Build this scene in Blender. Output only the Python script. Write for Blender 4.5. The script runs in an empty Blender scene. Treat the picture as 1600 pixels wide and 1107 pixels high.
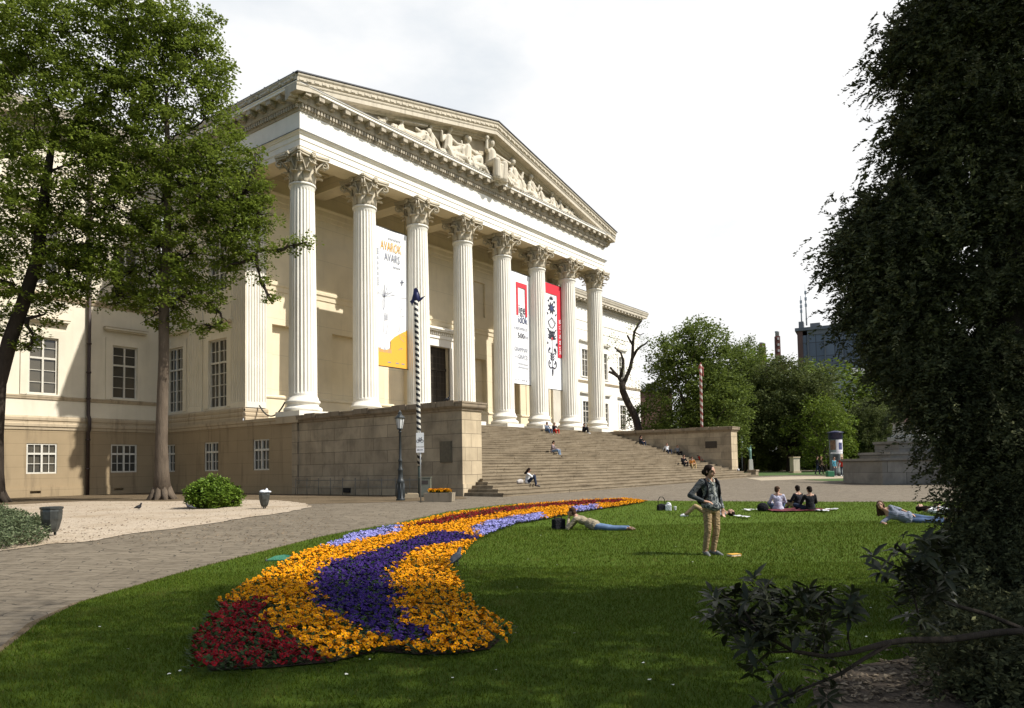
import bpy, bmesh, math, random
import numpy as np
from mathutils import Vector, Matrix
SC = bpy.context.scene
COL = SC.collection
rad = math.radians
# ------------------------------------------------------------------ camera
CAM_R = Vector((0.59854409, -0.80090668, -0.01713087))
CAM_F = Vector((0.80056097, 0.59723521, 0.04911454))
CAM_U = Vector((-0.02910501, -0.04311153, 0.99864623))
CAM_P = Vector((-27.92964381, -36.48272796, 1.65))
FPX, CYP = 1151.638, 673.463            # focal length and principal row, in pixels of a 1600 px wide picture
cam = bpy.data.cameras.new("camera")
cam.sensor_width = 36.0
cam.lens = FPX / 1600 * 36
cam.shift_y = (CYP - 553.5) / 1600
cam.clip_start = 0.1
cam.clip_end = 3000
cam_o = bpy.data.objects.new("camera", cam)
COL.objects.link(cam_o)
m = Matrix((CAM_R, CAM_U, -CAM_F)).transposed().to_4x4()
m.translation = CAM_P
cam_o.matrix_world = m
SC.camera = cam_o
# ------------------------------------------------------------------ sun, sky, exposure
SUN_EL, SUN_PHI = rad(47.3), rad(20.8)
sun = bpy.data.lights.new("sun", 'SUN')
sun.energy = 4.3
sun.angle = rad(0.55)
sun.color = (1.0, 0.97, 0.91)
sun_o = bpy.data.objects.new("sun", sun)
COL.objects.link(sun_o)
SUN_D = Vector((math.sin(SUN_PHI) * math.cos(SUN_EL), -math.cos(SUN_PHI) * math.cos(SUN_EL), math.sin(SUN_EL)))
sun_o.rotation_euler = SUN_D.to_track_quat('Z', 'Y').to_euler()
sun_o.location = (10, -40, 60)
W = bpy.data.worlds.new("World")
SC.world = W
W.use_nodes = True
nt = W.node_tree
nt.nodes.clear()
N = nt.nodes.new
L = nt.links.new
out = N('ShaderNodeOutputWorld')
sky = N('ShaderNodeTexSky')
sky.sky_type = 'NISHITA'
sky.sun_disc = False
sky.sun_elevation = SUN_EL
sky.sun_rotation = math.pi - SUN_PHI
sky.altitude = 100
sky.air_density = 1.0
sky.dust_density = 2.0
bg1 = N('ShaderNodeBackground')
bg1.inputs[1].default_value = 0.115
L(sky.outputs[0], bg1.inputs[0])
bg2 = N('ShaderNodeBackground')
bg2.inputs[1].default_value = 0.74
tc = N('ShaderNodeTexCoord')
mp = N('ShaderNodeMapping')
mp.inputs[3].default_value = (1.0, 1.0, 2.2)
L(tc.outputs['Generated'], mp.inputs[0])
nz = N('ShaderNodeTexNoise')
nz.inputs['Scale'].default_value = 2.3
nz.inputs['Detail'].default_value = 7
nz.inputs['Roughness'].default_value = 0.55
L(mp.outputs[0], nz.inputs['Vector'])
# bright cloud bank over the museum; unseen sky behind kept dim to lower fill
dot = N('ShaderNodeVectorMath')
dot.operation = 'DOT_PRODUCT'
L(tc.outputs['Generated'], dot.inputs[0])
dot.inputs[1].default_value = Vector((0.86, 0.40, 0.32)).normalized()
mr = N('ShaderNodeMapRange')
mr.inputs[1].default_value = 0.34
mr.inputs[2].default_value = 0.80
mr.inputs[3].default_value = -0.02
mr.inputs[4].default_value = 0.42
L(dot.outputs['Value'], mr.inputs[0])
ad = N('ShaderNodeMath')
ad.operation = 'ADD'
L(nz.outputs[0], ad.inputs[0])
L(mr.outputs[0], ad.inputs[1])
cov = N('ShaderNodeMapRange')
cov.interpolation_type = 'SMOOTHSTEP'
cov.inputs[1].default_value = 0.50
cov.inputs[2].default_value = 0.72
L(ad.outputs[0], cov.inputs[0])
ccol = N('ShaderNodeValToRGB')
ccol.color_ramp.elements[0].position = 0.62
ccol.color_ramp.elements[0].color = (0.66, 0.73, 0.80, 1)
ccol.color_ramp.elements[1].position = 0.86
ccol.color_ramp.elements[1].color = (1.0, 1.0, 1.0, 1)
L(ad.outputs[0], ccol.inputs[0])
L(ccol.outputs[0], bg2.inputs[0])
mx = N('ShaderNodeMixShader')
L(cov.outputs[0], mx.inputs[0])
L(bg1.outputs[0], mx.inputs[1])
L(bg2.outputs[0], mx.inputs[2])
L(mx.outputs[0], out.inputs[0])
SC.view_settings.view_transform = 'Standard'
SC.view_settings.look = 'None'
SC.view_settings.gamma = 1.0
SC.view_settings.exposure = 0.5
SC.render.engine = 'CYCLES'
SC.cycles.use_denoising = True
SC.cycles.max_bounces = 6
SC.cycles.diffuse_bounces = 3
SC.cycles.glossy_bounces = 2
SC.cycles.transmission_bounces = 2
SC.cycles.transparent_max_bounces = 8
SC.cycles.caustics_reflective = False
SC.cycles.caustics_refractive = False
# ------------------------------------------------------------------ placing
def S(t):
    t = max(0.0, min(1.0, t))
    return t * t * (3 - 2 * t)
def ground_z(x, y):
    return 0.3 * S((y + 25) / 10) + 0.25 * S((x - 2) / 48)
def ray(px, py):
    return (CAM_R * ((px - 800) / FPX) + CAM_F + CAM_U * ((CYP - py) / FPX))
def at(px, py, depth):
    """the point seen at a photo pixel, so many metres ahead"""
    return CAM_P + ray(px, py) * depth
def on_ground(px, py, dz=0.0):
    d = ray(px, py)
    z = 0.0
    for k in range(40):
        t = (z + dz - CAM_P.z) / d.z
        t = max(0.5, min(t, 140))
        p = CAM_P + d * t
        z = ground_z(p.x, p.y)
    p.z = z + dz
    return p
def depth_of(p):
    return (Vector(p) - CAM_P).dot(CAM_F)
# ------------------------------------------------------------------ mesh building
class MB:
    def __init__(s):
        s.v = []; s.f = []; s.m = []; s.s = []
    def add(s, vs, fs, m=0, smooth=False):
        b = len(s.v)
        s.v.extend([tuple(q) for q in vs])
        for f in fs:
            s.f.append(tuple(b + i for i in f)); s.m.append(m); s.s.append(smooth)
        return s
    def quad(s, a, b, c, d, m=0):
        return s.add([a, b, c, d], [(0, 1, 2, 3)], m)
    def box(s, x0, x1, y0, y1, z0, z1, m=0):
        return s.add([(x0, y0, z0), (x1, y0, z0), (x1, y1, z0), (x0, y1, z0), (x0, y0, z1), (x1, y0, z1), (x1, y1, z1), (x0, y1, z1)],
                     [(3, 2, 1, 0), (4, 5, 6, 7), (0, 1, 5, 4), (1, 2, 6, 5), (2, 3, 7, 6), (3, 0, 4, 7)], m)
    def obox(s, c, ax, ay, az, m=0):
        c = Vector(c); ax = Vector(ax); ay = Vector(ay); az = Vector(az)
        vs = [c + ax * i + ay * j + az * k for k in (-1, 1) for (i, j) in ((-1, -1), (1, -1), (1, 1), (-1, 1))]
        return s.add(vs, [(3, 2, 1, 0), (4, 5, 6, 7), (0, 1, 5, 4), (1, 2, 6, 5), (2, 3, 7, 6), (3, 0, 4, 7)], m)
    def lathe(s, prof, n=24, c=(0, 0, 0), m=0, smooth=True, mod=None, a0=0.0):
        vs = []
        for (r, z) in prof:
            for k in range(n):
                a = a0 + 2 * math.pi * k / n
                rr = r * (mod(a, z) if mod else 1)
                vs.append((c[0] + rr * math.cos(a), c[1] + rr * math.sin(a), c[2] + z))
        fs = []
        for i in range(len(prof) - 1):
            for k in range(n):
                k2 = (k + 1) % n
                fs.append((i * n + k, i * n + k2, (i + 1) * n + k2, (i + 1) * n + k))
        s.add(vs, fs, m, smooth)
        b = len(s.v) - len(vs)
        for i, rev in ((0, True), (len(prof) - 1, False)):
            if prof[i][0] > 1e-4:
                idx = [b + i * n + k for k in range(n)]
                s.f.append(tuple(reversed(idx)) if rev else tuple(idx)); s.m.append(m); s.s.append(False)
        return s
    def tube(s, pts, rads, n=8, m=0, smooth=True, caps=True):
        pts = [Vector(p) for p in pts]
        if not hasattr(rads, '__len__'):
            rads = [rads] * len(pts)
        vs = []; prev = None
        for i, p in enumerate(pts):
            t = (pts[min(i + 1, len(pts) - 1)] - pts[max(i - 1, 0)])
            if t.length < 1e-9: t = Vector((0, 0, 1))
            t.normalize()
            if prev is None:
                a = Vector((0, 0, 1)) if abs(t.z) < 0.9 else Vector((1, 0, 0))
                u = t.cross(a).normalized()
            else:
                u = (prev - t * prev.dot(t))
                u = u.normalized() if u.length > 1e-6 else t.orthogonal().normalized()
            w = t.cross(u)
            prev = u
            for k in range(n):
                a = 2 * math.pi * k / n
                vs.append(p + (u * math.cos(a) + w * math.sin(a)) * rads[i])
        fs = []
        for i in range(len(pts) - 1):
            for k in range(n):
                k2 = (k + 1) % n
                fs.append((i * n + k, i * n + k2, (i + 1) * n + k2, (i + 1) * n + k))
        s.add(vs, fs, m, smooth)
        if caps:
            b = len(s.v) - len(vs)
            s.f.append(tuple(b + k for k in reversed(range(n)))); s.m.append(m); s.s.append(False)
            e = b + (len(pts) - 1) * n
            s.f.append(tuple(e + k for k in range(n))); s.m.append(m); s.s.append(False)
        return s
    def prism(s, poly, z0, z1, m=0):
        n = len(poly)
        vs = [(p[0], p[1], z0) for p in poly] + [(p[0], p[1], z1) for p in poly]
        fs = [tuple(reversed(range(n))), tuple(range(n, 2 * n))] + [(i, (i + 1) % n, n + (i + 1) % n, n + i) for i in range(n)]
        return s.add(vs, fs, m)
    def prism_xz(s, poly, y0, y1, m=0):
        n = len(poly)
        vs = [(p[0], y0, p[1]) for p in poly] + [(p[0], y1, p[1]) for p in poly]
        fs = [tuple(range(n)), tuple(reversed(range(n, 2 * n)))] + [((i + 1) % n, i, n + i, n + (i + 1) % n) for i in range(n)]
        return s.add(vs, fs, m)
    def ell(s, c, r, n=12, k=8, m=0, rot=None):
        vs = []; c = Vector(c)
        for i in range(1, k):
            ph = math.pi * i / k
            for j in range(n):
                th = 2 * math.pi * j / n
                p = Vector((r[0] * math.sin(ph) * math.cos(th), r[1] * math.sin(ph) * math.sin(th), r[2] * math.cos(ph)))
                vs.append(c + (rot @ p if rot else p))
        top = Vector((0, 0, r[2])); 
        vs.append(c + (rot @ top if rot else top)); vs.append(c - (rot @ top if rot else top))
        fs = []
        for i in range(k - 2):
            for j in range(n):
                j2 = (j + 1) % n
                fs.append((i * n + j, (i + 1) * n + j, (i + 1) * n + j2, i * n + j2))
        t = (k - 1) * n
        for j in range(n):
            j2 = (j + 1) % n
            fs.append((t, j, j2)); fs.append((t + 1, (k - 2) * n + j2, (k - 2) * n + j))
        return s.add(vs, fs, m, True)
    def cap(s, a, b, ra, rb, n=10, m=0):
        """a closed tapered limb with round ends"""
        a = Vector(a); b = Vector(b); d = b - a
        ln = d.length
        if ln < 1e-6: return s.ell(a, (ra, ra, ra), n, 6, m)
        t = d / ln
        pts = []; rs = []
        for q in (0.02, 0.5, 0.86):
            pts.append(a - t * ra * math.cos(q * math.pi / 2)); rs.append(max(1e-4, ra * math.sin(q * math.pi / 2)))
        pts.append(a); rs.append(ra); pts.append(b); rs.append(rb)
        for q in (0.86, 0.5, 0.02):
            pts.append(b + t * rb * math.cos(q * math.pi / 2)); rs.append(max(1e-4, rb * math.sin(q * math.pi / 2)))
        return s.tube(pts, rs, n, m)
    def mesh(s, name):
        me = bpy.data.meshes.new(name)
        me.from_pydata(s.v, [], s.f)
        me.polygons.foreach_set('material_index', np.array(s.m, dtype=np.int32))
        me.polygons.foreach_set('use_smooth', np.array(s.s, dtype=bool))
        me.update()
        return me
    def build(s, name, mats, parent=None, loc=None):
        me = s.mesh(name)
        return link(name, me, mats, parent, loc)
def link(name, me, mats, parent=None, loc=None):
    if not isinstance(mats, (list, tuple)): mats = [mats]
    if len(me.materials) == 0:
        for q in mats: me.materials.append(q)
    o = bpy.data.objects.new(name, me)
    COL.objects.link(o)
    if parent is not None: o.parent = parent
    if loc is not None: o.location = loc
    return o
def tag(o, label=None, cat=None, group=None, kind=None):
    if label: o['label'] = label
    if cat: o['category'] = cat
    if group: o['group'] = group
    if kind: o['kind'] = kind
    return o
def thing(name, label, cat, loc=(0, 0, 0), rz=0.0, group=None):
    o = bpy.data.objects.new(name, None)
    o.empty_display_size = 0.3
    COL.objects.link(o)
    o.location = loc
    o.rotation_euler = (0, 0, rz)
    return tag(o, label, cat, group)
KIDS = {}
def copy_thing(o, loc, rz=0.0, label=None, scale=None):
    def rec(src, par):
        c = src.copy()
        COL.objects.link(c)
        if par is not None: c.parent = par
        for ch in src.children: rec(ch, c)
        return c
    r = rec(o, None)
    r.location = loc
    r.rotation_euler = (0, 0, rz)
    if scale: r.scale = (scale, scale, scale) if not hasattr(scale, '__len__') else scale
    if label: r['label'] = label
    return r
def np_mesh(name, V, F, mats, midx=None, smooth=False):
    """V (n,3); F (m,k) all faces with k corners"""
    me = bpy.data.meshes.new(name)
    V = np.asarray(V, np.float32); F = np.asarray(F, np.int32)
    me.vertices.add(len(V)); me.vertices.foreach_set('co', V.ravel())
    k = F.shape[1]
    me.loops.add(F.size); me.loops.foreach_set('vertex_index', F.ravel())
    me.polygons.add(len(F)); me.polygons.foreach_set('loop_start', np.arange(0, F.size, k, dtype=np.int32))
    me.polygons.foreach_set('loop_total', np.full(len(F), k, np.int32))
    if midx is not None: me.polygons.foreach_set('material_index', np.asarray(midx, np.int32))
    me.polygons.foreach_set('use_smooth', np.full(len(F), smooth, bool))
    for q in (mats if isinstance(mats, (list, tuple)) else [mats]): me.materials.append(q)
    me.update(calc_edges=True)
    return me
def remesh(mb, voxel, smooth=4, name="body"):
    """one continuous skin round the overlapping limbs"""
    o = mb.build("temp_form", [])
    md = o.modifiers.new("r", 'REMESH'); md.mode = 'VOXEL'; md.voxel_size = voxel; md.use_smooth_shade = True
    if smooth:
        sm = o.modifiers.new("s", 'SMOOTH'); sm.factor = 0.5; sm.iterations = smooth
    dg = bpy.context.evaluated_depsgraph_get()
    me = bpy.data.meshes.new_from_object(o.evaluated_get(dg))
    me.name = name
    old = o.data
    bpy.data.objects.remove(o); bpy.data.meshes.remove(old)
    return me
# ------------------------------------------------------------------ materials
class NT:
    def __init__(s, name):
        s.mat = bpy.data.materials.new(name); s.mat.use_nodes = True
        s.t = s.mat.node_tree; s.t.nodes.clear()
        s.out = s.t.nodes.new('ShaderNodeOutputMaterial')
        s.b = s.t.nodes.new('ShaderNodeBsdfPrincipled')
        s.t.links.new(s.b.outputs[0], s.out.inputs[0])
    def n(s, typ, **kw):
        q = s.t.nodes.new(typ)
        for k, v in kw.items(): setattr(q, k, v)
        return q
    def l(s, a, b): s.t.links.new(a, b)
    def coords(s, scale=(1, 1, 1), kind='Object', swap=None):
        tc = s.n('ShaderNodeTexCoord')
        src = tc.outputs[kind]
        if swap:
            sp = s.n('ShaderNodeSeparateXYZ'); cb = s.n('ShaderNodeCombineXYZ')
            s.l(src, sp.inputs[0])
            for i, a in enumerate(swap):
                if a is not None: s.l(sp.outputs[a], cb.inputs[i])
            src = cb.outputs[0]
        mp = s.n('ShaderNodeMapping'); mp.inputs[3].default_value = scale
        s.l(src, mp.inputs[0])
        return mp.outputs[0]
    def noise(s, vec, scale, detail=5, rough=0.55, dist=0.0):
        q = s.n('ShaderNodeTexNoise')
        q.inputs['Scale'].default_value = scale; q.inputs['Detail'].default_value = detail
        q.inputs['Roughness'].default_value = rough; q.inputs['Distortion'].default_value = dist
        if vec is not None: s.l(vec, q.inputs['Vector'])
        return q.outputs[0]
    def ramp(s, fac, stops):
        q = s.n('ShaderNodeValToRGB')
        e = q.color_ramp.elements
        while len(e) < len(stops): e.new(0.5)
        for i, (p, c) in enumerate(stops):
            e[i].position = p; e[i].color = (*c, 1) if len(c) == 3 else c
        s.l(fac, q.inputs[0])
        return q.outputs[0]
    def mix(s, fac, a, b, mode='MIX'):
        q = s.n('ShaderNodeMix', data_type='RGBA', blend_type=mode)
        for i, v in ((0, fac), (6, a), (7, b)):
            if hasattr(v, 'is_linked'): s.l(v, q.inputs[i])
            elif i == 0: q.inputs[0].default_value = v
            else: q.inputs[i].default_value = (*v, 1)
        return q.outputs[2]
    def math(s, op, a, b=None):
        q = s.n('ShaderNodeMath', operation=op)
        for i, v in ((0, a), (1, b)):
            if v is None: continue
            if hasattr(v, 'is_linked'): s.l(v, q.inputs[i])
            else: q.inputs[i].default_value = v
        return q.outputs[0]
    def bump(s, h, strength=0.3, dist=0.02):
        q = s.n('ShaderNodeBump'); q.inputs['Strength'].default_value = strength; q.inputs['Distance'].default_value = dist
        s.l(h, q.inputs['Height']); s.l(q.outputs[0], s.b.inputs['Normal'])
    def set(s, color=None, rough=None, metal=None, spec=None):
        for key, v in (('Base Color', color), ('Roughness', rough), ('Metallic', metal), ('Specular IOR Level', spec)):
            if v is None: continue
            if hasattr(v, 'is_linked'): s.l(v, s.b.inputs[key])
            else: s.b.inputs[key].default_value = (*v, 1) if isinstance(v, tuple) else v
        return s
def sc(c, k): return tuple(min(1, max(0, x * k)) for x in c)
def plain(name, c, rough=0.6, var=0.15, scale=6.0, metal=0.0, bump=0.0, spec=0.4):
    t = NT(name)
    v = t.coords()
    nz = t.noise(v, scale)
    t.set(t.ramp(nz, [(0.3, sc(c, 1 - var)), (0.7, sc(c, 1 + var))]), rough, metal, spec)
    if bump: t.bump(t.noise(v, scale * 3), bump, 0.02)
    return t.mat
def stucco(name, c, stain=(0.25, 0.2, 0.13), amount=0.25, joints=0.0):
    """old lime render: cloudy tone, faint drip streaks, optional fine level joints"""
    t = NT(name)
    v = t.coords()
    n1 = t.noise(v, 0.6, 6)
    n2 = t.noise(t.coords((1.3, 1.3, 0.12)), 2.2, 6, 0.6)
    n3 = t.noise(v, 9, 4)
    base = t.ramp(n1, [(0.3, sc(c, 0.90)), (0.7, sc(c, 1.07))])
    f = t.math('MULTIPLY', t.ramp(n2, [(0.52, (0, 0, 0)), (0.78, (1, 1, 1))]), amount)
    col = t.mix(f, base, stain)
    col = t.mix(t.math('MULTIPLY', n3, 0.12), col, sc(c, 0.75))
    if joints:
        w = t.n('ShaderNodeTexBrick')
        w.inputs['Scale'].default_value = 1.0
        w.inputs['Brick Width'].default_value = 60; w.inputs['Row Height'].default_value = joints
        w.inputs['Mortar Size'].default_value = 0.016; w.inputs['Mortar Smooth'].default_value = 0.4; w.offset = 0.0
        vo_ = t.n('ShaderNodeVectorMath', operation='ADD'); vo_.inputs[1].default_value = (21.0, 0, 0)
        t.l(t.coords(swap=(None, 2, None)), vo_.inputs[0]); t.l(vo_.outputs[0], w.inputs['Vector'])
        col = t.mix(t.math('MULTIPLY', w.outputs['Fac'], 0.45), col, sc(c, 0.45))
    t.set(col, 0.9, 0, 0.2)
    t.bump(t.noise(v, 14, 6), 0.25, 0.01)
    return t.mat
def ashlar(name, c, swap, bw=1.9, bh=0.62, dark=(0.16, 0.12, 0.08), amount=0.5):
    t = NT(name)
    v = t.coords(swap=swap)
    br = t.n('ShaderNodeTexBrick')
    br.inputs['Scale'].default_value = 1.0
    br.inputs['Brick Width'].default_value = bw; br.inputs['Row Height'].default_value = bh
    br.inputs['Mortar Size'].default_value = 0.012; br.inputs['Mortar Smooth'].default_value = 0.3
    br.inputs['Bias'].default_value = 0.0
    br.inputs['Color1'].default_value = (*sc(c, 0.86), 1); br.inputs['Color2'].default_value = (*sc(c, 1.12), 1)
    br.inputs['Mortar'].default_value = (*sc(c, 0.35), 1)
    t.l(v, br.inputs['Vector'])
    o = t.coords()
    n1 = t.noise(o, 0.9, 7, 0.6, 0.4)
    n2 = t.noise(t.coords((2.5, 2.5, 0.35)), 1.4, 6, 0.6)
    f = t.math('MULTIPLY', t.ramp(n1, [(0.42, (0, 0, 0)), (0.72, (1, 1, 1))]), amount)
    col = t.mix(f, br.outputs['Color'], dark)
    f2 = t.math('MULTIPLY', t.ramp(n2, [(0.5, (0, 0, 0)), (0.75, (1, 1, 1))]), amount * 0.6)
    col = t.mix(f2, col, sc(dark, 1.2))
    t.set(col, 0.9, 0, 0.2)
    h = t.math('ADD', t.math('MULTIPLY', br.outputs['Fac'], -1.0), t.math('MULTIPLY', t.noise(o, 18, 6), 0.35))
    t.bump(h, 0.6, 0.02)
    return t.mat
def leafy(name, c, c2, var=0.5, rough=0.55, trans=0.25, spec=0.12, clump=None):
    """leaves: each leaf its own tone, a little light shining through"""
    t = NT(name)
    g = t.n('ShaderNodeNewGeometry')
    r = g.outputs['Random Per Island']
    col = t.ramp(r, [(0.0, sc(c, 1 - var)), (0.45, c), (0.8, c2), (1.0, sc(c2, 1 + var * 0.5))])
    nz = t.noise(t.coords(), 0.35, 3)
    col = t.mix(t.math('MULTIPLY', nz, 0.5), col, sc(c, 0.75))
    if clump: col = t.mix(t.ramp(t.noise(t.coords(), clump, 4, 0.6), [(0.40, (0.8, 0.8, 0.8)), (0.58, (0, 0, 0))]), col, sc(c, 0.45))
    t.set(col, rough, 0, spec)
    tr = t.n('ShaderNodeBsdfTranslucent')
    t.l(t.mix(0.5, col, sc(c2, 1.3)), tr.inputs[0])
    ms = t.n('ShaderNodeMixShader'); ms.inputs[0].default_value = trans
    t.l(t.b.outputs[0], ms.inputs[1]); t.l(tr.outputs[0], ms.inputs[2]); t.l(ms.outputs[0], t.out.inputs[0])
    return t.mat
def bark(name, c, c2):
    t = NT(name)
    v = t.coords((3, 3, 0.7))
    n1 = t.noise(v, 2.5, 8, 0.65, 0.6)
    n2 = t.noise(t.coords(), 1.3, 4)
    col = t.mix(t.math('MULTIPLY', n2, 0.7), t.ramp(n1, [(0.35, sc(c, 0.5)), (0.6, c), (0.75, c2)]), c2)
    t.set(col, 0.95, 0, 0.15)
    t.bump(n1, 0.8, 0.06)
    return t.mat
def solid(name, c, rough=0.5, metal=0.0, spec=0.4):
    t = NT(name)
    t.set(c, rough, metal, spec)
    g = t.noise(t.coords(), 22, 3)
    t.l(t.ramp(g, [(0.3, sc(c, 0.9)), (0.7, sc(c, 1.1))]), t.b.inputs['Base Color'])
    return t.mat
CREAM = (0.74, 0.67, 0.53)
WHITE = (0.74, 0.69, 0.57)
TAN = (0.345, 0.26, 0.155)
M_wall = stucco('cream_render', CREAM, amount=0.14)
M_wing_lit = stucco('sunlit_wing_render', (0.86, 0.82, 0.73), amount=0.10)  # cream render lightened for the right wing, sun glare put into its colour
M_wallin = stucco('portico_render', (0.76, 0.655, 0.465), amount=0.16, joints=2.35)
M_base = stucco('tan_render', TAN, (0.10, 0.075, 0.05), 0.6, joints=0.72)
M_mould = stucco('moulding_stone', (0.46, 0.37, 0.25), (0.085, 0.065, 0.045), 0.7)
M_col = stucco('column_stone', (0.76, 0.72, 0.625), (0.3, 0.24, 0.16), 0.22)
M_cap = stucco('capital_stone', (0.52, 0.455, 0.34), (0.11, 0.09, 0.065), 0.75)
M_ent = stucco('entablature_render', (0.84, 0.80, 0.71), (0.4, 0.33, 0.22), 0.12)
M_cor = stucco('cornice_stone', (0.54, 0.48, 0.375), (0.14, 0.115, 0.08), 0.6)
M_rel = stucco('relief_stone', (0.58, 0.52, 0.41), (0.15, 0.12, 0.085), 0.8)
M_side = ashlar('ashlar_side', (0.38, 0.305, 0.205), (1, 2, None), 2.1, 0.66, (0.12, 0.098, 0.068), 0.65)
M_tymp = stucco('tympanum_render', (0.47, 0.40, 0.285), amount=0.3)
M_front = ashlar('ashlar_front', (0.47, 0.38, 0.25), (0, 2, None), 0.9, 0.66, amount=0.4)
M_cope = stucco('coping_stone', (0.26, 0.205, 0.14), (0.05, 0.04, 0.03), 0.85)
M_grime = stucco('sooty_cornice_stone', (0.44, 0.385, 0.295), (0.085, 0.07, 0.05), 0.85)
M_roof = plain('roof_sheet', (0.075, 0.075, 0.08), 0.5, 0.2, 2.0)
M_frame = plain('window_paint', (0.62, 0.585, 0.50), 0.5, 0.08)
M_iron = plain('dark_iron', (0.022, 0.026, 0.026), 0.45, 0.3, 20, 0.0, 0.1)
M_pipe = plain('pipe_paint', (0.045, 0.028, 0.022), 0.5, 0.3, 10)
M_dark = plain('dark_opening', (0.012, 0.011, 0.010), 0.8)
def pane_mat():
    t = NT('window_glass')
    v = t.coords()
    w = t.n('ShaderNodeTexWave', wave_type='BANDS', bands_direction='Z'); w.inputs['Scale'].default_value = 6.0; w.inputs['Distortion'].default_value = 0.0
    t.l(v, w.inputs['Vector'])
    nz = t.noise(v, 0.45, 2)
    col = t.mix(w.outputs[1], (0.075, 0.065, 0.047), (0.12, 0.105, 0.08))
    col = t.mix(t.ramp(nz, [(0.4, (0, 0, 0)), (0.6, (1, 1, 1))]), col, (0.05, 0.05, 0.045))
    t.set(col, 0.12, 0, 0.5)
    t.bump(t.noise(v, 1.3, 2), 0.06, 0.05)
    return t.mat
M_pane = pane_mat()
def door_mat():
    t = NT('door_bronze')
    v = t.coords(swap=(0, 2, None))
    b = t.n('ShaderNodeTexBrick'); b.inputs['Scale'].default_value = 1; b.inputs['Brick Width'].default_value = 0.42; b.inputs['Row Height'].default_value = 0.55
    b.inputs['Mortar Size'].default_value = 0.03; b.offset = 0.0
    b.inputs['Color1'].default_value = (0.020, 0.015, 0.011, 1); b.inputs['Color2'].default_value = (0.028, 0.021, 0.015, 1); b.inputs['Mortar'].default_value = (0.06, 0.048, 0.034, 1)
    t.l(v, b.inputs['Vector'])
    t.set(b.outputs[0], 0.45, 0.2, 0.4)
    return t.mat
M_door = door_mat()
def step_mat():
    t = NT('stair_stone')
    v = t.coords()
    n1 = t.noise(t.coords((0.35, 1.6, 1.6)), 1.6, 8, 0.65)
    n2 = t.noise(v, 6, 6, 0.6)
    g = t.n('ShaderNodeNewGeometry')
    c = t.ramp(n1, [(0.28, (0.075, 0.058, 0.037)), (0.45, (0.185, 0.147, 0.097)), (0.7, (0.30, 0.245, 0.168))])
    c = t.mix(t.math('MULTIPLY', g.outputs['Random Per Island'], 0.4), c, (0.17, 0.13, 0.08))
    c = t.mix(t.ramp(n2, [(0.55, (0, 0, 0)), (0.75, (0.7, 0.7, 0.7))]), c, (0.10, 0.08, 0.052))
    t.set(c, 0.9, 0, 0.2)
    t.bump(n2, 0.5, 0.03)
    return t.mat
M_step = step_mat()
# ------------------------------------------------------------------ ground materials
def lawn_mat():
    t = NT('lawn_turf')
    v = t.coords()
    n1 = t.noise(v, 0.35, 6, 0.6)
    n2 = t.noise(v, 3.5, 6, 0.65)
    n3 = t.noise(v, 60, 4, 0.7)
    n4 = t.noise(v, 1.1, 5, 0.6)
    c = t.ramp(n1, [(0.3, (0.058, 0.098, 0.009)), (0.55, (0.080, 0.132, 0.011)), (0.75, (0.100, 0.152, 0.015))])
    c = t.mix(t.math('MULTIPLY', n2, 0.55), c, (0.042, 0.078, 0.007))
    c = t.mix(t.ramp(n4, [(0.6, (0, 0, 0)), (0.75, (0.5, 0.5, 0.5))]), c, (0.085, 0.105, 0.02))
    c = t.mix(t.ramp(n3, [(0.35, (0, 0, 0)), (0.7, (0.8, 0.8, 0.8))]), c, (0.115, 0.175, 0.018))
    t.set(c, 0.9, 0, 0.1)
    t.bump(t.math('ADD', n3, t.math('MULTIPLY', n2, 0.6)), 1.0, 0.05)
    return t.mat
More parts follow.
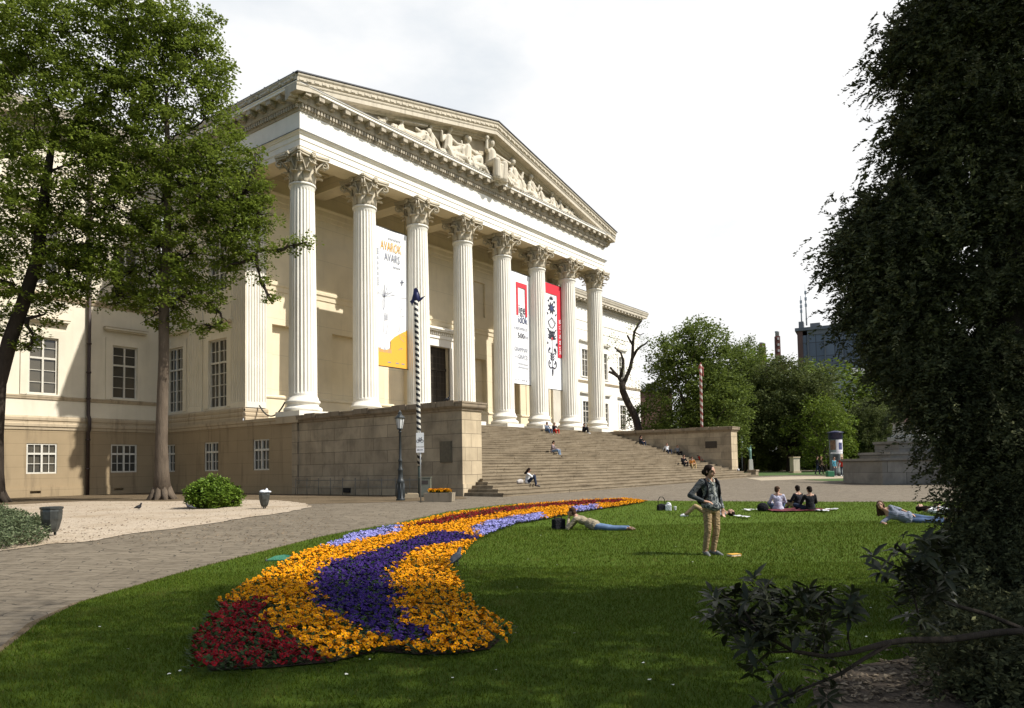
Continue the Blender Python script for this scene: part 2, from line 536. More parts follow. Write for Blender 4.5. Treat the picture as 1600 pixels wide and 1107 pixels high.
def sett_mat():
    t = NT('stone_setts')
    tc = t.n('ShaderNodeTexCoord')
    mp = t.n('ShaderNodeMapping'); mp.inputs[2].default_value = (0, 0, rad(52)); t.l(tc.outputs['Object'], mp.inputs[0])
    dn = t.n('ShaderNodeTexNoise'); dn.inputs['Scale'].default_value = 0.8; dn.inputs['Detail'].default_value = 3
    t.l(mp.outputs[0], dn.inputs['Vector'])
    va = t.n('ShaderNodeVectorMath', operation='MULTIPLY_ADD'); t.l(dn.outputs['Color'], va.inputs[0])
    va.inputs[1].default_value = (1.3, 1.0, 0); t.l(mp.outputs[0], va.inputs[2])
    br = t.n('ShaderNodeTexBrick')
    br.inputs['Scale'].default_value = 1; br.inputs['Brick Width'].default_value = 0.47; br.inputs['Row Height'].default_value = 0.23; br.squash = 1.6; br.squash_frequency = 3; br.offset = 0.37
    br.inputs['Mortar Size'].default_value = 0.02; br.inputs['Mortar Smooth'].default_value = 0.6
    br.inputs['Color1'].default_value = (0.105, 0.083, 0.056, 1); br.inputs['Color2'].default_value = (0.19, 0.155, 0.108, 1); br.inputs['Mortar'].default_value = (0.042, 0.035, 0.025, 1)
    t.l(va.outputs[0], br.inputs['Vector'])
    v = t.coords()
    n1 = t.noise(v, 0.25, 6, 0.6)
    n2 = t.noise(v, 5, 6, 0.65)
    c = t.mix(t.ramp(n1, [(0.4, (0, 0, 0)), (0.7, (0.55, 0.55, 0.55))]), br.outputs['Color'], (0.10, 0.080, 0.056))
    c = t.mix(t.ramp(n2, [(0.38, (0, 0, 0)), (0.62, (0.75, 0.75, 0.75))]), c, (0.18, 0.148, 0.105))
    n5 = t.noise(v, 22, 4, 0.7); c = t.mix(t.ramp(n5, [(0.55, (0, 0, 0)), (0.75, (0.6, 0.6, 0.6))]), c, (0.065, 0.057, 0.045))
    t.set(c, 0.85, 0, 0.25)
    h = t.math('ADD', t.math('MULTIPLY', br.outputs['Fac'], -1.0), t.math('MULTIPLY', n2, 0.5))
    t.bump(h, 0.7, 0.03)
    return t.mat
def gravel_mat(name, c, dark):
    t = NT(name)
    v = t.coords()
    vo = t.n('ShaderNodeTexVoronoi'); vo.inputs['Scale'].default_value = 26; t.l(v, vo.inputs['Vector'])
    n1 = t.noise(v, 0.5, 6, 0.6)
    n2 = t.noise(v, 9, 6, 0.7)
    base = t.mix(0.45, t.ramp(vo.outputs['Distance'], [(0.1, sc(c, 1.12)), (0.6, sc(c, 0.62))]), t.ramp(n2, [(0.3, sc(c, 0.55)), (0.7, sc(c, 1.12))]))
    col = t.mix(t.ramp(n1, [(0.46, (0, 0, 0)), (0.70, (0.75, 0.75, 0.75))]), base, dark)
    n3 = t.noise(v, 4.2, 5, 0.7); col = t.mix(t.ramp(n3, [(0.54, (0, 0, 0)), (0.70, (0.55, 0.55, 0.55))]), col, sc(dark, 0.8))
    t.set(col, 0.95, 0, 0.15)
    t.bump(vo.outputs['Distance'], 0.7, 0.02)
    return t.mat
M_lawn = lawn_mat()
M_sett = sett_mat()
M_grav = gravel_mat('pale_gravel', (0.50, 0.41, 0.305), (0.27, 0.205, 0.13))
M_earth = gravel_mat('bare_earth', (0.17, 0.125, 0.075), (0.075, 0.055, 0.03))
M_soil = gravel_mat('leaf_mulch', (0.13, 0.10, 0.072), (0.06, 0.045, 0.032))
M_bed = gravel_mat('bed_soil', (0.036, 0.025, 0.016), (0.02, 0.014, 0.009))
M_land = plain('far_ground', (0.045, 0.06, 0.02), 0.95, 0.3, 0.3)
# ------------------------------------------------------------------ ground sheets
def sheet(name, poly, dz, mat, step=1.0, kind='structure', mats2=None):
    """a flat polygon laid over the gently rising ground"""
    bm = bmesh.new()
    vs = [bm.verts.new((p[0], p[1], 0)) for p in poly]
    bm.faces.new(vs)
    xs = [p[0] for p in poly]; ys = [p[1] for p in poly]
    lo = (max(min(xs), -70), max(min(ys), -75)); hi = (min(max(xs), 75), min(max(ys), 30))
    for ax in (0, 1):
        k = math.floor(lo[ax] / step) * step
        while k <= hi[ax]:
            no = (1, 0, 0) if ax == 0 else (0, 1, 0)
            co = (k, 0, 0) if ax == 0 else (0, k, 0)
            bmesh.ops.bisect_plane(bm, geom=bm.verts[:] + bm.edges[:] + bm.faces[:], dist=1e-5, plane_co=co, plane_no=no)
            k += step
    for v in bm.verts: v.co.z = ground_z(v.co.x, v.co.y) + dz
    me = bpy.data.meshes.new(name); bm.to_mesh(me); bm.free()
    o = link(name, me, mat)
    o['kind'] = kind
    return o
xs = [-900, -400, -200, -120] + list(np.arange(-70, 76, 2.0)) + [120, 200, 400, 1200]
ys = [-900, -400, -200, -120] + list(np.arange(-75, 31, 2.0)) + [60, 120, 300, 1200]
gv = [(x, y, ground_z(x, y) - 0.04) for y in ys for x in xs]
gf = [(j * len(xs) + i, j * len(xs) + i + 1, (j + 1) * len(xs) + i + 1, (j + 1) * len(xs) + i) for j in range(len(ys) - 1) for i in range(len(xs) - 1)]
g = MB(); g.add(gv, gf); tag(g.build('ground', M_land), kind='structure')
sheet('path', [(-70, -75), (75, -75), (75, 14.4), (-70, 14.4)], 0.0, M_sett, 2.0)
LAWN_PX = [(-160, 1105), (-60, 1055), (0, 1024), (62, 975), (125, 944), (175, 929), (250, 907), (312, 889), (375, 873), (437, 857), (500, 840.6), (560, 829),
           (621, 819), (699, 801), (750, 794), (797, 789), (870, 786), (940, 784.5), (1011, 783.5), (1100, 784), (1220, 785), (1340, 785.5), (1460, 785), (1560, 784), (1700, 783)]
LAWN = [on_ground(*p).to_2d() for p in LAWN_PX]
for r_, f_ in ((34, 26), (26, 2), (14, -14), (-8, -14), (-16, -8), (-13, 1)):
    q = CAM_P + Vector((CAM_R.x, CAM_R.y, 0)) * r_ + Vector((CAM_F.x, CAM_F.y, 0)) * f_
    LAWN.append(q.to_2d())
sheet('lawn', LAWN, 0.024, M_lawn, 1.0)
edge = [on_ground(*p).to_2d() for p in LAWN_PX]
e_in = [on_ground(*p).to_2d() for p in LAWN_PX[:19]]
def offs(P, d):
    out = []
    for i in range(len(P)):
        a, b = P[max(0, i - 1)], P[min(len(P) - 1, i + 1)]; t = (b - a).normalized(); out.append(P[i] + Vector((-t.y, t.x)) * d)
    return out
eo = [p + Vector((rng0.uniform(-.03, .03), rng0.uniform(-.03, .03))) for rng0 in [random.Random(3)] for p in offs(e_in, 0.08)]
sheet('earth_edge', e_in + eo[::-1], 0.016, M_earth, 1.0)
GR_PX = [(-120, 862), (0, 862), (75, 851), (125, 848.5), (187, 838), (281, 825.5), (375, 811.5), (453, 800.5), (487, 792.5), (478, 787), (440, 783), (380, 781.5), (250, 784), (130, 784), (0, 790), (-120, 795)]
def ragged(P, amp, seed, step=0.35):
    q = random.Random(seed); out = []
    for a, b in zip(P, P[1:] + P[:1]):
        n = max(1, int((b - a).length / step)); t = (b - a).normalized(); nn = Vector((-t.y, t.x))
        for k in range(min(n, 60)): out.append(a.lerp(b, k / min(n, 60)) + nn * (q.uniform(-amp, amp) if k else 0))
    return out
sheet('gravel', ragged([on_ground(*p).to_2d() for p in GR_PX], 0.10, 4), 0.012, M_grav, 1.0)
EA_PX = [(-120, 796), (0, 791), (130, 785), (250, 785), (380, 782.5), (440, 784), (480, 788), (560, 786.5), (640, 784), (730, 779.5)]
ea = [on_ground(*p).to_2d() for p in EA_PX] + [Vector((-1.1, -13.4)), Vector((-1.1, 14.45)), Vector((-40, 14.45))]
sheet('earth_strip', ea, 0.006, M_earth, 1.0)
SOIL_PX = [(1270, 1085), (1300, 1062), (1350, 1045), (1420, 1034), (1500, 1022), (1640, 1010), (1760, 1120), (1500, 1300), (1290, 1180)]
sheet('soil', [on_ground(*p).to_2d() for p in SOIL_PX], 0.034, M_soil, 1.0)
M_sand = gravel_mat('sandy_path', (0.44, 0.37, 0.27), (0.33, 0.27, 0.18))
sheet('sandy_path', [on_ground(*p).to_2d() for p in ((1165, 747.5), (1230, 745), (1330, 744.5), (1460, 745), (1460, 747), (1330, 747.5), (1250, 749.5), (1190, 751.5))], 0.010, M_sand, 2.0)
M_farlawn = plain('park_grass', (0.045, 0.085, 0.012), 0.9, 0.3, 1.0)
sheet('park_grass', [on_ground(*p).to_2d() for p in ((1175, 744.5), (1240, 743), (1460, 742), (1600, 741), (1600, 738), (1460, 736.5), (1240, 737), (1150, 739))], 0.014, M_farlawn, 2.0)
sheet('park_grass', [on_ground(*p).to_2d() for p in ((1255, 750), (1335, 747.8), (1335, 752), (1290, 752))], 0.018, M_farlawn, 1.0)
def inside(P, poly):
    """P (n,2) against a polygon"""
    P = np.asarray(P); x, y = P[:, 0], P[:, 1]
    c = np.zeros(len(P), bool); n = len(poly)
    for i in range(n):
        x0, y0 = poly[i][0], poly[i][1]; x1, y1 = poly[(i + 1) % n][0], poly[(i + 1) % n][1]
        if y0 == y1: continue
        k = (y0 > y) != (y1 > y)
        c ^= k & (x < (x1 - x0) * (y - y0) / (y1 - y0) + x0)
    return c
# ------------------------------------------------------------------ flower bed
def z8(pts): return [on_ground(280 + a / 2.051, 740 + b / 2.051).to_2d() for a, b in pts]
BED = z8([(60, 655), (55, 590), (80, 525), (130, 450), (200, 390), (300, 325), (400, 270), (480, 240), (560, 205), (690, 180), (720, 172), (850, 142), (1000, 120), (1150, 103), (1300, 93), (1430, 87), (1500, 95),
          (1430, 107), (1300, 127), (1180, 152), (1080, 167), (980, 207), (935, 232), (905, 270), (870, 310), (880, 370), (930, 440), (1000, 490), (1060, 545), (1020, 580), (900, 598), (760, 602), (640, 590), (500, 625), (300, 645)])
ZONE = [('red', z8([(40, 670), (40, 560), (80, 500), (140, 442), (280, 428), (292, 470), (270, 500), (340, 560), (440, 585), (430, 640)])),
        ('purple', z8([(560, 288), (480, 300), (440, 350), (428, 400), (470, 470), (540, 512), (610, 552), (660, 580), (740, 600), (790, 580), (760, 530), (720, 470), (680, 390), (668, 340), (700, 290), (800, 250), (900, 236), (955, 216), (900, 204), (820, 198), (700, 240), (620, 265)])),
        ('pale blue', z8([(460, 250), (480, 225), (560, 195), (700, 175), (706, 200), (600, 226), (500, 250)])),
        ('pale blue', z8([(940, 185), (1000, 160), (1160, 135), (1175, 158), (1080, 180), (975, 215), (952, 212)])),
        ('pale blue', z8([(1255, 117), (1335, 106), (1345, 122), (1265, 134)])),
        ('red', z8([(735, 182), (790, 165), (900, 140), (1050, 115), (1200, 104), (1300, 95), (1430, 89), (1425, 99), (1300, 109), (1150, 119), (1040, 136), (960, 150), (840, 176)]))]
def inset(poly, d):
    n = len(poly); out = []; A = sum(poly[i][0] * poly[(i + 1) % n][1] - poly[(i + 1) % n][0] * poly[i][1] for i in range(n)); sg = 1 if A > 0 else -1
    for i in range(n):
        a, b, c = Vector(poly[i - 1]), Vector(poly[i]), Vector(poly[(i + 1) % n]); t = ((b - a).normalized() + (c - b).normalized()).normalized(); out.append(b + Vector((-t.y, t.x)) * d * sg)
    return out
sheet('flower_bed_soil', inset(BED, 0.09), 0.035, M_bed, 0.5)
def petal_mat(name, c, c2):
    t = NT(name)
    g = t.n('ShaderNodeNewGeometry')
    t.set(t.ramp(g.outputs['Random Per Island'], [(0, sc(c, 0.75)), (0.5, tuple((x + y) / 2 for x, y in zip(c, c2))), (1, sc(c2, 1.1))]), 0.7, 0, 0.04)
    return t.mat
M_pet = {'orange': petal_mat('petals_orange', (0.56, 0.165, 0.003), (0.76, 0.34, 0.004)),
         'red': petal_mat('petals_red', (0.075, 0.003, 0.006), (0.24, 0.010, 0.014)),
         'purple': petal_mat('petals_purple', (0.022, 0.011, 0.075), (0.055, 0.026, 0.16)),
         'pale blue': petal_mat('petals_pale_blue', (0.15, 0.145, 0.40), (0.33, 0.32, 0.60))}
M_eye = {'orange': solid('pansy_eye_brown', (0.12, 0.02, 0.004)), 'red': solid('pansy_eye_black', (0.012, 0.004, 0.004)),
         'purple': solid('pansy_eye_violet', (0.012, 0.006, 0.04)), 'pale blue': solid('pansy_eye_blue', (0.05, 0.03, 0.2))}
M_pleaf = leafy('pansy_leaf', (0.022, 0.050, 0.010), (0.035, 0.07, 0.014), 0.4, 0.6, 0.1)
rng = np.random.default_rng(7)
def pansy_arrays(seed, nfl, r=0.12):
    """leaves and five-petalled blooms of one plant -> V, F(quads), mat index (0 leaf, 1 petal, 2 eye)"""
    q = np.random.default_rng(seed); V = []; F = []; Mi = []
    def quad(a, b, c, d, m):
        k = len(V); V.extend([a, b, c, d]); F.append((k, k + 1, k + 2, k + 3)); Mi.append(m)
    for i in range(30):
        a = q.uniform(0, 2 * math.pi); rr = r * math.sqrt(q.uniform(0, 1)); b = np.array([rr * math.cos(a), rr * math.sin(a), q.uniform(0.01, 0.075)])
        d = np.array([math.cos(a), math.sin(a), q.uniform(0.1, 0.9)]); d /= np.linalg.norm(d); s = np.array([-math.sin(a), math.cos(a), 0]); ln = q.uniform(0.035, 0.06)
        quad(b, b + d * ln * 0.5 + s * ln * 0.3, b + d * ln, b + d * ln * 0.5 - s * ln * 0.3, 0)
    for i in range(nfl):
        a = q.uniform(0, 2 * math.pi); rr = r * math.sqrt(q.uniform(0, 1)) * 0.95
        c = np.array([rr * math.cos(a), rr * math.sin(a), q.uniform(0.055, 0.105)])
        n = np.array([q.normal(0, 0.5), q.normal(0, 0.5) - 0.35, q.uniform(0.5, 1.0)]); n /= np.linalg.norm(n)
        u = np.cross(n, [0, 0, 1.0]); u /= max(1e-6, np.linalg.norm(u)); w = np.cross(u, n)
        R = q.uniform(0.017, 0.033); spin = q.uniform(-0.3, 0.3)
        for k, (ang, ln, wd) in enumerate(((1.05, 1.05, 0.62), (2.1, 1.05, 0.62), (0.05, 0.95, 0.6), (3.09, 0.95, 0.6), (-1.57, 1.0, 0.85))):
            e = u * math.cos(ang + spin) + w * math.sin(ang + spin); f = np.cross(n, e)
            z = n * (0.004 * (k < 2) * -1)
            tip = c + e * R * ln + n * R * q.uniform(-0.25, 0.2) + z
            quad(c + z, c + e * R * ln * 0.62 + f * R * wd * 0.8 + z, tip, c + e * R * ln * 0.62 - f * R * wd * 0.8 + z, 1)
        e = R * 0.26
        quad(c + n * 0.004 + u * e, c + n * 0.004 + w * e, c + n * 0.004 - u * e, c + n * 0.004 - w * e, 2)
    return np.array(V), np.array(F), np.array(Mi)
PV = {}
for ci, cname in enumerate(('orange', 'red', 'purple', 'pale blue')):
    PV[cname] = [pansy_arrays(100 * ci + k, {'orange': 13, 'red': 8, 'purple': 11, 'pale blue': 12}[cname]) for k in range(6)]
def sub_mesh(name, arr, sel, mats):
    V, F, Mi = arr; F2 = F[sel]; used = np.unique(F2); lut = np.zeros(len(V), int); lut[used] = np.arange(len(used))
    return np_mesh(name, V[used], lut[F2], mats, np.maximum(Mi[sel] - 1, 0))
PM = {c: [(sub_mesh('foliage', PV[c][k], PV[c][k][2] == 0, [M_pleaf]), sub_mesh('blossoms', PV[c][k], PV[c][k][2] > 0, [M_pet[c], M_eye[c]])) for k in range(6)] for c in PV}
bx = np.array([p[0] for p in BED]); by = np.array([p[1] for p in BED])
gx, gy = np.meshgrid(np.arange(bx.min(), bx.max(), 0.165), np.arange(by.min(), by.max(), 0.145))
gx[1::2] += 0.08
PP = np.stack([gx.ravel(), gy.ravel()], 1) + rng.normal(0, 0.028, (gx.size, 2))
PP = PP[inside(PP, BED)]
pc = np.array(['orange'] * len(PP), dtype=object)
for cname, poly in ZONE: pc[inside(PP + rng.normal(0, 0.05, PP.shape), poly)] = cname
dd = np.hypot(PP[:, 0] - CAM_P.x, PP[:, 1] - CAM_P.y)
order = np.argsort(dd)
LBL = {'orange': 'orange yellow pansy plant blooming in the curved flower bed', 'red': 'dark red pansy plant at the near end of the flower bed',
       'purple': 'deep purple pansy plant in the middle of the flower bed', 'pale blue': 'pale blue pansy plant at the edge of the flower bed'}
restV = []; restF = []; restM = []; nb = 0
cidx = {'orange': 0, 'red': 1, 'purple': 2, 'pale blue': 3}
for k, i in enumerate(order):
    c = pc[i]; v = int(rng.integers(6)); a = rng.uniform(-0.5, 0.5); s = rng.uniform(0.85, 1.18)
    x, y = PP[i]; z = ground_z(x, y) + 0.03
    if k < 296:
        o = thing('pansy_plant', LBL[c], 'pansy', (x, y, z), a, c + ' pansies in the flower bed'); o.scale = (s, s, s)
        link('foliage', PM[c][v][0], [], o); link('blossoms', PM[c][v][1], [], o)
    else:
        V, F, Mi = PV[c][v]
        ca, sa = math.cos(a) * s, math.sin(a) * s
        restV.append(np.stack([V[:, 0] * ca - V[:, 1] * sa + x, V[:, 0] * sa + V[:, 1] * ca + y, V[:, 2] * s + z], 1))
        restF.append(F + nb); nb += len(V)
        restM.append(np.where(Mi == 0, 0, Mi + 2 * cidx[c]))
print('pansies', len(PP))
me = np_mesh('pansies', np.concatenate(restV), np.concatenate(restF), [M_pleaf] + [q[c] for c in cidx for q in (M_pet, M_eye)], np.concatenate(restM))
tag(link('pansies', me, []), 'orange, red, purple and pale blue pansies filling the far sweep of the bed', 'pansies', kind='stuff')
# ------------------------------------------------------------------ grass blades on the lawn
def blade_mat():
    t = NT('grass_blades')
    g = t.n('ShaderNodeNewGeometry')
    n1 = t.noise(t.coords(), 0.4, 4)
    c = t.ramp(g.outputs['Random Per Island'], [(0, (0.044, 0.068, 0.005)), (0.55, (0.070, 0.102, 0.007)), (0.9, (0.102, 0.132, 0.012)), (1, (0.20, 0.18, 0.06))])
    n6 = t.noise(t.coords(), 1.6, 5, 0.6)
    c = t.mix(t.math('MULTIPLY', n1, 0.6), c, (0.060, 0.092, 0.010)); c = t.mix(t.ramp(n6, [(0.56, (0, 0, 0)), (0.72, (0.7, 0.7, 0.7))]), c, (0.135, 0.135, 0.03)); c = t.mix(t.ramp(n6, [(0.28, (0.7, 0.7, 0.7)), (0.42, (0, 0, 0))]), c, (0.04, 0.07, 0.008))
    t.set(c, 0.7, 0, 0.06)
    tr = t.n('ShaderNodeBsdfTranslucent'); t.l(c, tr.inputs[0]); ms = t.n('ShaderNodeMixShader'); ms.inputs[0].default_value = 0.3
    t.l(t.b.outputs[0], ms.inputs[1]); t.l(tr.outputs[0], ms.inputs[2]); t.l(ms.outputs[0], t.out.inputs[0])
    return t.mat
def blades(n, d0, d1, size, seed):
    q = np.random.default_rng(seed)
    d = np.sqrt(q.uniform(d0 ** 2, d1 ** 2, n)); lat = q.uniform(-0.85, 0.98, n) * d
    fx, fy = CAM_F.x, CAM_F.y; h = math.hypot(fx, fy); fx /= h; fy /= h
    X = CAM_P.x + fx * d + fy * lat; Y = CAM_P.y + fy * d - fx * lat
    P = np.stack([X, Y], 1)
    k = inside(P, LAWN) & ~inside(P, BED) & ~inside(P, [on_ground(*p).to_2d() for p in SOIL_PX])
    P = P[k]; n = len(P)
    Z = np.array([ground_z(a, b) for a, b in P]) + 0.022
    a = q.uniform(0, 2 * np.pi, n); hgt = size * q.uniform(0.5, 1.25, n); w = hgt * q.uniform(0.10, 0.17, n)
    lean = q.normal(0, 0.45, (n, 2)) * hgt[:, None]
    V = np.zeros((n, 3, 3))
    V[:, 0] = np.stack([P[:, 0] + np.cos(a) * w, P[:, 1] + np.sin(a) * w, Z], 1)
    V[:, 1] = np.stack([P[:, 0] - np.cos(a) * w, P[:, 1] - np.sin(a) * w, Z], 1)
    V[:, 2] = np.stack([P[:, 0] + lean[:, 0], P[:, 1] + lean[:, 1], Z + hgt], 1)
    return V.reshape(-1, 3)
BV = np.concatenate([blades(330000, 3.5, 12, 0.032, 1), blades(175000, 12, 20, 0.045, 2), blades(90000, 20, 34, 0.06, 3)])
me = np_mesh('grass', BV, np.arange(len(BV)).reshape(-1, 3), blade_mat())
tag(link('grass', me, []), 'short mown green grass of the museum lawn', 'grass', kind='stuff')
# chips and dead leaves on the bare soil
LT = MB(); LT2 = MB(); sp_ = [on_ground(*p).to_2d() for p in SOIL_PX]
for k in range(1500):
    p = on_ground(rng.uniform(1250, 1600), rng.uniform(1012, 1107))
    if not inside(np.array([[p.x, p.y]]), sp_)[0] and rng.uniform() > 0.12: continue
    a = rng.uniform(0, 6.28); s_ = rng.uniform(0.010, 0.035); w_ = s_ * rng.uniform(0.35, 0.7); z = p.z + 0.038; ca, sa = math.cos(a), math.sin(a)
    LT.quad((p.x + ca * s_, p.y + sa * s_, z + rng.uniform(0, .02)), (p.x - sa * w_, p.y + ca * w_, z + rng.uniform(0, .02)), (p.x - ca * s_, p.y - sa * s_, z + rng.uniform(0, .02)), (p.x + sa * w_, p.y - ca * w_, z + rng.uniform(0, .02)))
tag(LT.build('leaf_litter', petal_mat('dead_leaves', (0.10, 0.072, 0.045), (0.24, 0.19, 0.13))), 'dead leaves and bark chips under the conifer', 'leaf litter', kind='stuff')
for k in range(2600):
    p = on_ground(rng.uniform(0, 520), 772 + 80 * rng.uniform(0, 1) ** 1.5)
    if inside(np.array([[p.x, p.y]]), LAWN)[0]: continue
    a = rng.uniform(0, 6.28); s_ = rng.uniform(0.012, 0.045); w_ = s_ * rng.uniform(0.35, 0.7); z = p.z + 0.02; ca, sa = math.cos(a), math.sin(a)
    LT2.quad((p.x + ca * s_, p.y + sa * s_, z + rng.uniform(0, .02)), (p.x - sa * w_, p.y + ca * w_, z), (p.x - ca * s_, p.y - sa * s_, z + rng.uniform(0, .02)), (p.x + sa * w_, p.y - ca * w_, z))
tag(LT2.build('leaf_litter', petal_mat('litter_brown', (0.07, 0.05, 0.032), (0.22, 0.16, 0.10))), 'scattered dead leaves and twigs over the gravel by the plane trees', 'leaf litter', kind='stuff')
# daisies and fallen petals sprinkled over the lawn
dz_ = MB()
for k in range(60):
    p = on_ground(rng.uniform(60, 1500), rng.uniform(800, 1090))
    if not inside(np.array([[p.x, p.y]]), LAWN)[0] or inside(np.array([[p.x, p.y]]), BED)[0]: continue
    r = rng.uniform(0.008, 0.016); z = p.z + 0.055
    dz_.add([(p.x + r * math.cos(a), p.y + r * math.sin(a), z + rng.uniform(-.004, .004)) for a in np.arange(0, 6.2, 1.05)], [(0, 1, 2, 3, 4, 5)])
tag(dz_.build('daisies', solid('daisy_white', (0.6, 0.6, 0.5))), 'tiny white daisies scattered over the lawn', 'daisies', kind='stuff')
# ------------------------------------------------------------------ the museum: X runs along the front, Y into the building
MUS = thing('museum_building', 'cream neoclassical museum with eight fluted Corinthian columns, sculpted pediment and broad staircase', 'museum', (0, 0, 0))
GZ = 0.2            # wall foot, a little under the ground
FL = 4.85           # portico floor
AB, AT, FT, CB, CT = 20.75, 22.0, 23.18, 24.20, 24.42   # architrave, frieze, corona levels
def wall(mb, axis, c, u0, u1, z0, z1, holes=(), depth=0.3, m=0, back=None, mj=None):
    """a wall face at y=c (axis 'y') or x=c (axis 'x') with holes (ua, ub, za, zb[, depth, back])"""
    P = (lambda u, z, d=0: (u, c + d, z)) if axis == 'y' else (lambda u, z, d=0: (c + d, u, z))
    us = sorted({u0, u1, *[h[0] for h in holes], *[h[1] for h in holes]}); zs = sorted({z0, z1, *[h[2] for h in holes], *[h[3] for h in holes]})
    for i in range(len(us) - 1):
        for j in range(len(zs) - 1):
            um, zm = (us[i] + us[i + 1]) / 2, (zs[j] + zs[j + 1]) / 2
            if any(h[0] < um < h[1] and h[2] < zm < h[3] for h in holes): continue
            mb.quad(P(us[i], zs[j]), P(us[i + 1], zs[j]), P(us[i + 1], zs[j + 1]), P(us[i], zs[j + 1]), m)
    for h in holes:
        a, b, za, zb = h[:4]; d = h[4] if len(h) > 4 else depth; bk = h[5] if len(h) > 5 else False
        j = m if mj is None else mj
        mb.quad(P(a, za), P(a, za, d), P(a, zb, d), P(a, zb), j); mb.quad(P(b, za), P(b, za, d), P(b, zb, d), P(b, zb), j)
        mb.quad(P(a, za), P(b, za), P(b, za, d), P(a, za, d), j); mb.quad(P(a, zb), P(b, zb), P(b, zb, d), P(a, zb, d), j)
        if bk: mb.quad(P(a, za, d), P(b, za, d), P(b, zb, d), P(a, zb, d), m)
def sweep(mb, path, prof, m=0, ends=True):
    """a moulding: profile (offset outward, z) carried along a path with mitred corners; outward = right-hand side reversed"""
    n = len(path); rows = []
    nr = []
    for i in range(n - 1):
        dx, dy = path[i + 1][0] - path[i][0], path[i + 1][1] - path[i][1]; l = math.hypot(dx, dy)
        nr.append((dy / l, -dx / l))
    for i in range(n):
        if i == 0: ox, oy = nr[0]
        elif i == n - 1: ox, oy = nr[-1]
        else:
            a, b = nr[i - 1], nr[i]; k = 1 + a[0] * b[0] + a[1] * b[1]
            ox, oy = (a[0] + b[0]) / k, (a[1] + b[1]) / k
        rows.append([(path[i][0] + ox * d, path[i][1] + oy * d, z) for d, z in prof])
    k = len(prof)
    vs = [p for r in rows for p in r]
    fs = [(i * k + j, (i + 1) * k + j, (i + 1) * k + j + 1, i * k + j + 1) for i in range(n - 1) for j in range(k - 1)]
    mb.add(vs, fs, m)
    if ends:
        mb.add(rows[0], [tuple(range(k))], m); mb.add(rows[-1], [tuple(reversed(range(k)))], m)
def window(axis, c, u, z0, z1, w, cols, rows, parent, depth=0.2, bar=0.05, fr=0.09, transom=None):
    """white casement set back in its opening; pane behind the bars"""
    P = (lambda a, b, za, zb, d0, d1: (a, b, c + d0, c + d1, za, zb)) if axis == 'y' else (lambda a, b, za, zb, d0, d1: (c + d0, c + d1, a, b, za, zb))
    f = MB(); a, b = u - w / 2, u + w / 2; d0, d1 = depth - 0.06, depth + 0.02
    f.box(*P(a, a + fr, z0, z1, d0, d1)); f.box(*P(b - fr, b, z0, z1, d0, d1))
    f.box(*P(a + fr, b - fr, z0, z0 + fr, d0, d1)); f.box(*P(a + fr, b - fr, z1 - fr, z1, d0, d1))
    f.box(*P(u - 0.055, u + 0.055, z0 + fr, z1 - fr, d0 - 0.02, d1))
    tz = transom if transom else z0 + (z1 - z0) * 0.6
    for aa, bb in ((a + fr, u - 0.055), (u + 0.055, b - fr)):
        f.box(*P(aa, bb, tz - 0.06, tz + 0.06, d0 - 0.02, d1))
        for q in range(1, cols):
            xx = aa + (bb - aa) * q / cols
            f.box(*P(xx - bar / 2, xx + bar / 2, z0 + fr, tz - 0.06, d0 + 0.012, d1)); f.box(*P(xx - bar / 2, xx + bar / 2, tz + 0.06, z1 - fr, d0 + 0.012, d1))
        for zz in rows:
            f.box(*P(aa, bb, zz - bar / 2, zz + bar / 2, d0 + 0.016, d1))
    o = f.build('window', M_frame, parent)
    p = MB(); p.box(*P(a, b, z0, z1, depth + 0.025, depth + 0.05)); p.build('pane', M_pane, o)
    return o
# ---- stone podium under the portico and hall
b = MB()
base_w = [(a - 0.82, a + 0.82, 1.72, 3.6) for a in (2.55, 8.0, 13.3)]
wall(b, 'x', -1.15, -1.06, 14.5, 0.9, 4.44, base_w, 0.25, 0)
wall(b, 'x', -1.21, -1.06, 14.5, GZ, 0.9, [(4.5, 5.3, 0.36, 0.78, 0.3, True)], 0.3, 0)
b.quad((-1.21, -1.06, 0.9), (-1.21, 14.5, 0.9), (-1.15, 14.5, 0.9), (-1.15, -1.06, 0.9))
b.build('basement_wall', M_base, MUS)
b = MB()
sweep(b, [(-1.15, 14.5), (-1.15, 0.9)], [(0, 4.44), (0.05, 4.46), (0.06, 4.62), (0.11, 4.66), (0.12, 4.84), (0, 4.85)])
b.box(-1.3, -1.15, -1.2, 0.9, 4.44, 4.84)                     # corner die of the coping
sweep(b, [(-1.0, 14.5), (-1.0, 4.62)], [(0.05, 4.85), (0.05, 5.05), (0.02, 5.12), (0.06, 5.2), (0.06, 5.32), (0.0, 5.4), (0.03, 5.46), (0.03, 5.6), (-0.08, 5.72), (-0.15, 5.72)])
sweep(b, [(-0.98, 4.65), (0.82, 4.65)], [(0.05, 4.85), (0.05, 5.05), (0.02, 5.12), (0.06, 5.2), (0.06, 5.32), (0.0, 5.4), (0.03, 5.46), (0.03, 5.6), (-0.08, 5.7), (-0.2, 5.7)])
b.build('plinth_moulding', M_mould, MUS)
b = MB(); b.box(-1.2, 36.2, -1.22, 14.0, 4.6, FL); b.build('portico_floor', M_step, MUS)
for a, _b, za, zb in base_w: window('x', -1.15, (a + _b) / 2, za, zb, _b - a, 2, [za + 0.62], MUS, 0.12, 0.04, 0.08, za + 1.24)
vent = MB(); vent.box(-1.30, -1.17, -5.6, -5.1, 0.42, 0.68); vent.build('air_vent', M_dark, MUS)
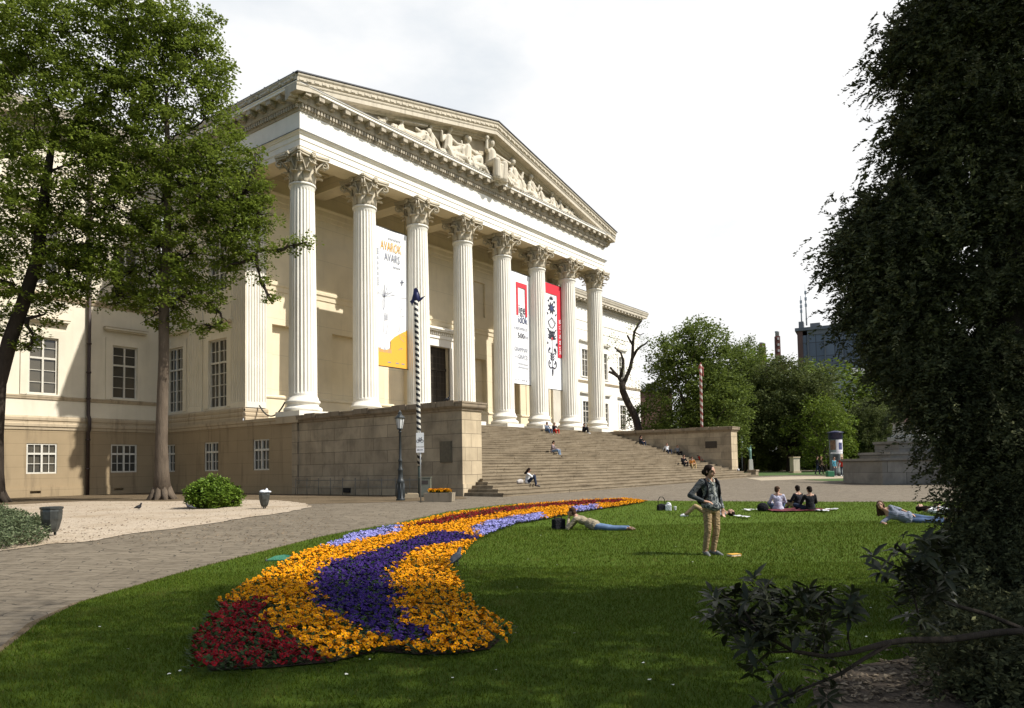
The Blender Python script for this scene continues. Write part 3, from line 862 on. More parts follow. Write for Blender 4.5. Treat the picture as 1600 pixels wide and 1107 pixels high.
# ---- cheek walls flanking the stairs
for side, (x0, x1, outer) in enumerate(((-1.12, 0.35, -1), (34.65, 36.1, 1))):
    b = MB()
    yb = -1.06
    b.quad((x0, yb, GZ), (x0, -13.5, GZ), (x0, -13.5, 4.42), (x0, yb, 4.42), 0)
    b.quad((x1, yb, GZ), (x1, -13.5, GZ), (x1, -13.5, 4.42), (x1, yb, 4.42), 0)
    b.quad((x0, -13.5, GZ), (x1, -13.5, GZ), (x1, -13.5, 4.42), (x0, -13.5, 4.42), 1)
    b.quad((x0, yb, 4.42), (x1, yb, 4.42), (x1, -13.5, 4.42), (x0, -13.5, 4.42), 0)
    # low plinth course along the foot
    if side == 0:
        b.box(x0 - 0.07, x0, -13.57, yb, GZ, 0.88, 0); b.box(x0, x1 - 0.3, -13.57, -13.5, GZ, 0.88, 1)
        b.box(-1.22, -1.05, -1.06, -0.55, GZ, 4.44, 0)
    else:
        b.box(x1, x1 + 0.07, -13.57, yb, GZ, 0.88, 0)
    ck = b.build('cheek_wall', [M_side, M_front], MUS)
    c = MB()
    path = [(x0, yb + 0.0), (x0, -13.5), (x1, -13.5), (x1, yb + 0.0)]
    prof = [(0, 4.40), (0.06, 4.42), (0.08, 4.50), (0.16, 4.56), (0.19, 4.62), (0.19, 4.74), (0.22, 4.76), (0.22, 4.84), (0.0, 4.86)]
    sweep(c, path, prof)
    c.quad((x0, yb, 4.86), (x1, yb, 4.86), (x1, -13.5, 4.86), (x0, -13.5, 4.86))
    k = -13.2                                                  # worn blocks of the coping, each a little out of line
    q = random.Random(side)
    while k < -1.9:
        w = q.uniform(0.7, 1.3); e = q.uniform(0.0, 0.035)
        if q.random() < 0.6:
            xx = (x0 - 0.225 - e, x0 + 0.1) if side == 0 else (x0 - 0.225 - e, x0 + 0.1)
            c.box(xx[0], xx[1], k, k + w - 0.05, 4.63, 4.865 + e)
        k += w
    c.build('coping', M_cope, ck)
    p = MB()
    if side == 0:
        p.box(x0 - 0.04, x0 - 0.002, -12.86, -12.08, 1.92, 2.96)
        p.box(x0 - 0.055, x0 - 0.04, -12.80, -12.14, 1.98, 2.90)
    else:
        p.box(x0 - 0.05, x0 - 0.002, -12.2, -11.15, 3.02, 3.62)
        p.box(x0 - 0.065, x0 - 0.05, -12.12, -11.23, 3.10, 3.54)
    p.build('plaque', plain('slate_plaque', (0.105, 0.088, 0.058), 0.6, 0.2, 8) if side == 0 else plain('bronze_plaque', (0.03, 0.02, 0.012), 0.45, 0.3, 12), ck)
# ---- staircase: 28 risers, each made of long stone blocks
b = MB(); q = random.Random(5)
RIS, TRD, NS = (FL - 0.3) / 28, 0.535, 28
YF = -1.45 - 27 * TRD
def step_top(i): return 0.3 + RIS * (i + 1)
def step_front(i): return YF + TRD * i
for i in range(NS):
    z1 = step_top(i); yf = step_front(i)
    if i < 5: xl, xr, yb2, z0 = -1.1 + 0.29 * i, 36.1 - 0.29 * i, -13.56, (GZ if i == 0 else step_top(i - 1) - 0.02)
    else: xl, xr, yb2, z0 = 0.352, 34.648, (yf + TRD + 0.03 if i < 27 else -1.23), z1 - RIS - 0.04
    x = xl
    while x < xr - 0.01:
        w = q.uniform(1.3, 2.4)
        if xr - (x + w) < 1.0: w = xr - x
        e = q.uniform(-0.006, 0.004); f = q.uniform(-0.010, 0.010)
        b.box(x + 0.004, x + w - 0.004, yf + f, yb2, z0, z1 + e)
        # rounded, worn nosing
        b.box(x + 0.006, x + w - 0.006, yf + f - 0.028, yf + f, z1 - 0.06, z1 + e - 0.006)
        x += w
b.box(0.352, 34.648, -13.55, step_front(5) + 0.02, 0.4, step_top(4) - 0.004)
b.box(0.352, 34.648, -13.0, -1.3, 0.0, 0.6)
st = b.build('staircase', M_step, MUS)
# ---- columns
def flute(a, z, n=24):
    t = (a * n / (2 * math.pi)) % 1.0
    return 1 - 0.062 * max(0.0, math.sin(math.pi * (t - 0.10) / 0.80)) ** 0.7 if 0.10 < t < 0.90 else 1.0
def shaft_mesh():
    b = MB(); H0, H1 = 5.98, 18.88
    seg = 24 * 8; vs = []; zs = [H0, H0 + 0.10, H0 + 0.24, H0 + 0.36] + [H0 + 0.36 + (H1 - 0.66 - H0) * k / 10 for k in range(1, 11)] + [H1 - 0.18, H1 - 0.06, H1]
    n = len(zs)
    for i, z in enumerate(zs):
        t = (z - H0) / (H1 - H0); r = 0.84 - 0.12 * t ** 1.7
        amp = 1.0
        if z <= H0 + 0.24 or z >= H1 - 0.18: amp = 0.0
        if z <= H0 + 0.1: r += 0.06 * (1 - (z - H0) / 0.1)
        if z >= H1 - 0.06: r += 0.03
        for k in range(seg):
            a = 2 * math.pi * k / seg; rr = r * (1 - (1 - flute(a, z)) * amp)
            vs.append((rr * math.cos(a), rr * math.sin(a), z))
    fs = [(i * seg + k, i * seg + (k + 1) % seg, (i + 1) * seg + (k + 1) % seg, (i + 1) * seg + k) for i in range(n - 1) for k in range(seg)]
    b.add(vs, fs, 0, False)
    b.lathe([(0.73, 18.84), (0.80, 18.87), (0.815, 18.93), (0.80, 18.99), (0.755, 19.02)], 40)
    return b.mesh('column')
def base_mesh():
    b = MB()
    b.box(-1.14, 1.14, -1.14, 1.14, FL - 0.02, 5.16)
    b.lathe([(1.05, 5.16), (1.12, 5.19), (1.145, 5.27), (1.13, 5.36), (1.06, 5.42), (0.99, 5.43), (0.94, 5.48), (0.92, 5.56), (0.95, 5.64), (1.0, 5.66), (1.02, 5.72), (1.01, 5.79), (0.96, 5.83), (0.92, 5.84), (0.91, 5.98)], 48)
    return b.mesh('base')
def leaf(b, ang, r0, z0, h, w, curl, m=0, thick=0.045):
    """an acanthus leaf standing on the bell and curling outward"""
    ca, sa = math.cos(ang), math.sin(ang); rows = []
    K = 9
    for i in range(K):
        t = i / (K - 1)
        if t < 0.62: r = r0 + 0.05 * t + 0.06 * t * t; z = z0 + h * t / 0.62 * 0.88
        else:
            q = (t - 0.62) / 0.38 * math.pi * 0.95
            r = r0 + 0.055 + curl * (1 - math.cos(q)) * 0.62; z = z0 + h * 0.88 + h * 0.15 * math.sin(q)
        hw = w * (0.72 + 0.5 * math.sin(min(1, t / 0.75) * math.pi * 0.6)) * (1.0 if t < 0.7 else 1.0 - 0.62 * (t - 0.7) / 0.3) * (1 + 0.10 * math.sin(t * 26))
        row = []
        for s_, bulge in ((-1, -0.035), (-0.5, 0.012), (0, 0.035), (0.5, 0.012), (1, -0.035)):
            rr = r + bulge * (1 - 0.5 * t)
            row.append((rr * ca - s_ * hw * sa, rr * sa + s_ * hw * ca, z))
        for s_ in (1, 0, -1):
            rr = r - thick
            row.append((rr * ca - s_ * hw * 0.8 * sa, rr * sa + s_ * hw * 0.8 * ca, z - 0.02 * t))
        rows.append(row)
    vs = [p for r_ in rows for p in r_]; k = 8
    fs = [(i * k + j, i * k + (j + 1) % k, (i + 1) * k + (j + 1) % k, (i + 1) * k + j) for i in range(K - 1) for j in range(k)]
    fs += [tuple(reversed(range(k))), tuple((K - 1) * k + j for j in range(k))]
    b.add(vs, fs, m, True)
def capital_mesh(half=False):
    b = MB(); Z = 19.02
    b.lathe([(0.70, Z - 0.02), (0.70, Z + 0.5), (0.73, Z + 1.0), (0.82, Z + 1.3), (0.95, Z + 1.46)], 32)
    for k in range(8):
        leaf(b, math.pi / 8 + k * math.pi / 4, 0.755, Z, 0.58, 0.215, 0.36)
        leaf(b, k * math.pi / 4, 0.76, Z + 0.05, 1.02, 0.215, 0.46)
    for k in range(4):
        a = math.pi / 4 + k * math.pi / 2; d = Vector((math.cos(a), math.sin(a), 0)); s_ = Vector((-math.sin(a), math.cos(a), 0)); up = Vector((0, 0, 1))
        for sg in (-1, 1):
            pts = []; rs = []
            for i in range(22):                                # the stalk runs up and rolls into a volute under the abacus corner
                t = i / 21
                if t < 0.45: u = t / 0.45; pts.append(d * (0.80 + 0.44 * u ** 1.6) + s_ * sg * (0.30 * (1 - u) + 0.09 * u) + up * (Z + 0.72 + 0.66 * u)); rs.append(0.055)
                else:
                    u = (t - 0.45) / 0.55; th = math.pi * 0.75 - u * math.pi * 2.6; rr = 0.20 * (1 - u) + 0.045
                    c = d * 1.36 + up * (Z + 1.22) + s_ * sg * 0.075
                    pts.append(c + d * math.cos(th) * rr + up * math.sin(th) * rr); rs.append(0.055 * (1 - 0.3 * u))
            b.tube(pts, rs, 6)
        leaf(b, a, 0.86, Z + 0.62, 0.44, 0.13, 0.30)
        a2 = k * math.pi / 2; d2 = Vector((math.cos(a2), math.sin(a2), 0)); s2 = Vector((-math.sin(a2), math.cos(a2), 0))
        for sg in (-1, 1):                                     # inner helices and the flower on the abacus
            pts = []
            for i in range(16):
                t = i / 15
                if t < 0.5: u = t / 0.5; pts.append(d2 * (0.83 + 0.12 * u) + s2 * sg * (0.34 - 0.18 * u) + up * (Z + 0.80 + 0.5 * u))
                else:
                    u = (t - 0.5) / 0.5; th = math.pi * 0.9 - u * math.pi * 2.2; rr = 0.12 * (1 - u) + 0.03
                    pts.append(d2 * 0.98 + s2 * sg * (0.15 + math.cos(th) * rr * -1) + up * (Z + 1.27 + math.sin(th) * rr))
            b.tube(pts, 0.04, 5)
        f = d2 * 1.10 + up * (Z + 1.60)
        b.ell(f, (0.10, 0.10, 0.10), 8, 6)
        for j in range(6):
            th = j * math.pi / 3; b.ell(f + (s2 * math.cos(th) + up * math.sin(th)) * 0.13 + d2 * 0.02, (0.085, 0.085, 0.085), 7, 5)
        b.ell(d2 * 0.86 + up * (Z + 1.28), (0.14, 0.14, 0.2), 8, 6)
    # abacus with hollow sides
    def outline(e):
        P = []
        for k in range(4):
            a0 = -math.pi / 4 + k * math.pi / 2; a1 = a0 + math.pi / 2
            c0 = Vector((math.cos(a0), math.sin(a0))) * (1.70 + e); c1 = Vector((math.cos(a1), math.sin(a1))) * (1.70 + e)
            dr = (c1 - c0).normalized(); P.append(c0 + dr * 0.10 * 1); n = Vector((math.cos((a0 + a1) / 2), math.sin((a0 + a1) / 2)))
            for j in range(1, 12):
                t = j / 12; p = c0.lerp(c1, t) - n * (0.17 * math.sin(math.pi * t)); P.append(p)
            P.append(c1 - dr * 0.10)
        return P
    for e, z0, z1 in ((-0.06, 1.47, 1.54), (-0.10, 1.54, 1.60), (0.0, 1.60, 1.73)): b.prism(outline(e), Z + z0, Z + z1)
    return b.mesh('capital')
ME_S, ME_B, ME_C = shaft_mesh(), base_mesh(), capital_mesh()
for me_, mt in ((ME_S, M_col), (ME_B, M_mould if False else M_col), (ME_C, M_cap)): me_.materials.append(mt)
for i in range(8):
    c = link('column', ME_S, [], MUS, (5.0 * i, 0, 0))
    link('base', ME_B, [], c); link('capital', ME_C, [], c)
# ---- portico back wall and side hall wall
YB = 4.9
b = MB(); holes = []
for i in range(7):
    u = 2.5 + 5 * i
    if i == 3: holes.append((16.2, 18.8, FL, 11.8, 0.55))
    else:
        holes.append((u - 1.2, u + 1.3, 6.67, 11.35, 0.42, True))
    if i in (2, 4): holes.append((u - 1.2, u + 1.3, 15.2, 18.3, 0.22, True))
wall(b, 'y', YB, -0.72, 35.72, FL, AB + 0.9, holes, 0.5)
b.box(16.2, 18.8, YB + 0.55, YB + 0.6, FL, 11.8)
b.build('portico_wall', M_wallin, MUS)
b = MB()
for (x0, x1) in ((0.68, 16.0), (19.0, 34.3)):
    sweep(b, [(x0, YB), (x1, YB)], [(0, 6.42), (0.07, 6.45), (0.09, 6.55), (0.04, 6.60), (0, 6.62)])
    sweep(b, [(x0, YB), (x1, YB)], [(0, 4.86), (0.12, 4.86), (0.12, 5.15), (0.05, 5.25), (0, 5.25)])
sweep(b, [(0.68, YB), (34.3, YB)], [(0, 13.55), (0.06, 13.58), (0.08, 13.85), (0.16, 13.95), (0.17, 14.1), (0, 14.12)])
sweep(b, [(0.68, YB), (34.3, YB)], [(0, 19.3), (0.07, 19.34), (0.07, 19.6), (0.12, 19.66), (0.12, 20.0), (0.22, 20.1), (0.24, 20.2), (0, 20.22)])
for x in (5.0, 10.0, 25.0, 30.0): b.box(x - 0.10, x + 0.10, YB - 0.05, YB, 6.63, 13.5)
b.build('wall_moulding', M_wallin, MUS)
b = MB()
for x0, x1 in ((15.55, 16.2), (18.8, 19.45)):
    b.box(x0, x1, YB - 0.12, YB + 0.1, FL, 11.8); b.box(x0 + 0.18, x1 - 0.18, YB - 0.17, YB - 0.12, FL, 11.8)
b.box(15.55, 19.45, YB - 0.12, YB + 0.1, 11.8, 12.45); b.box(15.5, 19.5, YB - 0.2, YB - 0.02, 12.45, 13.0)
b.box(15.3, 19.7, YB - 0.5, YB - 0.02, 13.0, 13.12); b.box(15.2, 19.8, YB - 0.6, YB - 0.02, 13.12, 13.3)
for k in range(16): b.box(15.5 + k * 0.25, 15.62 + k * 0.25, YB - 0.3, YB - 0.2, 12.75, 12.98)
fr = b.build('door_surround', M_ent, MUS)
b = MB()
b.box(16.2, 18.8, YB + 0.42, YB + 0.5, FL, 11.8)
for x in (16.3, 17.55): 
    for z0, z1 in ((5.1, 6.6), (6.75, 8.25), (8.4, 9.7)): b.box(x + 0.1, x + 1.05, YB + 0.38, YB + 0.42, z0, z1)
b.box(16.2, 18.8, YB + 0.34, YB + 0.42, 9.85, 10.05)
b.build('door', M_door, MUS)
# fluted pilasters: at the corners of the hall
def pilaster(axis, c, u0, u1, z0, z1, out, n=7):
    b = MB(); rows = []; us = [(u0, 0.0)]
    w = (u1 - u0); pitch = w / (n + 0.3)
    for k in range(n):
        a = u0 + pitch * (0.3 + k)
        us += [(a, 0.0), (a + pitch * 0.12, 0.045), (a + pitch * 0.35, 0.065), (a + pitch * 0.58, 0.045), (a + pitch * 0.7, 0.0)]
    us.append((u1, 0.0))
    f = (lambda u, d, z: (u, c - out + d, z)) if axis == 'y' else (lambda u, d, z: (c - out + d, u, z))
    zz = [z0, z0 + 0.35, z0 + 0.36, z1 - 0.3, z1 - 0.29, z1]
    vs = [f(u, d if 2 <= i <= 3 else 0.0, z) for i, z in enumerate(zz) for (u, d) in us]
    k = len(us)
    fs = [(i * k + j, i * k + j + 1, (i + 1) * k + j + 1, (i + 1) * k + j) for i in range(len(zz) - 1) for j in range(k - 1)]
    b.add(vs, fs)
    for u in (u0, u1): b.quad(f(u, 0, z0), f(u, out, z0), f(u, out, z1), f(u, 0, z1))
    return b
def pcap(u, c, axis):
    """the capital of a pilaster: half a column capital let into the wall"""
    o = link('pilaster_capital', ME_C, [], MUS, (u, c, 0) if axis == 'y' else (c, u, 0))
    o.scale = (0.86, 0.5, 1) if axis == 'y' else (0.5, 0.86, 1)
for (x0, x1) in ((-0.76, 0.68), (34.32, 35.76)):
    pilaster('y', YB, x0, x1, 5.72, 19.0, 0.25).build('pilaster', M_col, MUS); pcap((x0 + x1) / 2, YB, 'y')
pilaster('x', -0.72, 4.66, 6.3, 5.72, 19.0, 0.13).build('pilaster', M_wall, MUS); pcap(5.6, -0.72, 'x')
pilaster('x', -0.72, 9.75, 11.35, 5.72, 19.0, 0.10).build('pilaster', M_wall, MUS); pcap(10.5, -0.72, 'x')
b = MB()
hw = [(6.85, 8.95, 5.88, 10.4), (12.2, 14.2, 5.88, 10.4), (6.85, 8.95, 13.6, 17.3), (12.2, 14.2, 13.6, 17.3)]
wall(b, 'x', -0.72, YB - 0.24, 14.5, 5.72, AB + 0.2, hw, 0.3)
b.build('hall_side_wall', M_wall, MUS)
b = MB()
wall(b, 'x', 35.72, YB - 0.24, 14.5, GZ, AB + 0.2, (), 0.3)
b.build('hall_side_wall', M_wall, MUS)
b = MB()
for a, c_, z0, z1 in hw:
    b.box(-0.80, -0.72, a - 0.45, a - 0.02, z0, z1 + 0.5); b.box(-0.80, -0.72, c_ + 0.02, c_ + 0.45, z0, z1 + 0.5); b.box(-0.80, -0.72, a - 0.02, c_ + 0.02, z1 + 0.02, z1 + 0.5)
    b.box(-0.98, -0.72, a - 0.7, c_ + 0.7, z1 + 0.95, z1 + 1.05); b.box(-1.06, -0.72, a - 0.78, c_ + 0.78, z1 + 1.05, z1 + 1.2)
    window('x', -0.72, (a + c_) / 2, z0, z1, c_ - a, 2, [z0 + (z1 - z0) * f for f in (0.16, 0.33, 0.5, 0.83)], MUS, 0.14, 0.05, 0.09, z0 + (z1 - z0) * 0.66)
b.build('window_surround', M_wall, MUS)
# ---- entablature round three sides
PTH = [(-0.7, 14.5), (-0.7, -0.7), (35.7, -0.7), (35.7, 14.5)]
b = MB()
sweep(b, PTH, [(0, AB), (0, 21.10), (0.045, 21.11), (0.045, 21.48), (0.09, 21.49), (0.09, 21.78), (0.15, 21.80), (0.17, 21.88), (0.26, 21.93), (0.27, 21.99), (0.05, 22.01), (0.05, FT)])
b.build('entablature', M_ent, MUS)
b = MB(); sweep(b, PTH, [(0.05, 22.02), (0.285, 21.995), (0.29, 21.96), (0.265, 21.955), (0.262, 22.0)]); sweep(b, PTH, [(0.93, CT + 0.003), (0.955, CT + 0.003), (0.955, CT + 0.03), (0.93, CT + 0.03)]); b.build('lead_flashing', M_roof, MUS)
b = MB()
sweep(b, [(0.7, 4.9), (0.7, 0.7), (34.3, 0.7), (34.3, 4.9)], [(0, AB), (0.0, 21.6)])       # inner face of the beam
b.add([(-0.7, 4.9, AB), (-0.7, -0.7, AB), (35.7, -0.7, AB), (35.7, 4.9, AB), (0.7, 4.9, AB), (0.7, 0.7, AB), (34.3, 0.7, AB), (34.3, 4.9, AB)], [(0, 1, 5, 4), (1, 2, 6, 5), (2, 3, 7, 6)])
for i in range(1, 7): b.box(5 * i - 0.6, 5 * i + 0.6, 0.7, YB, AB + 0.02, 21.58)
b.box(-0.6, 35.6, 0.0, 5.2, 21.6, 21.7)
for i in range(7):
    for k in range(2): 
        x = 2.5 + 5 * i; y = 1.75 + k * 2.1
        b.box(x - 1.6, x + 1.6, y - 0.85, y - 0.75, 21.45, 21.6); b.box(x - 1.6, x + 1.6, y + 0.75, y + 0.85, 21.45, 21.6)
b.build('portico_ceiling', M_wallin, MUS)
# cornice: bed mould, dentils, brackets, corona
b = MB()
sweep(b, PTH, [(0.05, FT), (0.12, FT + 0.03), (0.15, FT + 0.14), (0.15, FT + 0.42), (0.32, FT + 0.43), (0.36, FT + 0.52), (0.34, FT + 0.56), (0.34, CB - 0.13), (0.44, CB - 0.1), (0.46, CB)])
def along(path, pitch, fn, off=0.0):
    for i in range(3):
        (x0, y0), (x1, y1) = path[i], path[i + 1]; L_ = math.hypot(x1 - x0, y1 - y0); t = ((x1 - x0) / L_, (y1 - y0) / L_); n = (t[1], -t[0])
        k = round(L_ / pitch)
        for j in range(k + 1):
            s_ = L_ * j / k
            fn(x0 + t[0] * s_, y0 + t[1] * s_, t, n, i)
def ob(b, x, y, t, n, a0, a1, d0, d1, z0, z1):
    cx, cy = x + t[0] * (a0 + a1) / 2 + n[0] * (d0 + d1) / 2, y + t[1] * (a0 + a1) / 2 + n[1] * (d0 + d1) / 2
    b.obox((cx, cy, (z0 + z1) / 2), (t[0] * (a1 - a0) / 2, t[1] * (a1 - a0) / 2, 0), (n[0] * (d1 - d0) / 2, n[1] * (d1 - d0) / 2, 0), (0, 0, (z1 - z0) / 2))
along(PTH, 0.235, lambda x, y, t, n, i: ob(b, x, y, t, n, -0.075, 0.075, 0.15, 0.29, FT + 0.17, FT + 0.41))
def bracket(x, y, t, n, i):
    ob(b, x, y, t, n, -0.2, 0.2, 0.34, 0.82, CB - 0.22, CB - 0.02)
    ob(b, x, y, t, n, -0.17, 0.17, 0.34, 0.66, CB - 0.36, CB - 0.22)
    ob(b, x, y, t, n, -0.2, 0.2, 0.70, 0.83, CB - 0.30, CB - 0.22)
    ob(b, x, y, t, n, -0.23, 0.23, 0.34, 0.85, CB - 0.05, CB - 0.001)
along(PTH, 1.0, bracket)
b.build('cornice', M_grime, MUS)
b = MB()
sweep(b, PTH, [(0.44, CB), (0.88, CB), (0.88, CB + 0.13), (0.91, CB + 0.14), (0.94, CB + 0.18), (0.94, CT), (-0.3, CT + 0.02)])
b.build('corona', M_ent, MUS)
# gutter moulding with lion masks on the two long sides
for xx, sg in ((-0.7, -1), (35.7, 1)):
    b = MB()
    path = [(xx, 14.5), (xx, -1.60)] if sg < 0 else [(xx, -1.60), (xx, 14.5)]
    sweep(b, path, [(0.9, CT + 0.002), (0.93, CT + 0.05), (0.97, CT + 0.07), (0.97, CT + 0.27), (1.03, CT + 0.33), (1.05, CT + 0.40), (0.4, CT + 0.42)])
    for k in range(14):
        y = -1.3 + k * 1.15
        b.box(xx + sg * 0.98 - 0.03, xx + sg * 0.98 + 0.03, y + 0.2, y + 0.75, CT + 0.11, CT + 0.24)
        b.ell((xx + sg * 1.0, y, CT + 0.17), (0.10, 0.12, 0.11), 8, 6)
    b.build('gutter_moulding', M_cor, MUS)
# ---- pediment
XA, XL, XR = 17.5, -1.62, 36.62
ZL, ZA = 23.88, 28.02                    # underside of the raking corona at the eaves and at the ridge
sl = (ZA - ZL) / (XA - XL)
b = MB()
b.add([(-0.6, -0.55, CT), (35.6, -0.55, CT), (XA, -0.55, ZA + 0.2)], [(0, 1, 2)])
b.add([(-0.6, -0.50, CT), (35.6, -0.50, CT), (XA, -0.50, ZA + 0.2)], [(0, 2, 1)])
ped = b.build('pediment', M_tymp, MUS)
b = MB()
def rake(prof, m=0):
    """profile (y, height above the raking soffit line) carried up both slopes"""
    k = len(prof); vs = []
    for (x, z) in ((XL, ZL), (XA, ZA), (XR, ZL)): vs += [(x, y, z + h) for y, h in prof]
    fs = [(i * k + j, (i + 1) * k + j, (i + 1) * k + j + 1, i * k + j + 1) for i in range(2) for j in range(k - 1)]
    b.add(vs, fs, m); b.add(vs[:k], [tuple(range(k))], m); b.add(vs[2 * k:], [tuple(reversed(range(k)))], m)
rake([(-0.5, -0.34), (-0.74, -0.32), (-0.80, -0.22), (-0.98, -0.18), (-1.0, -0.02), (-1.05, 0.0), (-1.6, 0.0), (-1.6, 0.27), (-1.63, 0.29), (-1.66, 0.36), (-1.61, 0.40), (-1.62, 0.48), (-1.69, 0.52), (-1.69, 0.74), (-1.77, 0.84), (-1.79, 0.94), (-0.5, 1.0)])
for sg in (-1, 1):
    nb_ = 34
    for k in range(nb_):
        t = (k + 0.5) / nb_; x = XA + sg * t * (XA - XL); z = ZA - sl * t * (XA - XL)
        b.obox((x, -1.70, z + 0.63), (0.17, 0, -sg * sl * 0.17), (0, 0.025, 0), (0, 0, 0.07))
b.build('raking_cornice', M_cor, ped)
# roof
b = MB(); zr = 1.0
for sg, xe in ((-1, XL - 0.1), (1, XR + 0.1)):
    b.add([(xe, -1.84, ZL + 0.95), (XA, -1.84, ZA + 1.0), (XA, 34, ZA + 1.0), (xe, 34, ZL + 0.95), (xe, -1.84, ZL + 1.02), (XA, -1.84, ZA + 1.07), (XA, 34, ZA + 1.07), (xe, 34, ZL + 1.02)],
          [(0, 1, 2, 3), (4, 5, 6, 7), (0, 1, 5, 4), (0, 3, 7, 4)])
for k in range(24):
    y = -1.4 + k * 1.4
    for sg, xe in ((-1, XL - 0.1), (1, XR + 0.1)):
        b.tube([(xe, y, ZL + 1.03), (XA, y, ZA + 1.08)], 0.04, 5)
b.obox((XL + 0.6, -1.1, ZL + 1.17), (0.32, 0, 0.07), (0, 0.5, 0), (0, 0, 0.09)); b.obox((XR - 0.6, -1.1, ZL + 1.17), (0.32, 0, -0.07), (0, 0.5, 0), (0, 0, 0.09))
b.build('roof', M_roof, MUS)
# ---- wings
def wing(x0, x1, xc, closed_end, full):
    """a wing front at y=14.5 between x0 and x1 with window axes xc"""
    b = MB(); Y = 14.5; low = []; mid = []
    for x in xc:
        low.append((x - 0.86, x + 0.86, 1.74, 3.62)); mid.append((x - 0.82, x + 0.82, 6.72, 10.28)); mid.append((x - 0.82, x + 0.82, 13.62, 17.3))
    bw = MB(); wall(bw, 'y', Y, x0, x1, 0.9, 4.46, low, 0.25); wall(bw, 'y', Y - 0.06, x0, x1, GZ, 0.9, [(x - 0.3 - 0.35, x - 0.35 + 0.3, 0.52, 0.68, 0.3, True) for x in xc], 0.3)
    bw.quad((x0, Y - 0.06, 0.9), (x1, Y - 0.06, 0.9), (x1, Y, 0.9), (x0, Y, 0.9))
    if closed_end: bw.quad((closed_end, Y, GZ), (closed_end, 50, GZ), (closed_end, 50, 4.46), (closed_end, Y, 4.46))
    bw.build('basement_wall', M_base, MUS)
    w = MB(); wall(w, 'y', Y, x0, x1, 5.3, 23.0, mid, 0.3)
    if closed_end: w.quad((closed_end, Y, 5.3), (closed_end, 50, 5.3), (closed_end, 50, 23.4), (closed_end, Y, 23.4))
    w.build('wing_wall', M_wing_lit if closed_end else M_wall, MUS)
    s_ = MB(); pa = [(x0, Y), (x1, Y)] + ([(closed_end, 50)] if closed_end and closed_end > 0 else [])
    sweep(s_, pa, [(0, 4.46), (0.05, 4.48), (0.06, 4.64), (0.12, 4.68), (0.12, 4.84), (0.05, 4.90), (0.05, 5.02), (0.10, 5.06), (0.10, 5.22), (0.0, 5.34)])
    s_.build('plinth_moulding', M_mould, MUS)
    s_ = MB(); sc_ = MB()
    sweep(sc_, pa, [(0, 6.36), (0.06, 6.38), (0.08, 6.5), (0.1, 6.52), (0.1, 6.6), (0, 6.62)])
    sweep(sc_, pa, [(0, 12.75), (0.06, 12.78), (0.10, 12.95), (0.14, 12.98), (0.14, 13.12), (0, 13.15)])
    sweep(s_, pa, [(0, 19.9), (0.05, 19.92), (0.06, 20.1), (0, 20.15)]); sweep(s_, pa, [(0, 21.1), (0.06, 21.12), (0.09, 21.3), (0, 21.33)])
    for x in xc:
        for z0, z1 in ((6.72, 10.28), (13.62, 17.3)):
            for a, c_ in ((x - 1.28, x - 0.84), (x + 0.84, x + 1.28)): s_.box(a, c_, Y - 0.07, Y, z0 - 0.08, z1 + 0.5)
            s_.box(x - 0.84, x + 0.84, Y - 0.07, Y, z1 + 0.02, z1 + 0.5)
            s_.box(x - 1.34, x + 1.34, Y - 0.20, Y, z1 + 0.95, z1 + 1.05); s_.box(x - 1.42, x + 1.42, Y - 0.34, Y, z1 + 1.05, z1 + 1.17); sc_.box(x - 1.44, x + 1.44, Y - 0.36, Y, z1 + 1.172, z1 + 1.21)
            s_.box(x - 0.95, x + 0.95, Y - 0.12, Y, z0 - 0.10, z0 - 0.005)
            window('y', Y, x, z0, z1, 1.64, 1, [z0 + (z1 - z0) * f for f in (0.21, 0.42, 0.82)], MUS, 0.13, 0.035, 0.09, z0 + (z1 - z0) * 0.635)
        window('y', Y, x, 1.74, 3.62, 1.72, 2, [1.74 + 0.62], MUS, 0.10, 0.04, 0.09, 1.74 + 1.24)
    s_.build('window_surround', M_wing_lit if closed_end else M_wall, MUS); sc_.build('string_course', M_mould, MUS)
    c = MB()
    sweep(c, pa, [(0, 22.9), (0.08, 22.95), (0.1, 23.2), (0.2, 23.25), (0.2, 23.55), (0.3, 23.6), (0.34, 23.9), (1.0, 23.9), (1.0, 24.15), (1.1, 24.3), (1.12, 24.42), (1.2, 24.6), (1.22, 24.75), (0, 24.85)])
    x = x0 + 0.5
    while x < x1 + 0.3:
        c.box(x - 0.2, x + 0.2, Y - 0.92, Y - 0.34, 23.66, 23.89); x += 0.95
    x = x0 + 0.1
    while x < x1: c.box(x, x + 0.14, Y - 0.3, Y - 0.2, 23.3, 23.54); x += 0.24
    c.build('cornice', M_cor, MUS)
    r = MB(); r.add([(x0, Y - 1.15, 24.86), (x1 + (1.2 if closed_end else 0), Y - 1.15, 24.86), (x1, 26, 27.2), (x0, 26, 27.2), (x1, 40, 24.8), (x0, 40, 24.8)], [(0, 1, 2, 3), (3, 2, 4, 5)])
    r.build('roof', M_roof, MUS)
wing(-45.0, -1.15, [-3.62 - 5.02 * k for k in range(8)], None, True)
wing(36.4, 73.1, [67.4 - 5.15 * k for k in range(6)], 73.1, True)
b = MB()
b.tube([(-6.02, 14.30, 0.3), (-6.02, 14.30, 4.35), (-6.02, 14.12, 4.6), (-6.02, 14.12, 5.25), (-6.02, 14.30, 5.5), (-6.02, 14.30, 22.9)], 0.11, 10)
for z in (2.0, 3.9, 6.6, 8.3, 10.2, 13.3, 16.0): b.lathe([(0.15, -0.05), (0.15, 0.05)], 10, (-6.02, 14.30, z))
b.build('drainpipe', M_pipe, MUS)
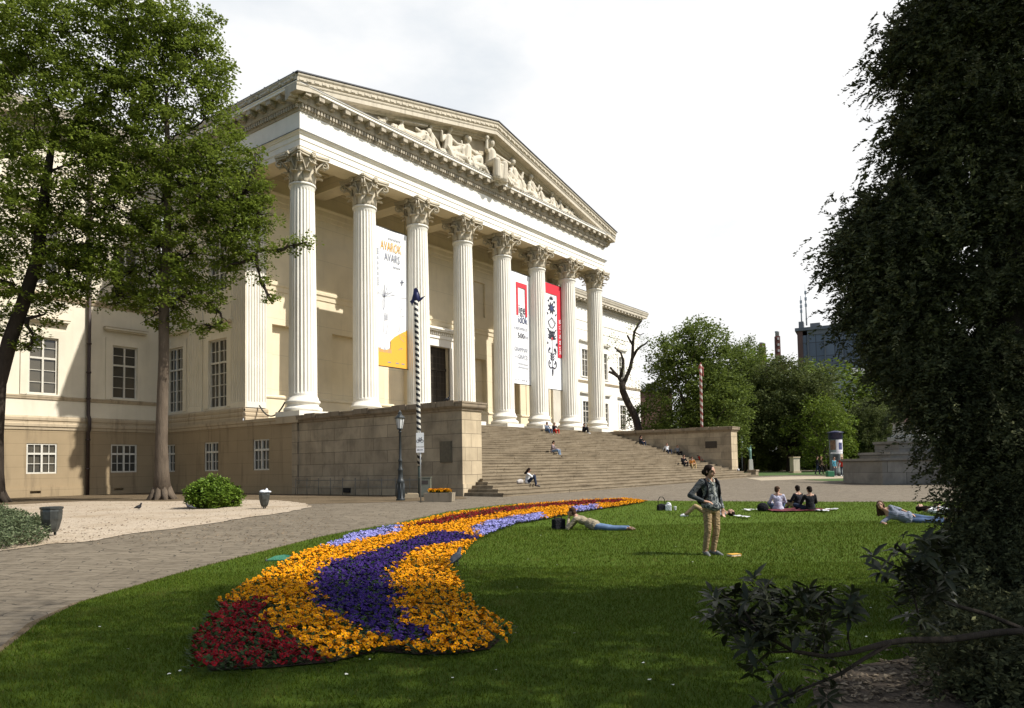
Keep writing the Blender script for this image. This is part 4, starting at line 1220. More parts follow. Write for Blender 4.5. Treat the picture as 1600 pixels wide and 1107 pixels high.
# sagging chain between pilaster and corner column
b = MB()
p0, p1 = Vector((0.1, 4.55, 5.85)), Vector((-0.75, 0.75, 5.75))
pts = [p0.lerp(p1, k / 14) - Vector((0, 0, 0.75 * 4 * (k / 14) * (1 - k / 14))) for k in range(15)]
b.tube(pts, 0.05, 6); b.build('barrier_chain', M_iron, MUS)
# ------------------------------------------------------------------ people
SKIN = plain('skin', (0.42, 0.235, 0.155), 0.55, 0.08, 12)
HAIR_D = plain('dark_hair', (0.016, 0.010, 0.007), 0.7, 0.3, 40, 0, 0.3, 0.08)
HAIR_B = plain('brown_hair', (0.060, 0.033, 0.018), 0.7, 0.3, 40, 0, 0.3, 0.08)
HAIR_F = plain('fair_hair', (0.18, 0.11, 0.055), 0.7, 0.3, 40, 0, 0.3, 0.08)
M_mouth = solid('lips', (0.26, 0.085, 0.07)); M_eyed = solid('eye_dark', (0.02, 0.014, 0.012))
CL = {}
def fold_cloth(name, c, var):
    t = NT(name); v = t.coords()
    n1 = t.noise(v, 7, 4, 0.5, 1.2); n2 = t.noise(t.coords((1, 1, 2.6)), 5.5, 3, 0.5, 1.6)
    t.set(t.ramp(n1, [(0.3, sc(c, 1 - var * 1.5)), (0.7, sc(c, 1 + var * 1.5))]), 0.88, 0, 0.12)
    t.bump(t.math('ADD', n2, t.math('MULTIPLY', n1, 0.4)), 0.9, 0.06)
    return t.mat
def cloth(name, c, var=0.12):
    if name not in CL: CL[name] = fold_cloth(name, c, var)
    return CL[name]
def jeans(name, c):
    if name in CL: return CL[name]
    t = NT(name); v = t.coords()
    n = t.noise(v, 3.5, 4); n2 = t.noise(v, 70, 3)
    col = t.mix(t.math('MULTIPLY', n2, 0.3), t.ramp(n, [(0.35, sc(c, 0.7)), (0.7, sc(c, 1.5))]), sc(c, 0.6))
    t.set(col, 0.85, 0, 0.15); t.bump(t.noise(v, 14, 4), 0.3, 0.02); CL[name] = t.mat
    return t.mat
def print_cloth():
    t = NT('patterned_top'); v = t.coords()
    w = t.noise(v, 9, 3, 0.5, 2.5)
    t.set(t.ramp(w, [(0.38, (0.028, 0.033, 0.038)), (0.48, (0.085, 0.10, 0.105)), (0.57, (0.34, 0.35, 0.33)), (0.65, (0.055, 0.068, 0.075))]), 0.85, 0, 0.15)
    t.bump(t.noise(v, 12, 4), 0.3, 0.02)
    return t.mat
V3 = Vector
def frame_to(d, up=(0, 0, 1)):
    d = V3(d).normalized(); u = V3(up); r = d.cross(u)
    if r.length < 1e-4: r = V3((1, 0, 0))
    r.normalize(); u = r.cross(d)
    return r, d, u
def hand(mb, wr, d, palm_n, side, curl=0.5, fr=0.0085):
    """palm with four unequal bent fingers and a thumb off its side"""
    d = V3(d).normalized(); n = V3(palm_n); n = (n - d * n.dot(d)).normalized(); s = d.cross(n) * side
    mb.cap(wr, wr + d * 0.03, 0.022, 0.026, 8)
    for k, o in enumerate((-0.026, -0.009, 0.009, 0.026)):
        mb.cap(wr + d * 0.02 + s * o * 0.7, wr + d * 0.085 + s * o, 0.015, 0.0125, 7)
        ln = (0.062, 0.076, 0.081, 0.072)[k]
        a = wr + d * 0.088 + s * o
        for j, f in enumerate((0.45, 0.32, 0.25)):
            th = curl * (0.5 + 0.55 * j)
            dd = (d * math.cos(th) + n * math.sin(th)).normalized()
            b = a + dd * ln * f * 1.05
            mb.cap(a, b, fr * (1 - 0.1 * j), fr * (0.92 - 0.1 * j), 7); a = b
    a = wr + d * 0.028 + s * 0.026; b = a + (d * 0.55 + s * 0.7 + n * 0.35).normalized() * 0.036
    mb.cap(wr + d * 0.02, a, 0.016, 0.012, 7); mb.cap(a, b, 0.012, 0.0105, 7)
    mb.cap(b, b + (d * 0.9 + s * 0.25 + n * 0.4).normalized() * 0.032, 0.0105, 0.008, 7)
def head_parts(mb, neck, c, fwd, up, k=1.0, hair=False):
    """skull, jaw, nose, ears about centre c"""
    r, f, u = frame_to(fwd, up)
    R = Matrix((r, f, u)).transposed()
    mb.ell(c + u * 0.02 * k, (0.073 * k, 0.092 * k, 0.092 * k), 14, 10, 0, R)
    mb.ell(c + f * 0.022 * k - u * 0.045 * k, (0.056 * k, 0.066 * k, 0.066 * k), 12, 8, 0, R)
    mb.ell(c + f * 0.06 * k - u * 0.088 * k, (0.026 * k, 0.024 * k, 0.020 * k), 8, 6, 0, R)
    mb.cap(c + f * 0.090 * k + u * 0.012 * k, c + f * 0.106 * k - u * 0.028 * k, 0.009 * k, 0.014 * k, 7)
    mb.cap(c + f * 0.084 * k - u * 0.058 * k - r * 0.016 * k, c + f * 0.084 * k - u * 0.058 * k + r * 0.016 * k, 0.010 * k, 0.010 * k, 6)
    for s in (-1, 1):
        mb.ell(c + r * s * 0.077 * k - u * 0.012 * k - f * 0.008 * k, (0.012 * k, 0.02 * k, 0.032 * k), 8, 6, 0, R)
        mb.ell(c + r * s * 0.034 * k + f * 0.074 * k + u * 0.028 * k, (0.024 * k, 0.014 * k, 0.010 * k), 8, 6, 0, R)   # brow
    if neck is not None: mb.cap(neck, c - u * 0.05 * k - f * 0.01 * k, 0.056 * k, 0.050 * k, 10)
    return r, f, u
def paint_face(me, c, r, f, u, k=1.0):
    """eyes and lips as patches of the one skin"""
    me.materials.append(M_eyed); me.materials.append(M_mouth)
    for p in me.polygons:
        q = p.center - c; a, b, h = q.dot(r) / k, q.dot(f) / k, q.dot(u) / k
        if b > 0.055:
            if abs(abs(a) - 0.033) < 0.017 and abs(h - 0.006) < 0.009: p.material_index = 1
            elif abs(a) < 0.027 and abs(h + 0.058) < 0.009: p.material_index = 2
def person(label, loc, rz, J, top, bottom, hair, shoes=None, sleeves=True, face=None, up=(0, 0, 1), hair_style='short', vox=0.014, group=None, skirt=None, bare_feet=False, bare_legs=False, scale=1.0, top_name='shirt', k_fem=0.94, hand_d=None, curl=0.5):
    """J: joints in the figure's own frame (faces +Y, X to its right): pel, chest, neck, head, shL/shR, elL.., wrL.., hipL.., knL.., anL.., toL.."""
    J = {a: V3(b) for a, b in J.items()}
    S_ = ('L', 'R')
    face = V3(face) if face else V3((0, 1, 0)); up = V3(up)
    b = MB()
    r, f, u = head_parts(b, J['neck'], J['head'], face, up)
    for s in S_:
        b.cap(J['neck'] - V3((0, 0, 0.0)), J['sh' + s], 0.05, 0.045, 8)
        b.cap(J['sh' + s], J['el' + s], 0.044, 0.035, 8); b.cap(J['el' + s], J['wr' + s], 0.036, 0.024, 8)
        d = J['wr' + s] - J['el' + s]
        hd = V3(hand_d[s]) if hand_d and s in hand_d else d
        hand(b, J['wr' + s], hd, (0, -0.4, -1) if abs(hd.normalized().z) < 0.85 else (0, 1, 0), 1 if s == 'R' else -1, curl, 0.0085 if vox < 0.009 else 0.0115)
        b.cap(J['hip' + s], J['kn' + s], 0.075, 0.05, 8); b.cap(J['kn' + s], J['an' + s], 0.05, 0.034, 8)
        t = J['to' + s] - J['an' + s]
        b.cap(J['an' + s], J['an' + s] + t * 0.85, 0.034, 0.026, 8)
    b.cap(J['chest'], J['pel'], 0.095, 0.11, 10); b.cap(J['neck'], J['chest'], 0.06, 0.09, 10)
    me = remesh(b, vox, 3, 'person')
    me.materials.clear(); me.materials.append(SKIN)
    paint_face(me, J['head'], r, f, u)
    o = bpy.data.objects.new('person', me); COL.objects.link(o)
    tag(o, label, 'person', group); o.location = loc; o.rotation_euler = (0, 0, rz); o.scale = (scale,) * 3
    # upper garment
    b = MB(); sp = J['chest'] - J['pel']; L_ = sp.normalized(); side = (J['shR'] - J['shL']).normalized(); fr_ = side.cross(L_)
    fr_ = -fr_ if fr_.dot(V3((0, 1, 0))) < 0 and abs(fr_.y) > 0.2 else fr_
    Rt = Matrix((side, fr_, L_)).transposed()
    mid = J['chest']; wst = J['pel'].lerp(J['chest'], 0.45)
    b.ell(mid + L_ * 0.01, (0.158 * k_fem, 0.112, 0.17), 14, 10, 0, Rt); b.ell(wst, (0.128 * k_fem, 0.098, 0.16), 14, 10, 0, Rt); b.cap(J['pel'] + L_ * 0.0, J['pel'] + L_ * 0.16, 0.148, 0.135, 12); b.ell(J['pel'] - L_ * 0.01, (0.192, 0.152, 0.12), 14, 10, 0, Rt)
    b.cap(J['neck'] - L_ * 0.035, mid, 0.062, 0.10, 10)
    for s in S_:
        b.cap(mid + (J['sh' + s] - mid) * 0.5, J['sh' + s], 0.085, 0.062, 10); b.cap(J['sh' + s], J['el' + s], 0.060, 0.049, 10)
        if sleeves: b.cap(J['el' + s], J['wr' + s] + (J['el' + s] - J['wr' + s]) * 0.08, 0.049, 0.036, 10)
    gm = remesh(b, max(vox, 0.011), 3, top_name); gm.materials.clear(); gm.materials.append(top)
    link(top_name, gm, [], o)
    # trousers or skirt
    if not bare_legs:
        b = MB()
        b.ell(J['pel'], (0.168, 0.122, 0.125), 14, 10, 0, Rt); b.cap(J['pel'] + L_ * 0.06, J['pel'] - L_ * 0.04, 0.13, 0.13, 10)
        for s in S_:
            b.cap(J['hip' + s], J['kn' + s], 0.092, 0.066, 10); b.cap(J['kn' + s], J['an' + s] + (J['kn' + s] - J['an' + s]) * 0.06, 0.066, 0.052, 10)
        tm = remesh(b, max(vox, 0.011), 3, 'trousers'); tm.materials.clear(); tm.materials.append(bottom)
        link('trousers', tm, [], o)
    if skirt: skirt(o, J)
    # hair
    b = MB(); c = J['head']; R = Matrix((r, f, u)).transposed()
    b.ell(c + u * 0.036 - f * 0.016, (0.086, 0.098, 0.086), 14, 10, 0, R)
    b.ell(c - f * 0.040 - u * 0.02, (0.080, 0.068, 0.085), 12, 8, 0, R)
    if hair_style == 'long':
        for a in (-0.05, 0, 0.05): b.cap(c - f * 0.05 + r * a, c - f * 0.085 - u * 0.24 + r * a * 1.6, 0.055, 0.045, 8)
        for s in (-1, 1): b.cap(c + r * s * 0.072 - u * 0.01, c + r * s * 0.085 - u * 0.17 - f * 0.02, 0.034, 0.028, 8)
    if hair_style == 'bun':
        b.ell(c - f * 0.105 - u * 0.025, (0.055, 0.05, 0.055), 10, 8, 0, R); b.cap(c + r * 0.07 - u * 0.0, c + r * 0.066 - u * 0.05, 0.02, 0.012, 6)
    hm = remesh(b, max(vox * 0.9, 0.009), 2, 'hair'); hm.materials.clear(); hm.materials.append(hair)
    link('hair', hm, [], o)
    if shoes is not None:
        for s in S_:
            b = MB(); a = J['an' + s]; t = J['to' + s] - a; tn = t.normalized()
            dn = V3((0, 0, -1)); dn = (dn - tn * dn.dot(tn))
            dn = dn.normalized() if dn.length > 0.2 else V3((0, -1, 0))
            b.cap(a + dn * 0.015, a + dn * 0.03 - tn * 0.045, 0.044, 0.036, 8); b.cap(a + dn * 0.02, a + t * 0.95 + dn * 0.012, 0.044, 0.032, 8); b.cap(a + t * 0.45, a + t * 1.0 + dn * 0.012, 0.042, 0.034, 8)
            sm = remesh(b, max(vox, 0.011), 2, 'shoe'); sm.materials.clear(); sm.materials.append(shoes)
            link('shoe', sm, [], o)
    return o
def sym(d):
    """fill R joints from L by mirroring X where R is missing"""
    for k in list(d):
        if k.endswith('L') and k[:-1] + 'R' not in d: x, y, z = d[k]; d[k[:-1] + 'R'] = (-x, y, z)
    return d
BLACK = cloth('black_cloth', (0.012, 0.012, 0.014)); GREYT = cloth('grey_cotton', (0.20, 0.20, 0.20)); WHITEC = cloth('white_cotton', (0.62, 0.62, 0.62))
LILAC = cloth('pale_lilac_knit', (0.44, 0.43, 0.52)); JEAN = jeans('blue_denim', (0.055, 0.085, 0.15)); JEAN_D = jeans('dark_denim', (0.020, 0.028, 0.05)); JEAN_L = jeans('light_denim', (0.17, 0.23, 0.31))
KHAKI = cloth('khaki_cotton', (0.30, 0.215, 0.115)); BEIGE = cloth('beige_knit', (0.30, 0.25, 0.17)); RED = cloth('red_cloth', (0.42, 0.035, 0.02)); RUST = cloth('rust_cloth', (0.32, 0.13, 0.03)); TEAL = cloth('teal_cloth', (0.07, 0.22, 0.28))
SHOE_D = solid('dark_shoe', (0.02, 0.02, 0.02)); SHOE_G = solid('grey_shoe', (0.12, 0.125, 0.12)); SHOE_B = solid('brown_shoe', (0.13, 0.07, 0.035)); SHOE_W = solid('white_shoe', (0.6, 0.6, 0.58))
CY = math.atan2(CAM_F.y, CAM_F.x)          # heading of the view; a figure that faces the camera is turned by FACE
FACE = CY + math.pi / 2                    # rz for a +Y-facing figure that looks back at the camera
# ---- the woman standing on the lawn, hand on hip
g0 = on_ground(1112, 869)
J = dict(pel=(-0.02, 0, 0.90), chest=(0.0, 0.0, 1.17), neck=(0.015, 0.0, 1.36), head=(0.02, 0.04, 1.515), shL=(-0.15, 0, 1.305), shR=(0.18, 0, 1.325),
         hipL=(-0.105, 0, 0.88), hipR=(0.065, 0, 0.88), knL=(-0.085, 0.05, 0.48), knR=(0.085, 0.03, 0.48), anL=(-0.035, -0.0, 0.085), anR=(0.115, -0.03, 0.085), toL=(-0.10, 0.17, 0.03), toR=(0.165, 0.15, 0.03),
         elR=(0.40, -0.04, 1.09), wrR=(0.23, 0.13, 0.985), elL=(-0.23, -0.06, 1.07), wrL=(-0.25, 0.03, 0.84))
WOM = person('woman in khaki trousers and grey patterned top standing hand on hip with a backpack', g0, FACE + rad(22), J, print_cloth(), KHAKI, HAIR_D, SHOE_G, True, (-0.42, 0.9, -0.10), (0, 0, 1), 'bun', 0.0075,
             hand_d={'R': (-0.75, 0.55, -0.10), 'L': (0.05, 0.1, -1)}, curl=0.55)
sh_ = next(c for c in WOM.children if c.name.startswith('shirt')); sh_.data.materials.append(cloth('charcoal_sleeve', (0.060, 0.066, 0.068)))
for p_ in sh_.data.polygons:
    if abs(p_.center.x - 0.005) > 0.150 and p_.center.z > 0.93 or p_.center.z > 1.27 and abs(p_.center.x) > 0.07: p_.material_index = 1
b = MB()
b.ell((0, -0.19, 1.12), (0.14, 0.10, 0.21), 12, 8); b.ell((0, -0.23, 1.0), (0.11, 0.08, 0.11), 10, 8)
bp = remesh(b, 0.012, 3, 'backpack'); bp.materials.clear(); bp.materials.append(BLACK); link('backpack', bp, [], WOM)
for s in (-1, 1):
    b = MB(); b.tube([(s * 0.10, -0.14, 1.24), (s * 0.115, -0.07, 1.375), (s * 0.12, 0.03, 1.375), (s * 0.125, 0.105, 1.27), (s * 0.135, 0.118, 1.12), (s * 0.165, 0.03, 1.0), (s * 0.12, -0.12, 0.96)], 0.021, 6); b.build('backpack_strap', BLACK, WOM)
b = MB()
for s in (-1, 1): b.tube([(s * 0.055, -0.02, 1.41), (s * 0.05, 0.07, 1.36), (0, 0.125, 1.26)], 0.012, 6)
b.tube([(0, 0.125, 1.26), (0, 0.128, 1.05)], 0.008, 5); b.build('neckline', cloth('neck_band', (0.42, 0.42, 0.36)), WOM)
# ---- man lying on his front, chin on hand
gA, gB = on_ground(893, 829), on_ground(1008, 831)
ax = (gB - gA).normalized(); rzm = math.atan2(ax.y, ax.x) + math.pi / 2          # figure's -Y runs to the feet
J = dict(pel=(0, -0.62, 0.13), chest=(0, -0.30, 0.26), neck=(0, -0.14, 0.36), head=(0.0, -0.03, 0.475), shL=(-0.16, -0.16, 0.31), shR=(0.16, -0.16, 0.31),
         elL=(-0.22, 0.04, 0.06), wrL=(-0.06, 0.05, 0.31), elR=(0.22, 0.10, 0.05), wrR=(0.18, 0.34, 0.05),
         hipL=(-0.09, -0.66, 0.11), hipR=(0.09, -0.66, 0.11), knL=(-0.11, -1.08, 0.07), knR=(0.12, -1.08, 0.07), anL=(-0.09, -1.46, 0.085), anR=(0.14, -1.47, 0.085), toL=(-0.10, -1.60, 0.07), toR=(0.17, -1.60, 0.05))
person('person in beige jumper and jeans lying chin in hand beside black bag', gA, rzm, J, BEIGE, jeans('worn_denim', (0.10, 0.15, 0.24)), HAIR_B, SHOE_B, True, (0.25, 0.95, -0.25), (0, 0, 1), 'short', 0.010, hand_d={'L': (0.15, -0.1, 0.9), 'R': (-0.1, 1, -0.05)})
# ---- three friends sitting on a blanket
def sit_j(lean=0.0, spread=0.1, fl=0.42, knee=0.36, arms='lap', hz=0.10):
    y = -lean
    d = dict(pel=(0, 0, hz), chest=(0, y * 0.6, hz + 0.27), neck=(0, y * 0.9, hz + 0.47), head=(0, y + 0.02, hz + 0.63), shL=(-0.17, y * 0.85, hz + 0.42), hipL=(-0.09, 0.03, hz), knL=(-0.12 - spread, fl, knee), anL=(-0.12, fl + 0.20, 0.07), toL=(-0.13, fl + 0.38, 0.03))
    if arms == 'lap': d.update(elL=(-0.26, 0.08, hz + 0.20), wrL=(-0.12, fl - 0.05, knee + 0.02))
    if arms == 'back': d.update(elL=(-0.24, y - 0.14, hz + 0.18), wrL=(-0.26, y - 0.22, 0.04))
    if arms == 'hug': d.update(elL=(-0.24, 0.2, hz + 0.22), wrL=(-0.06, fl + 0.1, knee - 0.08))
    return sym(d)
away = FACE + math.pi
person('person in pale lilac cardigan seated on the blanket with back to us', on_ground(1216, 799), away - rad(12), sit_j(0.0, 0.12, 0.40, 0.25), LILAC, JEAN, HAIR_B, SHOE_G, True, (0.75, 0.6, -0.05), (0, 0, 1), 'short', 0.012)
person('person in black jacket seated facing their two companions on the blanket', on_ground(1247, 796.5), FACE - rad(150), sit_j(0.02, 0.15, 0.38, 0.30), cloth('black_jacket', (0.018, 0.018, 0.022)), KHAKI, HAIR_D, SHOE_D, True, (0.5, 0.8, -0.1), (0, 0, 1), 'short', 0.012)
person('person in black jumper seated at the end of the blanket beside white papers', on_ground(1266, 800), away + rad(5), sit_j(0.0, 0.2, 0.42, 0.22), BLACK, JEAN_D, HAIR_D, SHOE_D, True, (-0.2, 0.9, -0.25), (0, 0, 1), 'short', 0.012)
# ---- person on their side, propped on an elbow, by the right-hand shrub
gA, gB = on_ground(1378, 819), on_ground(1492, 819)
ax = (gB - gA).normalized(); rzs = math.atan2(ax.y, ax.x) + math.pi / 2
J = dict(pel=(0, -0.62, 0.15), chest=(0.0, -0.30, 0.25), neck=(0.0, -0.10, 0.36), head=(0.02, 0.02, 0.49), shL=(-0.02, -0.16, 0.16), shR=(0.0, -0.22, 0.44), elL=(-0.10, 0.02, 0.04), wrL=(-0.30, 0.02, 0.04),
         elR=(0.06, -0.47, 0.37), wrR=(-0.02, -0.66, 0.28), hipL=(-0.02, -0.66, 0.10), hipR=(0.02, -0.66, 0.20), knL=(-0.06, -1.08, 0.07), knR=(0.02, -1.06, 0.15), anL=(-0.02, -1.48, 0.06), anR=(0.0, -1.46, 0.12), toL=(-0.10, -1.62, 0.07), toR=(-0.07, -1.60, 0.17))
person('person in grey blue T-shirt and jeans reclining barefoot on one elbow on the lawn', gA, rzs, J, cloth('grey_blue_cotton', (0.20, 0.22, 0.27)), JEAN, HAIR_B, None, False, (-0.9, 0.3, 0.1), (0, 0.15, 1), 'long', 0.011)
g1 = on_ground(1440, 805)
J = dict(pel=(0, -0.62, 0.12), chest=(0, -0.30, 0.14), neck=(0, -0.10, 0.17), head=(0, 0.05, 0.22), shL=(-0.17, -0.16, 0.13), elL=(-0.30, -0.34, 0.10), wrL=(-0.14, -0.42, 0.26), hipL=(-0.09, -0.66, 0.11), knL=(-0.1, -1.05, 0.13), anL=(-0.1, -1.45, 0.08), toL=(-0.12, -1.52, 0.17))
person('person with dark hair lying flat on the grass behind the reclining one', g1, rzs + rad(8), sym(J), WHITEC, BLACK, HAIR_D, SHOE_D, False, (0.05, 0.35, 0.95), (0, 1, 0), 'long', 0.014)
g2 = on_ground(1140, 808)
J = dict(pel=(0, -0.60, 0.11), chest=(0, -0.30, 0.12), neck=(0, -0.10, 0.12), head=(0, 0.05, 0.13), shL=(-0.17, -0.16, 0.11), elL=(-0.3, -0.36, 0.09), wrL=(-0.2, -0.58, 0.10), hipL=(-0.09, -0.64, 0.11), knL=(-0.12, -1.02, 0.34), anL=(-0.12, -1.32, 0.07), toL=(-0.13, -1.46, 0.05))
person('person lying on the grass half hidden behind the standing woman', g2, rzs + math.pi, sym(J), GREYT, KHAKI, HAIR_D, SHOE_W, True, (0.1, 0.3, 0.95), (0, 1, 0), 'short', 0.014)
# ---- people on the museum steps
def on_step(px, py):
    """the tread seen at this pixel -> point on its surface"""
    d = ray(px, py); best = None
    for i in range(NS):
        z = step_top(i); t = (z - CAM_P.z) / d.z
        if t <= 0: continue
        p = CAM_P + d * t; y0 = step_front(i) - 0.02; y1 = y0 + TRD + 0.04 if i < 27 else -1.0
        if y0 <= p.y <= y1: best = (p, i); break
        # otherwise the riser in front
    if best is None:
        for i in range(NS):
            t = (step_front(i) - CAM_P.y) / d.y; p = CAM_P + d * t
            if step_top(i) - RIS - 0.05 <= p.z <= step_top(i) + 0.05: best = (V3((p.x, step_front(i) + 0.05, step_top(i))), i); break
    return best
def seat(px, i):
    """sit on step i (top surface) near its front edge, at the picture column px"""
    y = step_front(i) + 0.16; z = step_top(i)
    d0 = ray(px, 720); lo = V3((0, y, z))
    # solve for x on the line (y, z)
    best = min((abs((lambda q: 800 + FPX * (q.dot(CAM_R) / q.dot(CAM_F)))(V3((x * 0.05, y, z)) - CAM_P) - px), x * 0.05) for x in range(-20, 760))
    return V3((best[1], y, z))
def step_sit(lean=0.02, arms='lap', spread=0.05, down=3):
    h = 0.09; dz = -RIS * down; dy = TRD * (down - 1) + 0.12
    fy = 0.44
    kz = 0.12 if down >= 2 else 0.28
    d = dict(pel=(0, 0, h), chest=(0, 0.02 - lean, h + 0.26), neck=(0, 0.05 - lean, h + 0.45), head=(0, 0.09 - lean, h + 0.60), shL=(-0.165, 0.04 - lean, h + 0.41), hipL=(-0.09, 0.04, h), knL=(-0.11 - spread, fy, kz + 0.06), anL=(-0.11, fy + 0.10, -RIS * 2 + 0.09 if down >= 2 else -RIS + 0.09), toL=(-0.12, fy + 0.28, -RIS * 2 + 0.04 if down >= 2 else -RIS + 0.04))
    if arms == 'lap': d.update(elL=(-0.24, 0.12, h + 0.20), wrL=(-0.10, fy - 0.06, kz + 0.13))
    if arms == 'hug': d.update(knL=(-0.10 - spread, 0.36, 0.40), anL=(-0.10, 0.44, -RIS + 0.09), toL=(-0.11, 0.62, -RIS + 0.04), elL=(-0.22, 0.24, h + 0.26), wrL=(-0.03, 0.36, h + 0.36))
    if arms == 'back': d.update(elL=(-0.24, -0.14 - lean, h + 0.2), wrL=(-0.25, -0.26 - lean, 0.05))
    return sym(d)
SD = 0.0        # facing down the stairs is -Y
def sitter(label, px, i, turn, J, top, bot, hair, shoes, **kw):
    p = seat(px, i)
    return person(label, p, math.pi + rad(turn), J, top, bot, hair, shoes, vox=0.016, group='people sitting on the museum steps', **kw)
def step_at(px, py): return on_step(px, py)[1]
sitter('person in white top and dark jeans hugging knees low on the steps', 824, 2, 30, step_sit(0, 'hug'), WHITEC, JEAN_D, HAIR_D, SHOE_D, hair_style='long', face=(0.25, 0.8, -0.5))
sitter('person in light blue trousers reading halfway up the steps', 863, 13, 15, step_sit(0, 'lap'), cloth('mauve_grey_cotton', (0.22, 0.17, 0.17)), JEAN_L, HAIR_D, SHOE_D, face=(-0.2, 0.8, -0.5))
sitter('person in blue jeans sitting at the top of the steps beside someone in red', 854, 25, -15, step_sit(0.02, 'lap'), cloth('steel_blue_cotton', (0.16, 0.19, 0.24)), JEAN, HAIR_D, SHOE_W, face=(-0.4, 0.8, -0.2))
sitter('person in red trousers sitting at the top of the steps', 866, 25, -25, step_sit(0.02, 'lap'), BLACK, RED, HAIR_B, SHOE_D, face=(0.3, 0.8, -0.2))
sitter('person in black sitting between the last two columns', 912, 26, 10, step_sit(0.02, 'hug'), BLACK, BLACK, HAIR_D, SHOE_W, face=(0.2, 0.9, -0.2))
sitter('person in dark clothes sitting high on the steps by the far wall', 1001, 19, -20, step_sit(0.0, 'lap'), BLACK, JEAN_D, HAIR_D, SHOE_D, hair_style='long', face=(0, 0.9, -0.4))
sitter('person in white shirt leaning back on the steps by the far wall', 1043, 14, -40, step_sit(0.16, 'back'), WHITEC, JEAN_D, HAIR_B, SHOE_D, face=(0.2, 0.9, -0.1))
sitter('person in grey top sitting to the right of the white shirted one', 1059, 13, -40, step_sit(0.1, 'back'), GREYT, BLACK, HAIR_F, SHOE_D, face=(-0.3, 0.9, -0.1))
sitter('person in black top and red trousers sitting under the bronze plaque', 1092, 10, -45, step_sit(0.02, 'lap'), BLACK, RED, HAIR_D, SHOE_D, face=(0, 0.9, -0.35))
sitter('person in black jacket sitting low on the steps beside a rust brown coat', 1068, 7, -40, step_sit(0.02, 'lap'), BLACK, BLACK, HAIR_D, SHOE_D, face=(-0.4, 0.8, -0.2))
sitter('person in rust brown coat and pale trousers sitting low on the steps', 1081, 6, -45, step_sit(0.0, 'lap'), RUST, cloth('sand_cotton', (0.42, 0.31, 0.15)), HAIR_B, SHOE_D, face=(0.2, 0.8, -0.4))
# ---- people by the advertising column and walking far off
def stand_j(step=0.12, arm=0.1):
    return dict(pel=(0, 0, 0.93), chest=(0, 0, 1.21), neck=(0, 0, 1.42), head=(0, 0.03, 1.58), shL=(-0.18, 0, 1.37), shR=(0.18, 0, 1.37), elL=(-0.24, -0.02 - arm, 1.10), elR=(0.24, -0.02 + arm, 1.10), wrL=(-0.22, 0.10 - arm, 0.87), wrR=(0.22, 0.10 + arm, 0.87),
                hipL=(-0.09, 0, 0.92), hipR=(0.09, 0, 0.92), knL=(-0.1, step * 0.6, 0.50), knR=(0.1, -step * 0.3, 0.50), anL=(-0.1, step, 0.09), anR=(0.1, -step, 0.10), toL=(-0.11, step + 0.18, 0.03), toR=(0.11, -step + 0.17, 0.04))
person('person in teal shirt standing in front of the advertising column', on_ground(1304, 745), FACE + rad(20), stand_j(0.05), TEAL, cloth('grey_trousers', (0.09, 0.09, 0.1)), HAIR_B, SHOE_W, vox=0.018)
person('person in red jacket standing beside the advertising column', on_ground(1316.5, 744.5), FACE - rad(40), stand_j(0.08), RED, JEAN_D, HAIR_D, SHOE_W, vox=0.018)
person('person in dark coat walking along the park path with another', on_ground(1277.5, 742), FACE + rad(70), stand_j(0.2), BLACK, JEAN_D, HAIR_D, SHOE_D, vox=0.02)
person('person in brown coat walking along the park path', on_ground(1283.5, 742), FACE + rad(75), stand_j(0.18), cloth('brown_coat', (0.12, 0.085, 0.05)), BLACK, HAIR_F, SHOE_D, vox=0.02)
